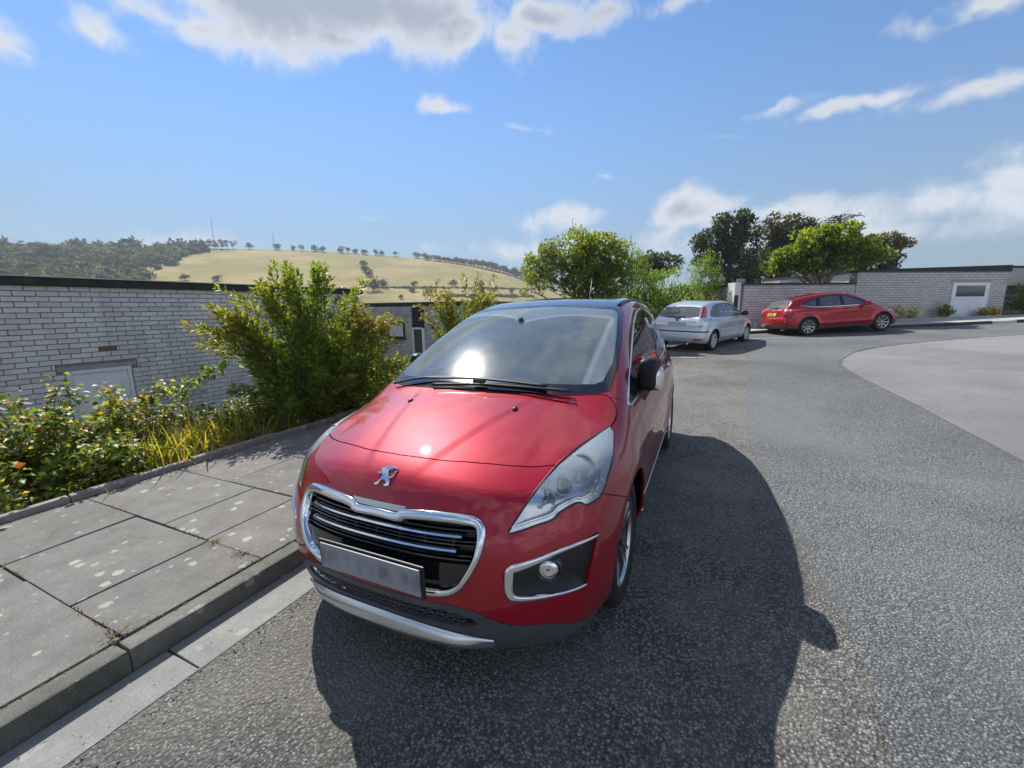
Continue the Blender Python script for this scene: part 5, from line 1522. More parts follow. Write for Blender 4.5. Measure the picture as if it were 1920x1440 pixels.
# ---------------------------------------------------------------- plants
def leaf_mat(name, rough=.45, trans=.45, spec=.4):
    m = bpy.data.materials.new(name); m.use_nodes = True; t = NT(m.node_tree); nt = m.node_tree; b = nt.nodes['Principled BSDF']
    at = t.n('ShaderNodeAttribute'); at.attribute_name = 'Col'
    t.l(at.outputs[0], b.inputs['Base Color']); b.inputs['Roughness'].default_value = rough; b.inputs['Specular IOR Level'].default_value = spec
    tr = t.n('ShaderNodeBsdfTranslucent')
    c = t.mix(1.0, at.outputs[0], (1.75, 1.6, .6), 'MULTIPLY'); t.l(c, tr.inputs[0])
    mx = t.n('ShaderNodeMixShader'); mx.inputs[0].default_value = trans; t.l(b.outputs[0], mx.inputs[1]); t.l(tr.outputs[0], mx.inputs[2])
    t.l(mx.outputs[0], nt.nodes['Material Output'].inputs[0]); return m
M_LEAF = leaf_mat('leaf', .45, .52); M_LEAFD = leaf_mat('dark leaf', .5, .30); M_LEAFF = leaf_mat('far leaf', .7, .3, .2); M_DRY = leaf_mat('dry leaf', .8, .35, .2)
M_BARK = nmat('bark', [(.3, (.05, .04, .03)), (.7, (.13, .105, .08))], 14, .9, .8, 60)
M_BARKP = nmat('pale bark', [(.3, (.14, .12, .10)), (.7, (.26, .235, .20))], 12, .9, .6, 60)
M_STEM = nmat('dry stem', [(.3, (.20, .15, .085)), (.7, (.36, .29, .17))], 20, .8)

def rand_unit(r, n):
    v = r.normal(0, 1, (n, 3)); return v/np.linalg.norm(v, axis=1)[:, None]

def leaves(name, pos, d, nrm, L, W, col, m, parent, fold=.25, curl=.0, kind='stuff', shape='leaf'):
    """one folded leaf per point: base, two shoulders, tip"""
    N = len(pos); d = d/np.maximum(np.linalg.norm(d, axis=1), 1e-9)[:, None]
    s = np.cross(d, nrm); s /= np.maximum(np.linalg.norm(s, axis=1), 1e-9)[:, None]; u = np.cross(s, d)
    L = np.broadcast_to(L, N)[:, None]; W = np.broadcast_to(W, N)[:, None]
    b = pos; l = pos+d*L*.45+s*W*.5+u*W*fold*.5; rr = pos+d*L*.45-s*W*.5+u*W*fold*.5; mid = pos+d*L*.5; tip = pos+d*L-u*L*curl
    V = np.stack([b, rr, tip, l, mid], 1).reshape(-1, 3)
    i = np.arange(N)[:, None]*5
    F = np.concatenate([i+np.array([[0, 1, 4]]), i+np.array([[1, 2, 4]]), i+np.array([[2, 3, 4]]), i+np.array([[3, 0, 4]])], 1).reshape(-1, 3)
    me = fast_mesh(name, V, F, 3)
    a = me.color_attributes.new('Col', 'FLOAT_COLOR', 'POINT')
    cc = np.ones((N, 5, 4), np.float32); cc[:, :, :3] = col[:, None, :]; a.data.foreach_set('color', cc.ravel())
    me.polygons.foreach_set('use_smooth', [True]*len(me.polygons))
    o = new_obj(name, me, parent, m)
    if kind: o['kind'] = kind
    return o

def pick(r, n, pal, wts=None, jit=.18):
    pal = np.array(pal, float); k = r.choice(len(pal), n, p=None if wts is None else np.array(wts)/sum(wts))
    return np.clip(1.55*pal[k]*(1+r.normal(0, jit, (n, 1)))*(1+r.normal(0, .06, (n, 3))), .002, 1)

def blob_tree(name, label, cat, base, trunk, lobes, nclump, nleaf, L, W, pal, wts, m, seed, bark=None, stems=1, spread=.35, group=None, lean=(0, 0), clump_r=.35, up=.4, tr=.12, parent=None, twigs=True):
    """trunk(s) and limbs out to leaf clumps that fill the given lobes (x, y, z, rx, ry, rz relative to base)"""
    r = np.random.default_rng(seed)
    o = thing(name, label, cat, base, 0, group)
    lob = np.array(lobes, float); vol = lob[:, 3]*lob[:, 4]*lob[:, 5]
    k = r.choice(len(lob), nclump, p=vol/vol.sum())
    u = rand_unit(r, nclump); rad = r.uniform(.35, 1, nclump)**.45
    cl = lob[k, :3]+u*rad[:, None]*lob[k, 3:]
    zt = trunk
    paths = []; tw = []
    tops = []
    for s in range(stems):
        a = 2*math.pi*s/max(stems, 1)+r.uniform(0, 1); off = np.array([math.cos(a), math.sin(a), 0])*spread*(stems > 1)
        p0 = np.array([0, 0, -.1])+off*.15; p2 = np.array([lean[0], lean[1], zt])+off
        p1 = (p0+p2)/2+r.normal(0, .04*zt, 3)*np.array([1, 1, .2])
        P = smooth_path([p0, p1, p2], 9); paths.append((P, np.linspace(tr, tr*.55, 9)/math.sqrt(stems))); tops.append(P)
    # main limbs to each lobe, then twigs from the limb to clumps
    for li, lb in enumerate(lob):
        T = tops[li % len(tops)]; p0 = T[-1-(li % 3)]; p2 = lb[:3]+np.array([0, 0, -.25*lb[5]])
        p1 = p0+(p2-p0)*.5+np.array([0, 0, .10*np.linalg.norm(p2-p0)])+r.normal(0, .05, 3)*np.linalg.norm(p2-p0)
        P = smooth_path([p0, p1, p2], 9); paths.append((P, np.linspace(tr*.45, tr*.18, 9)/math.sqrt(stems)**.5))
        for c in cl[k == li][:(26 if twigs else 8)]:
            j = r.integers(3, 9); q0 = P[j]; q1 = (q0+c)/2+r.normal(0, .06, 3)*np.linalg.norm(c-q0)
            tw.append((smooth_path([q0, q1, c], 5), np.linspace(tr*.13, tr*.04, 5)))
    tube_obj('trunk', paths[:stems], bark or M_BARK, o, 8)
    lo = tube_obj('branches', paths[stems:]+tw, bark or M_BARK, o, 5); lo['kind'] = 'stuff'
    n = nclump*nleaf
    ci = np.repeat(np.arange(nclump), nleaf)
    dv = rand_unit(r, n); rr = r.uniform(.2, 1, n)**.5
    cr = clump_r*r.uniform(.6, 1.25, nclump)
    pos = cl[ci]+dv*(rr*cr[ci])[:, None]*np.array([1, 1, .75])
    d = dv*.7+r.normal(0, .5, (n, 3))+np.array([0, 0, up*.3]); nr = dv*.4+np.array([0, 0, 1.])+r.normal(0, .45, (n, 3))
    sh = r.normal(0, .12, nclump)
    col = pick(r, n, pal, wts)*(1+sh[ci])[:, None]
    ft = max(1, 1)
    leaves('foliage', pos, d, nr, L*r.uniform(.7, 1.3, n), W*r.uniform(.7, 1.3, n), np.clip(col, .002, 1), m, o)
    return o
G1 = [(.045, .085, .014), (.060, .110, .018), (.085, .135, .022), (.11, .15, .025)]
GY = [(.07, .11, .016), (.11, .15, .02), (.16, .18, .025), (.20, .17, .03), (.22, .13, .03)]
GD = [(.018, .032, .010), (.026, .044, .013), (.036, .055, .016), (.045, .06, .02)]
GB = [(.045, .048, .015), (.06, .055, .018), (.035, .045, .013)]

# the big shrub leaning over the path
def shoot_shrub(name, label, base, shoots, seed, nleaf, L, W, pal, wts, group=None, red=None):
    """upright leafy shoots: each shoot carries paired leaves all along, longer and paler at the tips"""
    r = np.random.default_rng(seed); o = thing(name, label, 'shrub', base, 0, group)
    paths = []; P_ = []; D_ = []; C_ = []
    for (tx, ty, tz, spread, w, tint) in shoots:
        n = int(w)
        for i in range(n):
            b = np.array([r.normal(0, .12), r.normal(0, .12), 0]); e = np.array([tx, ty, tz])+r.normal(0, spread, 3)*np.array([1, 1, .8])
            mid = b+(e-b)*.5+np.array([0, 0, .12*np.linalg.norm(e-b)])+r.normal(0, .08, 3)
            P = smooth_path([b, mid, e], 22); paths.append((P[:20], np.linspace(.012, .003, 20)))
            t = np.gradient(P, axis=0); t /= np.linalg.norm(t, axis=1)[:, None]
            m = nleaf
            f = r.uniform(.22, 1, m)**.75; idx = f*21; i0 = np.minimum(idx.astype(int), 20); fr = (idx-i0)[:, None]
            pt = P[i0]*(1-fr)+P[i0+1]*fr; tt = t[i0]
            side = rand_unit(r, m); side -= tt*(side*tt).sum(1)[:, None]; side /= np.linalg.norm(side, axis=1)[:, None]
            # short side twigs
            tl = r.uniform(.02, .22, m)*(1.15-f)
            P_.append(pt+side*tl[:, None]); D_.append(side*.8+tt*.7+np.array([0, 0, .1]))
            c = pick(r, m, pal, wts); tipk = (f > .80)[:, None]*np.array(tint)[None]
            C_.append(np.where(tipk.any(1)[:, None], c*.55+tipk*.45, c))
    pos = np.concatenate(P_); d = np.concatenate(D_); col = np.concatenate(C_); n = len(pos)
    so = tube_obj('stems', paths, M_BARK, o, 5); so['kind'] = 'stuff'
    nr = np.array([0, 0, 1.])+r.normal(0, .6, (n, 3))
    leaves('foliage', pos, d, nr, L*r.uniform(.6, 1.35, n), W*r.uniform(.7, 1.3, n), np.clip(col, .002, 1), M_LEAF, o, fold=.35, curl=.12)
    return o
SB = bank(np.array([-5.35]), np.array([3.75]))[0]
shoot_shrub('shrub', 'large leaning green and yellow leafed shrub beside the path, behind the red car', (-5.35, 3.75, SB),
    [(-.15, -.15, 2.18, .13, 9, (.13, .17, .03)), (.10, .20, 2.25, .10, 7, (.12, .17, .03)), (-.38, -.45, 2.0, .15, 10, (.19, .19, .03)), (-.48, -.78, 1.62, .13, 10, (.26, .21, .03)),
     (-.48, -1.02, 1.42, .11, 8, (.28, .22, .03)), (-.25, -.62, 1.05, .20, 10, (.12, .15, .03)), (.40, .55, 1.62, .15, 10, (.25, .13, .035)), (.65, .85, 1.40, .13, 8, (.24, .13, .035)), (.55, .55, 2.05, .03, 2, (.14, .17, .03)),
     (.1, -.1, 1.4, .35, 14, (.09, .12, .02)), (.5, .2, 1.0, .3, 12, (.08, .11, .02)), (-.1, -.5, .75, .28, 12, (.08, .11, .02)), (.3, .7, .75, .3, 12, (.08, .11, .02)), (.35, -.1, .6, .25, 10, (.07, .10, .02)), (.75, .9, .9, .2, 8, (.13, .15, .03))],
    21, 215, .085, .031, [(.085, .135, .02), (.12, .18, .026), (.17, .215, .032), (.06, .09, .016), (.22, .20, .035)], [3, 4, 4, 1.5, 1.5])
SB2 = bank(np.array([-5.65]), np.array([7.9]))[0]
shoot_shrub('shrub', 'small yellow green shrub with orange tips seen over the red car bonnet', (-5.65, 7.9, SB2),
    [(-.25, -.1, 1.95, .22, 9, (.24, .16, .03)), (.3, .3, 2.05, .22, 9, (.2, .17, .03)), (.6, .5, 1.8, .2, 7, (.22, .15, .03)), (-.55, -.4, 1.55, .2, 7, (.26, .14, .03)), (0, 0, 1.2, .35, 12, (.1, .12, .02))],
    22, 120, .10, .038, [(.08, .12, .018), (.12, .15, .02), (.17, .17, .025), (.06, .09, .016)], [3, 3, 2, 2])

# trees
blob_tree('tree', 'spreading green tree with grey branches, behind the red car roof', 'tree', (-5.15, 14.1, .1), 1.0,
    [(-1.25, -.25, 2.75, .85, .8, .75), (-.35, 0, 3.35, .95, .9, .65), (.55, .2, 3.15, .9, .9, .75), (1.1, .3, 2.45, .6, .7, .7), (-1.7, -.4, 2.1, .45, .5, .4), (-1.25, -.2, 1.45, .35, .4, .3), (.2, .1, 2.3, .9, .8, .7)],
    230, 75, .115, .058, [(.055, .085, .014), (.085, .125, .018), (.13, .165, .022), (.17, .19, .03)], [2, 4, 4, 2], M_LEAF, 31, M_BARKP, 5, .45, clump_r=.27, tr=.15)
blob_tree('tree', 'light green upright bush right of the spreading tree, with bare tips', 'tree', (-3.95, 16.6, .28), .6,
    [(-.2, 0, 2.2, .75, .7, 1.1), (.3, .1, 1.5, .8, .8, 1.0), (-.6, 0, 1.2, .7, .7, .9), (-.15, 0, 3.1, .3, .3, .5)],
    80, 70, .13, .035, [(.06, .11, .018), (.09, .15, .022), (.13, .18, .03)], [3, 4, 2], M_LEAF, 32, M_BARK, 4, .3, clump_r=.35, tr=.10)
blob_tree('tree', 'small dark round crowned tree standing behind the bright bushes', 'tree', (-5.6, 29.5, .6), 2.2,
    [(-.5, 0, 3.5, 1.1, 1.1, .8), (.5, 0, 3.7, 1.1, 1.1, .7)], 55, 50, .20, .11, GD, None, M_LEAFD, 33, M_BARK, 1, clump_r=.4, tr=.16)
blob_tree('bush', 'bright green bush with broad leaves, left of the silver car', 'bush', (-3.2, 19.7, .38), .5,
    [(-.3, 0, 1.9, .9, .9, 1.0), (.3, -.3, 1.1, 1.1, .9, .9), (-.6, -.2, 1.0, .9, .8, .8)], 85, 60, .14, .075, [(.06, .10, .016), (.095, .15, .022), (.14, .18, .03)], None, M_LEAF, 34, M_BARK, 3, .3, clump_r=.33, tr=.10)
blob_tree('bush', 'feathery light green bush above the silver car roof', 'bush', (-1.9, 21.6, .5), .6,
    [(0, 0, 2.1, .7, .7, 1.2), (.3, 0, 1.2, .9, .9, .9), (.1, .1, 2.9, .3, .3, .5)], 75, 75, .15, .032, [(.08, .14, .02), (.11, .17, .03), (.06, .10, .018)], None, M_LEAF, 35, M_BARK, 4, .3, clump_r=.33, tr=.08)
blob_tree('bush', 'pale flowered bush just behind the silver car roof', 'bush', (-1.5, 20.9, .45), .4,
    [(0, 0, 1.0, .75, .6, .7), (-.5, .1, .9, .6, .5, .6)], 45, 45, .12, .06, [(.07, .10, .02), (.14, .15, .05), (.22, .19, .11)], None, M_LEAF, 36, M_BARK, 3, .2, clump_r=.28, tr=.06)
blob_tree('bush', 'dark hedge bush filling the gap behind the red car roof', 'bush', (-3.9, 15.2, .2), .4,
    [(0, 0, .9, 1.0, .8, .8), (-1.0, -.2, 1.0, .9, .8, .8), (.4, 1.2, .9, .9, .9, .9)], 95, 50, .12, .06, [(.03, .055, .012), (.05, .085, .015), (.075, .11, .02)], None, M_LEAF, 37, M_BARK, 3, .4, clump_r=.32, tr=.07)
blob_tree('tree', 'flat topped bright green tree standing over the parked red hatchback', 'tree', (2.55, 22.95, .75), 1.35,
    [(-1.2, 0, 2.75, .75, .8, .45), (-.3, 0, 3.2, .95, .95, .70), (.6, .1, 3.45, 1.0, .9, .62), (1.3, .2, 3.0, .8, .8, .55), (.1, -.2, 2.65, .9, .8, .4), (-1.65, 0, 2.40, .4, .4, .25), (1.9, .3, 2.75, .5, .5, .35)],
    190, 75, .15, .085, [(.055, .09, .014), (.085, .13, .018), (.13, .17, .024), (.17, .195, .03)], [2, 4, 4, 2], M_LEAF, 38, M_BARKP, 1, clump_r=.30, tr=.19)
blob_tree('tree', 'tall dark evergreen with sky showing through, left end of the far tree group', 'tree', (-1.9, 45, 1.0), 5.0,
    [(-1.6, 0, 6.3, 1.5, 1.6, 1.3), (0, 0, 7.8, 1.7, 1.7, 1.2), (.9, 0, 6.0, 1.5, 1.6, 1.6), (-2.0, 0, 4.2, 1.3, 1.4, 1.2), (.8, 0, 3.4, 1.5, 1.5, 1.6), (-.6, .3, 4.6, 1.0, 1.2, 1.2), (-1.4, 0, 1.6, 1.2, 1.3, 1.0)],
    210, 55, .30, .15, GD, None, M_LEAFD, 39, M_BARK, 1, clump_r=.55, tr=.30)
blob_tree('tree', 'dense brown green tree in the middle of the far tree group', 'tree', (2.2, 50, 1.4), 4.0,
    [(-.2, 0, 7.3, 2.0, 1.8, 1.4), (1.0, 0, 6.6, 2.0, 1.8, 1.6), (.2, 0, 4.6, 2.6, 2.0, 2.0), (-.6, 0, 2.6, 2.4, 2.0, 2.0)],
    190, 55, .34, .17, GB, None, M_LEAFD, 40, M_BARK, 1, clump_r=.6, tr=.32)
blob_tree('tree', 'dark bushy tree at the right end of the far tree group', 'tree', (8.2, 47.3, 1.4), 2.2,
    [(-.8, 0, 3.6, 1.7, 1.6, 1.5), (.9, 0, 3.1, 1.6, 1.5, 1.5), (.2, 0, 4.6, 1.2, 1.2, .8), (1.9, 0, 2.0, .9, 1.0, 1.0)], 120, 50, .30, .15, [(.02, .038, .011), (.032, .055, .014), (.045, .07, .018)], None, M_LEAFD, 41, M_BARK, 1, clump_r=.5, tr=.2)
blob_tree('tree', 'windswept olive tree with bare pale branches leaning right', 'tree', (9.3, 46.6, 1.4), 3.2,
    [(.3, 0, 5.3, 1.2, .9, .42), (1.2, 0, 4.9, .8, .7, .35)], 45, 40, .24, .12, [(.075, .075, .025), (.10, .09, .035)], None, M_LEAFD, 42, M_BARKP, 3, .5, clump_r=.32, lean=(.5, 0), tr=.16)
def bare_top():
    o = thing('tree', 'dead flat topped pine snag above the far trees', 'tree', (6.5, 48.5, 1.4))
    r = np.random.default_rng(9); paths = [(smooth_path([(0, 0, -.2), (.05, 0, 4), (-.05, 0, 7.9)], 9), np.linspace(.2, .07, 9))]; tw = []
    for k in range(26):
        z = r.uniform(6.6, 7.9); a = r.uniform(0, 2*math.pi); l = r.uniform(.6, 1.7)
        e = np.array([l*math.cos(a), l*math.sin(a), z+r.uniform(-.15, .35)]); tw.append((smooth_path([(0, 0, z-.15), e*.5+np.array([0, 0, z*.5+.05]), e], 6), np.linspace(.05, .012, 6)))
        for j in range(3):
            q = e*.7+np.array([0, 0, z*.3]); tw.append(([q, q+r.normal(0, .25, 3)*np.array([1, 1, .35])], [.02, .008]))
    tube_obj('trunk', paths, M_BARK, o, 7); b = tube_obj('branches', tw, M_BARK, o, 4); b['kind'] = 'stuff'
    n = 220; t = [tw[i] for i in r.integers(0, len(tw), n)]; pos = np.array([np.array(p[0][-1]) for p in t])+r.normal(0, .12, (n, 3))*np.array([1, 1, .4])
    leaves('foliage', pos, rand_unit(r, n), np.array([0, 0, 1.])+r.normal(0, .3, (n, 3)), .22, .08, pick(r, n, GB), M_LEAFD, o)
bare_top()
# thin bare shoots above the left tree
for i, (x, y, z0, hgt, lab) in enumerate(((-3.85, 16.2, 2.6, 1.55, 'thin bare twig sticking up above the light green bush'), (-5.3, 14.0, 3.4, 1.05, 'thin bare twig poking from the top of the spreading tree'))):
    o = thing('twig', lab, 'twig', (x, y, z0)); tube_obj('stem', [(smooth_path([(0, 0, -.6), (-.05, 0, hgt*.5), (-.14, 0, hgt)], 8), np.linspace(.02, .006, 8))], M_BARK, o, 5)
    n = 12; r = np.random.default_rng(i); z = np.linspace(.1, hgt, n); pos = np.stack([-.14*(z/hgt)**1.5, z*0, z], 1); leaves('foliage', pos, rand_unit(r, n)+np.array([0, 0, .4]), rand_unit(r, n), .07, .03, pick(r, n, GD), M_LEAFD, o)

# ---- plants of the bed along the path
def bedz(x, y): return float(bank(np.array([x]), np.array([y]))[0])
def edge_x(y): return -4.72-.07*y-.06
def bramble(label, x, y, rx, ry, h, n, pal, wts, seed, red=0):
    r = np.random.default_rng(seed); o = thing('bramble', label, 'bramble', (x, y, bedz(x, y)), 0, 'brambles in the bed')
    st_ = []; pos = []; dd = []
    for k in range(26):
        a = r.uniform(0, 2*math.pi); q = r.uniform(.3, 1)
        e = np.array([rx*q*math.cos(a), ry*q*math.sin(a), h*r.uniform(.35, 1)*(1-.45*q*q)]); m = e*.5+np.array([0, 0, h*.35]); P = smooth_path([(r.normal(0, .1), r.normal(0, .1), -.1), m, e], 16); st_.append((P, np.linspace(.006, .0025, 16)))
        nn = n//26; j = r.integers(3, 16, nn); pos.append(P[j]+r.normal(0, .045, (nn, 3))); dd.append(r.normal(0, 1, (nn, 3))*np.array([1, 1, .35]))
    s = tube_obj('stems', st_, nmat('bramble stem', [(.3, (.07, .02, .02)), (.7, (.12, .05, .03))], 20, .7), o, 4); s['kind'] = 'stuff'
    pos = np.concatenate(pos); dd = np.concatenate(dd); m = len(pos)
    leaves('foliage', pos, dd, np.array([0, 0, 1.])+r.normal(0, .45, (m, 3)), .062*r.uniform(.5, 1.4, m), .046*r.uniform(.7, 1.3, m), pick(r, m, pal, wts, .22), M_LEAF, o, fold=.4, curl=.2)
BR = [(.08, .13, .02), (.12, .165, .028), (.17, .19, .035), (.04, .06, .014), (.27, .18, .03), (.26, .09, .02), (.20, .20, .11)]
bramble('low bramble with red and yellow leaves at the left picture edge', -5.28, .42, .62, .70, .95, 4200, BR, [3, 3, 2, 2, 1.2, 1, .7], 51)
bramble('bramble with upright brown tipped shoots in front of the white door', -5.65, 1.10, .62, .65, 1.5, 4200, BR, [3, 3, 2, 2, .8, .4, 1], 52)
bramble('green bramble along the path edging, next to the grass blades', -5.12, 1.35, .38, .55, .55, 2600, BR, [3, 4, 3, 2, .4, .1, .2], 53)
bramble('dim bramble below the large shrub', -5.45, 2.85, .55, .7, .85, 2800, BR, [3, 3, 1, 4, .2, .1, .2], 54)
bramble('yellowing bramble between the grass blades and the white door', -5.75, 1.9, .65, .7, 1.5, 4200, BR, [2, 3, 4, 2, 1.5, .4, .4], 55)
bramble('dark ground bramble at the foot of the shrub by the red car headlamp', -5.25, 4.1, .4, .8, .5, 2200, BR, [3, 2, 1, 5, .2, .05, .1], 56)
bramble('bright yellow green bramble beyond the shrub along the path', -5.6, 5.4, .5, .9, .75, 1500, [(.13, .16, .025), (.18, .19, .03), (.09, .13, .02)], None, 57)
bramble('leafy bramble at the far end of the bed, beside the car door', -5.6, 7.0, .5, .9, .6, 1200, BR, [3, 3, 3, 2, .5, .1, .1], 58)
bramble('bramble spilling down the bank towards the house', -6.2, .7, .85, 1.0, 1.5, 3600, BR, [3, 3, 2, 3, .6, .4, .3], 59)

def blades(label, x, y, n, h, w, pal, wts, seed, spread=.16, droop=.55, m=None):
    """tuft of strap leaves, each a bent ribbon"""
    r = np.random.default_rng(seed); o = thing('grass_clump', label, 'grass clump', (x, y, bedz(x, y)), 0, 'grass clumps in the bed')
    K = 7; V = []; F = []; C = []
    base = r.normal(0, 1, (n, 2))*spread; ang = r.uniform(0, 2*math.pi, n); hh = h*r.uniform(.55, 1.2, n); dr = droop*r.uniform(.3, 1.5, n); ww = w*r.uniform(.6, 1.4, n)
    t = np.linspace(0, 1, K)
    hx = np.cos(ang)[:, None]; hy = np.sin(ang)[:, None]
    out = (t[None]**1.8)*(hh*dr)[:, None]; z = hh[:, None]*(t[None]-(.55*dr[:, None])*t[None]**2.6)
    px = base[:, :1]+hx*out; py = base[:, 1:]+hy*out
    wid = ww[:, None]*np.clip(np.minimum(t*6+.45, 1)*(1-t**2.2)+.02, 0, 1)[None]
    Lf = np.stack([px-hy*wid, py+hx*wid, z], 2); Rt = np.stack([px+hy*wid, py-hx*wid, z+wid*.15], 2)
    V = np.stack([Lf, Rt], 2).reshape(-1, 3)
    b = (np.arange(n)*K*2)[:, None]; s = np.arange(K-1)[None]*2
    q = b+s; F = np.stack([q, q+1, q+3, q+2], 2).reshape(-1, 4)
    me = fast_mesh('blades', V, F, 4); col = np.repeat(pick(r, n, pal, wts), K*2, 0)
    a = me.color_attributes.new('Col', 'FLOAT_COLOR', 'POINT'); cc = np.ones((len(V), 4), np.float32); cc[:, :3] = col; a.data.foreach_set('color', cc.ravel())
    me.polygons.foreach_set('use_smooth', [True]*len(me.polygons)); ob = new_obj('blades', me, o, m or M_LEAF); ob['kind'] = 'stuff'
CB = [(.10, .145, .02), (.145, .17, .025), (.20, .185, .03), (.29, .22, .06), (.30, .17, .05)]
DB = [(.26, .20, .10), (.34, .27, .15), (.18, .12, .06), (.12, .08, .04)]
ords = ['first', 'second', 'third', 'fourth', 'fifth', 'sixth', 'seventh', 'eighth', 'ninth', 'tenth', 'eleventh', 'twelfth']
cl = [(-5.15, 1.75, 150, .55), (-5.30, 2.05, 180, .66), (-5.55, 2.35, 190, .80), (-5.20, 2.40, 170, .60), (-5.35, 2.75, 190, .70), (-5.65, 2.85, 190, .82), (-5.30, 3.15, 160, .62), (-5.65, 3.4, 160, .75), (-5.85, 1.7, 150, .85), (-5.3, 4.9, 90, .75), (-5.4, 5.8, 90, .7), (-5.5, 1.0, 50, .5)]
for i, (x, y, n, h) in enumerate(cl): blades('yellow green strap leaved clump in the bed, %s from the left' % ords[i], x, y, n, h, .0075, CB, [3, 4, 3, 1.5, .8], 60+i)
dc = [(-5.05, 1.85, 70, .40), (-5.02, 2.3, 80, .45), (-5.08, 2.75, 80, .45), (-5.1, 3.2, 70, .4), (-5.15, 3.6, 60, .35), (-5.0, 1.2, 40, .3), (-4.98, .7, 40, .25)]
for i, (x, y, n, h) in enumerate(dc): blades('dry straw coloured grass drooping over the path edging, %s from the left' % ords[i], x, y, n, h, .0028, DB, None, 80+i, .14, 1.0, M_DRY)
# tall dry stalks with seed heads against the brick wall
for i, (x, y, h, lx, ly) in enumerate(((-6.1, 1.35, 1.25, -.05, .12), (-6.2, 1.75, 1.45, .03, .10), (-6.3, 2.05, 1.55, -.04, -.12), (-6.0, 2.35, 1.30, .05, .15), (-6.4, 2.6, 1.75, .0, .05), (-6.1, 2.95, 1.35, .05, .2), (-6.3, 3.2, 1.5, 0, -.1), (-5.9, 1.05, 1.0, 0, .1))):
    r = np.random.default_rng(100+i); z0 = bedz(x, y)
    o = thing('dry_stalk', 'thin dry stalk with curled seed heads against the brick wall, %s from the left' % ords[i], 'dry stalk', (x, y, z0), 0, 'dry stalks in the bed')
    P = smooth_path([(0, 0, -.05), (lx*.3, ly*.3, h*.5), (lx, ly, h)], 12); tube_obj('stem', [(P, np.linspace(.005, .002, 12))], M_STEM, o, 5)
    tw = []
    for k in range(9):
        j = r.integers(5, 12); a = r.uniform(0, 6.28); l = r.uniform(.06, .2); q = P[j]; e = q+np.array([l*math.cos(a), l*math.sin(a), r.uniform(-.05, .06)])
        tw.append((smooth_path([q, (q+e)/2+np.array([0, 0, .03]), e], 6), np.linspace(.0025, .004, 6)))
    s = tube_obj('seed_heads', tw, M_STEM, o, 4); s['kind'] = 'stuff'
# young horizontal spray left of the big shrub
def spray():
    o = thing('leafy_branch', 'leafy green branch reaching left in front of the brick wall', 'branch', (-5.9, 2.35, bedz(-5.9, 2.35)))
    P = smooth_path([(.0, .35, .2), (.02, .25, .95), (0, -.05, 1.20), (0, .42, 1.42)], 20); P = smooth_path([(0, .05, .1), (0, .0, .8), (.0, .08, 1.16), (0, .50, 1.42)], 20)
    tube_obj('stem', [(P, np.linspace(.010, .004, 20))], M_BARK, o, 6); r = np.random.default_rng(3); n = 170; j = r.integers(12, 20, n)
    leaves('foliage', P[j]+r.normal(0, .05, (n, 3))*np.array([1, 1, .8]), r.normal(0, 1, (n, 3))+np.array([0, .4, .4]), np.array([0, 0, 1.])+r.normal(0, .5, (n, 3)), .085, .04, pick(r, n, [(.08, .13, .02), (.13, .17, .03)]), M_LEAF, o)
spray()
# one big curled brown leaf at the path edge
def big_leaf():
    x, y = -4.86, .60; o = thing('fallen_leaf', 'large curled brown leaf at the left edge of the bed', 'leaf', (x, y, bedz(x, y)+.12))
    V = []; F = []
    for i in range(9):
        for j in range(7):
            u, v = i/8-.5, j/6-.5; w = math.cos(v*2.8)**.6 if abs(v) < .55 else 0
            V.append((u*.13*w, v*.20, .05+.05*u*u*4+.03*math.sin(v*5)))
    for i in range(8):
        for j in range(6): F.append((i*7+j, (i+1)*7+j, (i+1)*7+j+1, i*7+j+1))
    ob = mesh_obj('blade', V, F, nmat('brown leaf', [(.3, (.24, .11, .045)), (.7, (.38, .20, .09))], 20, .7), o, True); ob.rotation_euler = (.3, -.7, .4)
    tube_obj('leaf_stalk', [([(0, .10, .05), (.01, .16, .02)], .004)], M_STEM, o, 5)
big_leaf()
# plants along the far house
for i, (u, dq, s, pal, lab) in enumerate(((-1.9, .45, .55, [(.16, .17, .09), (.30, .29, .22)], 'silvery leaved plant against the far brick wall, left of the white door'), (-.3, .40, .5, [(.20, .20, .13), (.42, .41, .36)], 'white flowered plant at the bonnet of the parked red hatchback'), (.35, .42, .45, [(.20, .20, .14), (.45, .44, .40)], 'low white flowered plant by the far kerb'), (1.95, .38, .42, [(.07, .10, .03), (.14, .16, .06)], 'small green plant just left of the white stable door'), (4.3, .42, .24, [(.40, .31, .04), (.48, .40, .08), (.15, .16, .05)], 'yellow flowered plant in front of the white stable door'), (3.85, .42, .24, [(.42, .33, .04), (.14, .16, .05)], 'left half of the yellow flowers before the stable door'), (-3.2, .3, .6, [(.16, .17, .06), (.26, .25, .14)], 'pale plant behind the red hatchback bonnet'))):
    q = WA+WD*u+WNRM*dq; z = float(GZ(*q))+.1
    blob_tree('plant', lab, 'plant', (q[0], q[1], z), s*.4, [(0, 0, s*.75, s*.6, s*.5, s*.5)], 26, 26, .08, .045, pal, None, M_LEAF, 120+i, M_BARK, 3, .1, clump_r=.14, tr=.03)
for i, (u, dq, lab) in enumerate(((6.4, .15, 'green leafy bush at the right picture edge beside the far house'), (7.6, .2, 'larger green bush running out of the picture at right'))):
    q = WA+WD*u+WNRM*dq; z = float(GZ(*q))+.1
    blob_tree('bush', lab, 'bush', (q[0], q[1], z), .4, [(0, 0, .75, .75, .6, .65), (.5, .2, .9, .6, .5, .6)], 60, 40, .11, .06, [(.05, .09, .015), (.09, .14, .02), (.16, .19, .05)], None, M_LEAF, 140+i, M_BARK, 3, .2, clump_r=.22, tr=.05)
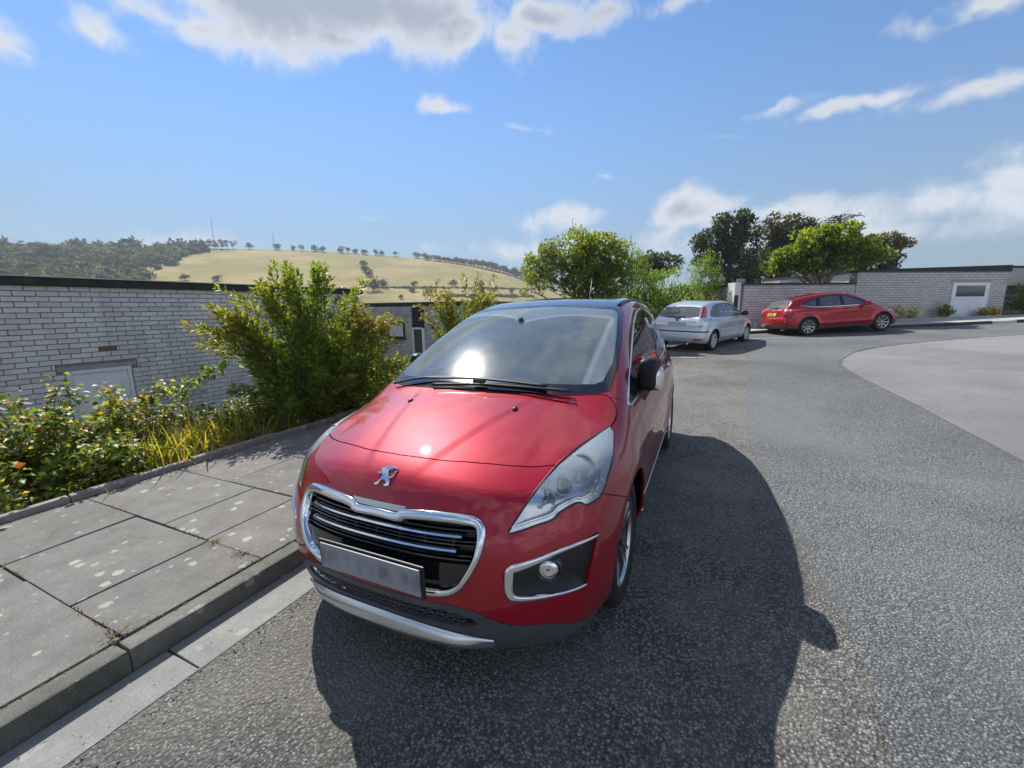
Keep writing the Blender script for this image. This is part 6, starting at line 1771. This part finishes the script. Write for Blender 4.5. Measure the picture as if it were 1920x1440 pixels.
for i, (u, dpt, lab) in enumerate(((2.2, 7.5, 'green shrub top showing above the far house roof'), (4.6, 8, 'second small shrub top above the far house roof'))):
    q = WA+WD*u-WNRM*dpt; blob_tree('bush', lab, 'bush', (q[0], q[1], 1.4), 1.0, [(0, 0, 2.15-.25*i, .9, .7, .45)], 26, 30, .18, .08, [(.06, .10, .02), (.09, .12, .03)], None, M_LEAFD, 150+i, M_BARK, 2, .3, clump_r=.28, tr=.06)
# straws and grit on the road
for i, (sx, ty, l, a, lab) in enumerate(((-.62, 1.22, .10, 1.2, 'bent straw lying on the shaded road, upper one'), (-.38, 1.16, .11, .2, 'pale straw lying across the shaded road'), (-.10, 1.22, .08, 1.5, 'short straw near the bottom of the road shadow'), (.27, -.36, .12, .7, 'dry straw on the sunlit road by the channel'), (-.08, 1.02, .07, 2.4, 'tiny curved straw in the lower shadow'))):
    p = st(sx, ty, .018); o = tube_obj('straw', [(smooth_path([(-l/2*math.cos(a), -l/2*math.sin(a), 0), (.012, .01, .004), (l/2*math.cos(a), l/2*math.sin(a), 0)], 8), .0016)], M_STEM, None, 5); o.location = p
    tag(o, lab, 'straw', 'straws on the road')
# dry weeds in the slab joints
for i, (sx, ty, lab) in enumerate(((-.28, -1.30, 'dried weed in the slab joint near the kerb, next to the car'), (.395, -1.20, 'dried weed at the kerb joint, lower left'), (-.275, -1.62, 'small tuft of dry weed in the slab joint'))):
    p = st(sx, ty, KH); r = np.random.default_rng(i); o = thing('dry_weed', lab, 'weed', p); tw = []
    for k in range(16):
        a = r.uniform(0, 6.28); l = r.uniform(.03, .10); tw.append((smooth_path([(0, 0, 0), (l*.5*math.cos(a), l*.5*math.sin(a), .02), (l*math.cos(a), l*math.sin(a), .006)], 5), np.linspace(.0022, .001, 5)))
    s = tube_obj('stalks', tw, M_STEM, o, 4); s['kind'] = 'stuff'

n = len(JOINT_P); r = np.random.default_rng(15)
o = leaves('moss', JOINT_P, rand_unit(r, n)*np.array([1, 1, .4])+np.array([0, 0, .55]), rand_unit(r, n), .020*r.uniform(.4, 1.6, n), .006*r.uniform(.5, 1.5, n), pick(r, n, [(.05, .055, .02), (.10, .085, .04), (.17, .13, .07), (.03, .03, .015)]), M_DRY, None)
tag(o, 'moss and dry grass in the joints of the paving', 'moss', kind='stuff')
# ---------------------------------------------------------------- the hill across the valley
RIDGE = pchip([-130, -100, -78.5, -72.6, -63.9, -55, -41.5, -36, -29.7, -26.2, -21, -10, 20, 60], [4.2, 5.0, 5.5, 5.9, 6.65, 6.95, 6.45, 5.9, 4.6, 3.3, 1.6, 1.0, .9, .9])
RR = 430.0
def hill_z(az, r):
    zr = 1.55+RR*np.tan(np.radians(RIDGE(az))); t = np.clip((r-100)/(RR-100), 0, 1)
    z = -19+(zr+19)*(t**1.12)+1.2*np.sin(az*.9+r*.02)*t*(1-t)+.8*np.sin(az*2.3+1)*(1-t)
    return np.where(r > RR, zr-(r-RR)*.06, z)
def hill_at(az, el):
    r = np.linspace(130, RR-4, 600); e = np.degrees(np.arctan2(hill_z(az, r)-1.55, r)); i = np.argmax(e > el) if (e > el).any() else 598
    return r[i]
def pol(az, r, z): a = math.radians(az); return (r*math.sin(a), r*math.cos(a), z)
azs = np.linspace(-128, 58, 190); rs_ = np.r_[np.linspace(92, RR-25, 46), np.linspace(RR-20, RR+20, 10), np.array([480, 560, 640])]
A, Q = np.meshgrid(azs, rs_, indexing='ij'); Z = hill_z(A, Q)
V = np.stack([Q*np.sin(np.radians(A)), Q*np.cos(np.radians(A)), Z], 2).reshape(-1, 3); n = len(rs_)
I, J = np.meshgrid(np.arange(len(azs)-1), np.arange(n-1), indexing='ij'); I = I.ravel(); J = J.ravel()
me = fast_mesh('hillside', V, np.stack([I*n+J, (I+1)*n+J, (I+1)*n+J+1, I*n+J+1], 1), 4); me.polygons.foreach_set('use_smooth', [True]*len(me.polygons))
def field_mat():
    m = bpy.data.materials.new('dry hill grass'); m.use_nodes = True; t = NT(m.node_tree); b = m.node_tree.nodes['Principled BSDF']
    v = t.n('ShaderNodeTexCoord').outputs['Object']
    c = t.ramp(t.noise(v, .035, 8, .65), [(.30, (.18, .15, .06)), (.5, (.31, .24, .105)), (.70, (.41, .315, .155))])
    mp = t.n('ShaderNodeMapping'); t.l(v, mp.inputs[0]); mp.inputs['Scale'].default_value = (.25, .10, 1.2); mp.inputs['Rotation'].default_value = (0, 0, .8)
    c = t.mix(t.math('MULTIPLY', t.smooth(t.noise(mp.outputs[0], .9, 6, .7), .42, .62), .6), c, (.31, .29, .13))
    c = t.mix(t.math('MULTIPLY', t.smooth(t.noise(v, .014, 4, .55), .48, .64), .7), c, (.22, .205, .075))
    t.l(c, b.inputs['Base Color']); b.inputs['Roughness'].default_value = 1; b.inputs['Specular IOR Level'].default_value = .05
    bn = t.n('ShaderNodeBump'); bn.inputs['Strength'].default_value = .7; bn.inputs['Distance'].default_value = 1.2; t.l(t.noise(v, .35, 6, .7), bn.inputs['Height']); t.l(bn.outputs[0], b.inputs['Normal'])
    return m
hs = new_obj('hillside', me, None, field_mat()); hs['kind'] = 'structure'

def ico(sub):
    bm = bmesh.new(); bmesh.ops.create_icosphere(bm, subdivisions=sub, radius=1); V = np.array([v.co for v in bm.verts]); F = np.array([[v.index for v in f.verts] for f in bm.faces]); bm.free(); return V, F
ICO2 = ico(2); ICO3 = ico(3)
M_FARBUSH = leaf_mat('far bush', .85, .12, .1)
def lumps(r, centres, radii, pal, sub=ICO2, flat=.75, rough=.22):
    V0, F0 = sub; k = len(V0); N = len(centres)
    nz = 1+r.normal(0, rough, (N, k, 1))
    for f_, a_ in ((2.3, .16), (4.1, .12)):
        ph = r.uniform(0, 6.28, (N, 1, 3)); nz += a_*np.sin(V0[None]*f_+ph).sum(2, keepdims=True)*.6
    V = centres[:, None, :]+V0[None]*nz*radii[:, None, None]*np.array([1, 1, flat])
    F = (F0[None]+(np.arange(N)*k)[:, None, None]).reshape(-1, 3)
    c = pick(r, N, pal, None, .2)[:, None, :]*(1+r.normal(0, .22, (N, k, 1)))
    return V.reshape(-1, 3), F, np.clip(c.reshape(-1, 3), .004, 1)
def lump_obj(name, V, F, c, m, parent=None):
    me = fast_mesh(name, V, F, 3); a = me.color_attributes.new('Col', 'FLOAT_COLOR', 'POINT'); cc = np.ones((len(V), 4), np.float32); cc[:, :3] = c; a.data.foreach_set('color', cc.ravel())
    me.polygons.foreach_set('use_smooth', [True]*len(me.polygons)); return new_obj(name, me, parent, m)
r = np.random.default_rng(77)
FB = [(.045, .060, .030), (.07, .088, .040), (.095, .112, .050), (.12, .128, .066), (.09, .09, .052)]
C = []; Rd = []
while len(C) < 1500:
    t = r.uniform(.12, 1.0); q = 100+(RR-100)*t; bnd = -72.5+8.5*t**2+r.normal(0, .5)
    az = r.uniform(-100, bnd) if r.random() < .93 else r.uniform(-100, -60)
    if az > bnd and t < .93: continue
    rad = r.uniform(1.8, 5.2)*(1 if r.random() < .8 else 1.4); z = float(hill_z(np.array(az), np.array(q)))
    C.append(pol(az, q, z+rad*.35)); Rd.append(rad)
def tufts(rr, centres, radii, n, size, pal, flat=.75):
    """leafy cards spread over the skin of lumps"""
    N = len(centres); ci = np.repeat(np.arange(N), n); u = rand_unit(rr, N*n); u[:, 2] = np.abs(u[:, 2])*1.1-.25
    nz = 1+.18*np.sin(u*np.array([3.1, 2.7, 3.7])+ci[:, None]).sum(1)
    pos = centres[ci]+u*(radii[ci]*rr.uniform(.72, 1.12, N*n)*nz)[:, None]*np.array([1, 1, flat])
    col = pick(rr, N, pal, None, .22)[ci]*(1+rr.normal(0, .25, (N*n, 1)))
    return pos, u+rr.normal(0, .6, (N*n, 3)), u*.6+np.array([0, 0, .7])+rr.normal(0, .4, (N*n, 3)), size*radii[ci]*rr.uniform(.6, 1.3, N*n), np.clip(col, .004, 1)
C = np.array(C); Rd = np.array(Rd)
V, F, c = lumps(r, C, Rd*.80, [(.014, .022, .010), (.02, .03, .012)]); o = lump_obj('scrub_woodland', V, F, c, M_FARBUSH)
tag(o, 'dark green scrub covering the left flank of the hill', 'scrub', kind='stuff')
ps, dd, nn, sz, cc = tufts(r, C, Rd, 70, .42, FB); leaves('foliage', ps, dd, nn, sz, sz*.75, cc, M_FARBUSH, o)
def hill_tree(label, az, q, rad, hgt, seed, group, pal=FB, trunk=True):
    rr = np.random.default_rng(seed); z = float(hill_z(np.array(az), np.array(q))); p = pol(az, q, z)
    o = thing('hill_tree', label, 'tree', p, 0, group)
    k = 7; cs = np.stack([rr.normal(0, rad*.42, k), rr.normal(0, rad*.42, k), hgt*.55+rr.uniform(-.3, .32, k)*hgt], 1)
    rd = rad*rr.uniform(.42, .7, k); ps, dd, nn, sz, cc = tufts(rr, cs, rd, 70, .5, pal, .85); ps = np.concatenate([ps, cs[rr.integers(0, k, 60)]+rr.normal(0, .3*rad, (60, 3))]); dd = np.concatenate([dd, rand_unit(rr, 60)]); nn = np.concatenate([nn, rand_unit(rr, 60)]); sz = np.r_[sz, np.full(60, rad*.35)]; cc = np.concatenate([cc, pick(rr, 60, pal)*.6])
    leaves('crown', ps, dd, nn, sz, sz*.8, cc, M_FARBUSH, o)
    tube_obj('trunk', [([(0, 0, -1), (0, 0, hgt*.5)], rad*.09)], M_BARK, o, 5)
def ordn(i): return ('first second third fourth fifth sixth seventh eighth ninth tenth eleventh twelfth 13th 14th 15th 16th 17th 18th 19th 20th 21st 22nd 23rd 24th 25th 26th 27th 28th 29th 30th'.split())[i]
RT = [-78.25, -76.73, -75.1, -72.42, -71.71, -70.75, -67.91, -64.2, -63.63, -63.16, -62.67, -62.19, -61.64, -60.08, -57.4, -55.64, -54.85, -53.37, -52.44, -50.54, -49.74, -48.82, -47.76, -46.43, -45.73, -43.98, -41.41, -40.54]
for i, az in enumerate(RT):
    pine = 7 <= i <= 12
    hill_tree('%s dark tree from the left along the hilltop skyline' % ordn(i).capitalize() if False else 'dark tree on the hilltop skyline, %s from the left' % ordn(i), az, RR-3, (2.0 if pine else random.uniform(1.6, 3.0)), 6.8 if pine else random.uniform(3.4, 5.4), 200+i, 'trees on the hilltop skyline')
HB = [(-48.08, 5.17), (-47.87, 4.59), (-47.4, 4.01), (-42.01, 2.92), (-36.64, 2.83), (-39.95, 1.82), (-45.74, 2.78), (-47.01, 2.24), (-42.19, 2.1), (-63.55, 3.23), (-66.25, 3.21), (-43.65, 1.3), (-33.34, 2.61), (-31.21, 2.24), (-29.08, 1.87)]
for i, (az, el) in enumerate(sorted(HB)):
    q = hill_at(az, el); rad = {5: 4.2}.get(i, random.uniform(1.5, 2.8))*q/300
    hill_tree('round bush on the dry grass slope, %s from the left' % ordn(i), az, q, rad, rad*1.5, 260+i, 'bushes on the hill slope')
RH = [(-40.14, 6.39), (-37.42, 6.14), (-34.65, 5.81), (-31.86, 5.33), (-29.75, 4.84), (-27.64, 4.2), (-26.22, 3.63)]
xs_ = np.linspace(RH[0][0], RH[-1][0], 26)
for i, az in enumerate(xs_):
    el = np.interp(az, [p[0] for p in RH], [p[1] for p in RH]); q = hill_at(az, min(el, float(RIDGE(np.array(az)))-.05)-.15)
    hill_tree('tree in the row down the right shoulder of the hill, %s from its top' % ordn(i), az, q, 2.4+1.6*i/26, 4.5+2.5*i/26, 300+i, 'tree row on the right shoulder of the hill')
def hedge(label, pts, seed, n, rad):
    rr = np.random.default_rng(seed); C = []
    for k in range(n):
        t = k/(n-1); az = np.interp(t, np.linspace(0, 1, len(pts)), [p[0] for p in pts]); el = np.interp(t, np.linspace(0, 1, len(pts)), [p[1] for p in pts])
        q = hill_at(az, el); z = float(hill_z(np.array(az), np.array(q))); C.append(pol(az, q, z+rad*.3))
    V, F, c = lumps(rr, np.array(C), rad*rr.uniform(.6, 1.3, n), FB, ICO2, .8); o = lump_obj('hedgerow', V, F, c, M_FARBUSH); tag(o, label, 'hedge')
hedge('dark hedgerow crossing the dry field', [(-46.98, 2.64), (-40.32, 2.64), (-33.34, 2.54), (-26.23, 2.32)], 5, 70, 1.0)
hedge('lower hedgerow at the foot of the dry field', [(-38.3, 1.54), (-26.23, 1.42)], 6, 110, 1.2)
def mast(label, az, el0, el1):
    q = RR+6; z0 = 1.55+q*math.tan(math.radians(el0)); z1 = 1.55+q*math.tan(math.radians(el1)); p = pol(az, q, z0-6)
    o = thing('radio_mast', label, 'mast', p, 0, 'radio masts on the hill'); h = z1-z0+6; m = mat('mast steel', (.35, .33, .33), .6)
    legs = [([(.7*math.cos(a), .7*math.sin(a), 0), (.25*math.cos(a), .25*math.sin(a), h)], .10) for a in (0, 2.1, 4.2)]
    for l in legs: tube_obj('leg', [l], m, o, 4)
    tw = []
    for k in range(14):
        z = h*k/14; s = .7-.45*k/14
        for a in (0, 2.1, 4.2): tw.append(([(s*math.cos(a), s*math.sin(a), z), (s*.95*math.cos(a+2.1), s*.95*math.sin(a+2.1), z+h/14)], .05))
    b = tube_obj('bracing', tw, m, o, 3); b['kind'] = 'stuff'
    for k, z in enumerate((.55, .68, .8)): tube_obj('antenna_arm', [([(-1.3, 0, h*z), (1.3, 0, h*z)], .07)], m, o, 4)
mast('taller lattice mast at left on the hilltop', -63.3, 7.0, 9.75); mast('shorter lattice mast right of the taller one', -57.6, 7.1, 8.65)

# ---------------------------------------------------------------- the air over the valley
def haze():
    bm = bmesh.new(); box(bm, (-60, 150, 30), (1240, 1100, 110)); o = bm_obj('haze', bm); o['kind'] = 'stuff'
    m = bpy.data.materials.new('haze'); m.use_nodes = True; nt = m.node_tree; nt.nodes.remove(nt.nodes['Principled BSDF'])
    v = nt.nodes.new('ShaderNodeVolumePrincipled'); v.inputs['Color'].default_value = (.80, .88, 1, 1); v.inputs['Density'].default_value = HAZE_D; v.inputs['Anisotropy'].default_value = .2
    nt.links.new(v.outputs[0], nt.nodes['Material Output'].inputs['Volume']); o.data.materials.append(m)
HAZE_D = .0004
if HAZE_ON: haze()
# ---------------------------------------------------------------- the two parked hatchbacks
def place_car(car, pos, yaw, pitch, roll):
    F_ = Vector((math.cos(yaw)*math.cos(pitch), math.sin(yaw)*math.cos(pitch), math.sin(pitch))); L_ = Vector((-math.sin(yaw), math.cos(yaw), 0)); U_ = F_.cross(L_)
    L2 = L_*math.cos(roll)+U_*math.sin(roll); U2 = F_.cross(L2)
    Mx = Matrix((F_, L2, U2)).transposed().to_4x4(); Mx.translation = Vector(pos); car.matrix_world = Mx

def hatch(P, name, label, paint, cfg):
    sh = Shell(P)
    xs = lin((.06, -4.46, .065)); yh = lin((0, .98, .055)); ys = [-y for y in yh[::-1]]+yh[1:]; zs = lin((.18, 1.6, .045))
    V, F = sh.mesh([round(x, 4) for x in xs], ys, zs); cv = Carver(sh, V, F)
    car = thing(name, label, 'car')
    AX = [-P['arches'][0][0], -P['arches'][1][0]]; WR = P['wheel_r']
    circ = lambda cx, cz, r, n=30: [(cx+r*math.cos(2*math.pi*k/n), cz+r*math.sin(2*math.pi*k/n)) for k in range(n)]
    for s in ('y', '-y'):
        for ax in AX: cv.cut('arch', circ(ax, WR+.01, cfg['arch']), s, 0)
    cv.cut('windscreen', symz(cfg['ws']), 'z', lim=lambda c: c.z > .9)
    for s in ('y', '-y'):
        for i, p in enumerate(cfg['panes']): cv.cut('pane%d' % i, p, s)
        cv.cut('window_border', cfg['dlo'], s)
    for s in (1, -1):
        d = np.array([-.75, .66*s, 0]); dn, e1, e2 = view_of(d)
        for nm, pts in cfg['tail'].items():
            Q = np.array([(x, y*s, z) for x, y, z in pts]); cv.cut(nm, [(q@e1, q@e2) for q in Q], d, -.1, lim=lambda c, s=s: c.y*s > .3 and c.x < -3.0)
    cv.cut('rear_glass', sym(cfg['rg']), '-x', .05, lim=lambda c: c.x < -3.2)
    if 'spoiler' in cfg: cv.cut('spoiler', symz(cfg['spoiler']), 'z', .1, lim=lambda c: c.z > 1.1)
    if 'rstrip' in cfg: cv.cut('bumper_strip', [(-.95, cfg['rstrip'][0]), (.95, cfg['rstrip'][0]), (.95, cfg['rstrip'][1]), (-.95, cfg['rstrip'][1])], '-x', -.1, lim=lambda c: c.x < -3.75)
    if 'rlow' in cfg: cv.cut('rear_skirt', [(-.95, 0), (.95, 0), (.95, cfg['rlow']), (-.95, cfg['rlow'])], '-x', -.8, lim=lambda c: c.x < -3.85)
    cv.cut('tailgate', sym(cfg['tg']), '-x', 0, lim=lambda c: c.x < -3.2)
    cv.cut('rear_bumper', [(-.95, 0), (.95, 0), (.95, cfg['rb']), (-.95, cfg['rb'])], '-x', -.3, lim=lambda c: c.x < -3.78)
    for s in ('y', '-y'):
        g = 1 if s == 'y' else -1
        cv.cut('front_door', cfg['fd'], s, lim=lambda c, g=g: c.y*g > .4); cv.cut('rear_door', cfg['rd'], s, lim=lambda c, g=g: c.y*g > .4)
    cv.cut('bonnet', symz(cfg['bon']), 'z', .2, lim=lambda c: c.z > .6)
    cv.cut('headlamp', cfg['hl'], 'y', -.2, lim=lambda c: c.y > .35); cv.cut('headlamp', cfg['hl'], '-y', -.2, lim=lambda c: c.y < -.35)
    cv.assign('sill', lambda c, n: c.z < cfg['sill'] and c.x < -.3)
    cv.assign('front_bumper', lambda c, n: c.x > -.45 and c.z < .62)
    L = lambda c: c[1] > 0
    Rr = lambda c: c[1] < 0
    cv.panel('windscreen', 'windscreen', M_PALEGL, car, .001, 0); cv.panel('rear_window', 'rear_glass', cfg.get('rgm', M_PALEGL), car, .002, .008, .001)
    cv.panel('tailgate', 'tailgate', paint, car, .004); cv.panel('rear_bumper', 'rear_bumper', paint, car, .003); cv.panel('bonnet', 'bonnet', paint, car, .004); cv.panel('front_bumper', 'front_bumper', paint, car, .003)
    if 'spoiler' in cfg: cv.panel('spoiler', 'spoiler', M_GLOSSBLK, car, .001, .01, .003)
    if 'rstrip' in cfg: cv.panel('bumper_strip', 'bumper_strip', M_BLACK, car, .001, .01, .006)
    if 'rlow' in cfg: cv.panel('rear_skirt', 'rear_skirt', M_PLASTIC, car, .001)
    for t in (L, Rr):
        s = 1 if t is L else -1
        for i in range(len(cfg['panes'])): cv.panel('side_window', 'pane%d' % i, M_PALEGL, car, 0, 0, -.003, keep=t)
        cv.panel('window_border', 'window_border', M_GLOSSBLK, car, 0, .006, -.002, keep=t)
        fdo = cv.panel('front_door', 'front_door', paint, car, .004, keep=t); rdo = cv.panel('rear_door', 'rear_door', paint, car, .004, keep=t)
        for nm in cfg['tail']: cv.panel('tail_lamp' if 'clear' not in nm and 'low' not in nm else 'reverse_lamp' if 'clear' in nm else 'reflector', nm, M_CLEARL if 'clear' in nm else M_REDLENS, car, .001, .01, .004, keep=t)
        cv.panel('headlamp', 'headlamp', M_CLEARL, car, .001, .01, .003, keep=t)
        if 'sill' in cv.names: cv.panel('sill', 'sill', cfg['sillm'], car, .002, keep=t)
        for door, hx in ((fdo, cfg['handles'][0]), (rdo, cfg['handles'][1])):
            Pp = on_side(sh, [(hx-.09+.18*k/8, cfg['hz']) for k in range(9)], s); band('door_handle', sh, Pp+sh.normal(Pp)*.014, .03, .012, cfg.get('handm', paint), door)
        if cfg.get('chrome'):
            Pp = smooth_path(on_side(sh, cfg['chrome'], s), 60); band('window_trim', sh, Pp, .022, .006, M_CHROME, car)
        # mirror
        c = Vector((cfg['mir'][0], s*cfg['mir'][1], cfg['mir'][2])); mo = bpy.data.objects.new('door_mirror', None); COL.objects.link(mo); mo.parent = car
        bm = bmesh.new(); bmesh.ops.create_uvsphere(bm, u_segments=14, v_segments=10, radius=1, matrix=Matrix.Translation(c) @ Matrix.Diagonal((.07, .115, .085, 1)))
        for v in bm.verts: v.co.x = max(v.co.x, c.x-.03)
        bm_obj('housing', bm, cfg['mirm'], mo, True); tube_obj('stalk', [([tuple(c), (c.x+.02, c.y-s*.13, c.z-.04)], .03)], M_BLACK, mo, 8)
    cv.panel('body_shell', 'body', paint, car, .002)
    # plate, badge, wiper
    q = on_rear(sh, [(0, cfg['plate_z'])])[0]; n = sh.normal(q[None])[0]; tilt = math.atan2(n[2], -n[0])
    box_obj('number_plate', (q[0]-.012, 0, cfg['plate_z']), (.012, .52, .112), cfg['platem'], car, Matrix.Rotation(tilt, 3, 'Y'), .003)
    q = on_rear(sh, [(0, cfg['badge_z'])])[0]; Vv, Ff = lathe([(0, .010), (.05, .008), (.062, 0)], 20, 'x')
    mesh_obj('badge', [(q[0]-v[0]-.002, v[1], cfg['badge_z']+v[2]*.45) for v in Vv], Ff, mat('blue badge', (.02, .04, .12), .2, coat=.8) if cfg.get('bluebadge') else M_CHROME, car, True)
    Pp = on_rear(sh, [(.30-.5*k/10, cfg['rg'][0][1]+.03+.02*math.sin(k)) for k in range(11)])-np.array([.02, 0, 0]); tube_obj('rear_wiper', [(Pp, .010)], M_BLACK, car, 6)
    q = on_rear(sh, [(0, cfg['rg'][0][1]+.02)])[0]; box_obj('wiper_hub', (q[0]-.02, 0, cfg['rg'][0][1]+.005), (.05, .12, .05), M_BLACK, car, bev=.01)
    for d in cfg.get('bars', ()):
        Pp = on_rear(sh, [(y, d[2]) for y in np.linspace(d[0], d[1], 9)]); band('tailgate_handle', sh, Pp, .03, .012, M_CHROME if cfg.get('barchrome') else paint, car)
    if 'aerial' in cfg:
        q = on_top(sh, [(cfg['aerial'], 0)])[0]; tube_obj('aerial', [([tuple(q), (q[0]-.10, 0, q[2]+.10)], [.012, .004])], M_BLACK, car, 6)
    wm = dict(tyre=M_RUBBER, rim=cfg['rimm'], spoke=cfg['rimm'], dark_rim=M_RIMD, disc=M_DISC, black=M_BLACK)
    for ax in AX:
        for s in (1, -1): make_wheel('wheel', car, (ax, (P['half']-.115)*s, WR), s, WR, cfg['rim_r'], .20, cfg['style'], wm)
    underbody(car, AX, WR, P['half']-.12, -.12, -4.0, .20, P['half']-.06)
    V, F = tube_mesh([([(-3.9, -.35, .24), (-4.16, -.36, .23)], .03)], 10); mesh_obj('exhaust_pipe', V, F, M_SATIN, car, True)
    cabin(car, -1.0, -3.6, P['half']-.18, .93, True, (-1.72, 0, 1.26), roof=1.36)
    cv.bm.free(); return car

def on_rear(sh, yz):
    A = np.array([[-5.0, y, z] for y, z in yz]); B = A.copy(); B[:, 0] = -2.0
    S, ok = sh.march(A, B, 300); return S

cs = dict(arch=.335, ws=[(-1.04, 0), (-1.10, .4), (-1.20, .66), (-1.24, .69), (-1.7, .62), (-1.93, .56), (-1.92, .3), (-1.90, 0)],
    dlo=[(-1.28, .955), (-1.55, 1.10), (-1.80, 1.235), (-2.02, 1.315), (-2.4, 1.345), (-2.9, 1.33), (-3.2, 1.27), (-3.42, 1.13), (-3.50, 1.00), (-3.3, .965), (-2.4, .945)],
    panes=[[(-1.38, .975), (-1.58, 1.085), (-1.82, 1.212), (-2.03, 1.285), (-2.24, 1.305), (-2.24, .962)], [(-2.34, 1.315), (-2.62, 1.318), (-2.88, 1.300), (-2.98, 1.285), (-3.06, .975), (-2.34, .965)], [(-3.06, 1.27), (-3.18, 1.24), (-3.37, 1.11), (-3.43, 1.00), (-3.14, .98)]],
    tail={'tail': [(-3.98, .62, .985), (-3.86, .60, 1.13), (-3.70, .56, 1.275), (-3.58, .60, 1.275), (-3.66, .68, 1.12), (-3.80, .74, .965)], 'low': [(-4.1, .52, .33), (-4.1, .52, .385), (-3.95, .74, .385), (-4.0, .70, .33)]},
    rg=[(0, .965), (.35, .975), (.60, 1.005), (.535, 1.255), (.30, 1.275), (0, 1.28)], tg=[(0, .605), (.66, .605), (.70, .95), (.62, 1.0), (.55, 1.30), (0, 1.33)], rb=.60,
    rstrip=(.565, .60), fd=[(-1.33, .26), (-1.30, .80), (-1.28, .953), (-2.29, .945), (-2.29, .26)], rd=[(-2.29, .26), (-2.29, .945), (-3.2, .96), (-3.26, .82), (-3.12, .62), (-3.06, .45), (-3.04, .26)],
    bon=[(-.22, 0), (-.28, .4), (-.42, .6), (-.9, .72), (-1.18, .70), (-1.09, .4), (-1.03, 0)], hl=[(-.18, .58), (-.22, .70), (-.55, .80), (-.62, .74), (-.35, .60)], sill=.24, sillm=M_SILVER,
    handles=(-2.15, -3.02), hz=.865, mir=(-1.42, .93, 1.0), mirm=M_BLACK, plate_z=.80, platem=M_PLATE_B, badge_z=.905, bluebadge=True, bars=[(.36, .55, .875), (-.55, -.36, .875)], barchrome=True,
    rimm=mat('wheel trim silver', (.62, .63, .64), .4, .4), rim_r=.200, style=dict(n=9, twin=(0,), w0=.055, w1=.060, rot=.2, face=.72))
silver = hatch(SILV, 'car', 'silver blue older hatchback parked beyond the red car, rear towards the camera', M_SILVER, cs)
def ax_pos(pos, yaw, pitch, ax):   # fitted position is the front axle on the ground; the mesh origin is the nose
    return (pos[0]+ax*math.cos(yaw)*math.cos(pitch), pos[1]+ax*math.sin(yaw)*math.cos(pitch), pos[2]+ax*math.sin(pitch))
y_, p_ = R(71.9), R(1.86); place_car(silver, ax_pos((-.802, 16.314, .336), y_, p_, .81), y_, p_, R(1.05))
cr = dict(arch=.355, ws=[(-1.05, 0), (-1.12, .4), (-1.24, .70), (-1.28, .73), (-1.75, .67), (-2.0, .60), (-1.98, .3), (-1.96, 0)],
    dlo=[(-1.34, 1.01), (-1.60, 1.12), (-1.85, 1.24), (-2.05, 1.315), (-2.4, 1.365), (-2.8, 1.36), (-3.2, 1.29), (-3.5, 1.19), (-3.72, 1.09), (-3.5, 1.045), (-3.2, 1.01), (-2.4, .985), (-1.7, .99)],
    panes=[[(-1.50, 1.02), (-1.63, 1.098), (-1.87, 1.215), (-2.06, 1.285), (-2.24, 1.318), (-2.24, 1.0)], [(-2.36, 1.33), (-2.6, 1.338), (-2.8, 1.333), (-3.02, 1.295), (-3.10, 1.028), (-2.36, 1.0)], [(-3.18, 1.262), (-3.48, 1.165), (-3.63, 1.095), (-3.48, 1.06), (-3.22, 1.035)]],
    tail={'clear': [(-4.22, .60, .965), (-4.20, .60, .90), (-4.06, .74, .905), (-4.05, .72, .97)], 'tail': [(-4.26, .58, .90), (-4.3, .58, .82), (-4.12, .80, .79), (-3.92, .86, .87), (-3.70, .86, .97), (-3.90, .80, .98), (-4.05, .72, .975), (-4.06, .74, .90)]},
    rg=[(0, 1.005), (.40, 1.015), (.60, 1.04), (.52, 1.245), (.30, 1.275), (0, 1.28)], tg=[(0, .64), (.56, .64), (.66, .90), (.60, 1.03), (.55, 1.30), (0, 1.33)], rb=.66, rlow=.37,
    spoiler=[(-3.80, 0), (-3.79, .30), (-3.75, .52), (-3.90, .55), (-3.97, .30), (-3.98, 0)],
    fd=[(-1.36, .30), (-1.35, .80), (-1.33, 1.0), (-2.30, .985), (-2.30, .30)], rd=[(-2.30, .30), (-2.30, .985), (-3.2, 1.01), (-3.30, .92), (-3.22, .70), (-3.13, .50), (-3.12, .30)],
    bon=[(-.22, 0), (-.30, .4), (-.5, .62), (-1.0, .76), (-1.22, .72), (-1.11, .4), (-1.04, 0)], hl=[(-.20, .60), (-.25, .72), (-.75, .86), (-.80, .80), (-.40, .62)], sill=.31, sillm=M_PLASTIC,
    handles=(-2.17, -3.02), hz=.885, mir=(-1.52, .98, 1.02), mirm=M_RED2, plate_z=.80, platem=M_PLATE_Y, badge_z=.935, chrome=[(-1.30, .995), (-1.7, .975), (-2.4, .970), (-3.2, .996), (-3.5, 1.03), (-3.70, 1.085)], aerial=-3.35,
    rimm=M_RIM, rim_r=.215, style=dict(n=8, twin=(-.10, .10), w0=.016, w1=.020, rot=.1, face=.70))
red2 = hatch(RED2, 'car', 'bright red hatchback parked by the far kerb in front of the bungalow', M_RED2, cr)
y_, p_ = R(30.85), R(3.19); place_car(red2, ax_pos((3.725, 20.123, .566), y_, p_, .88), y_, p_, R(-1.85))
near_car()
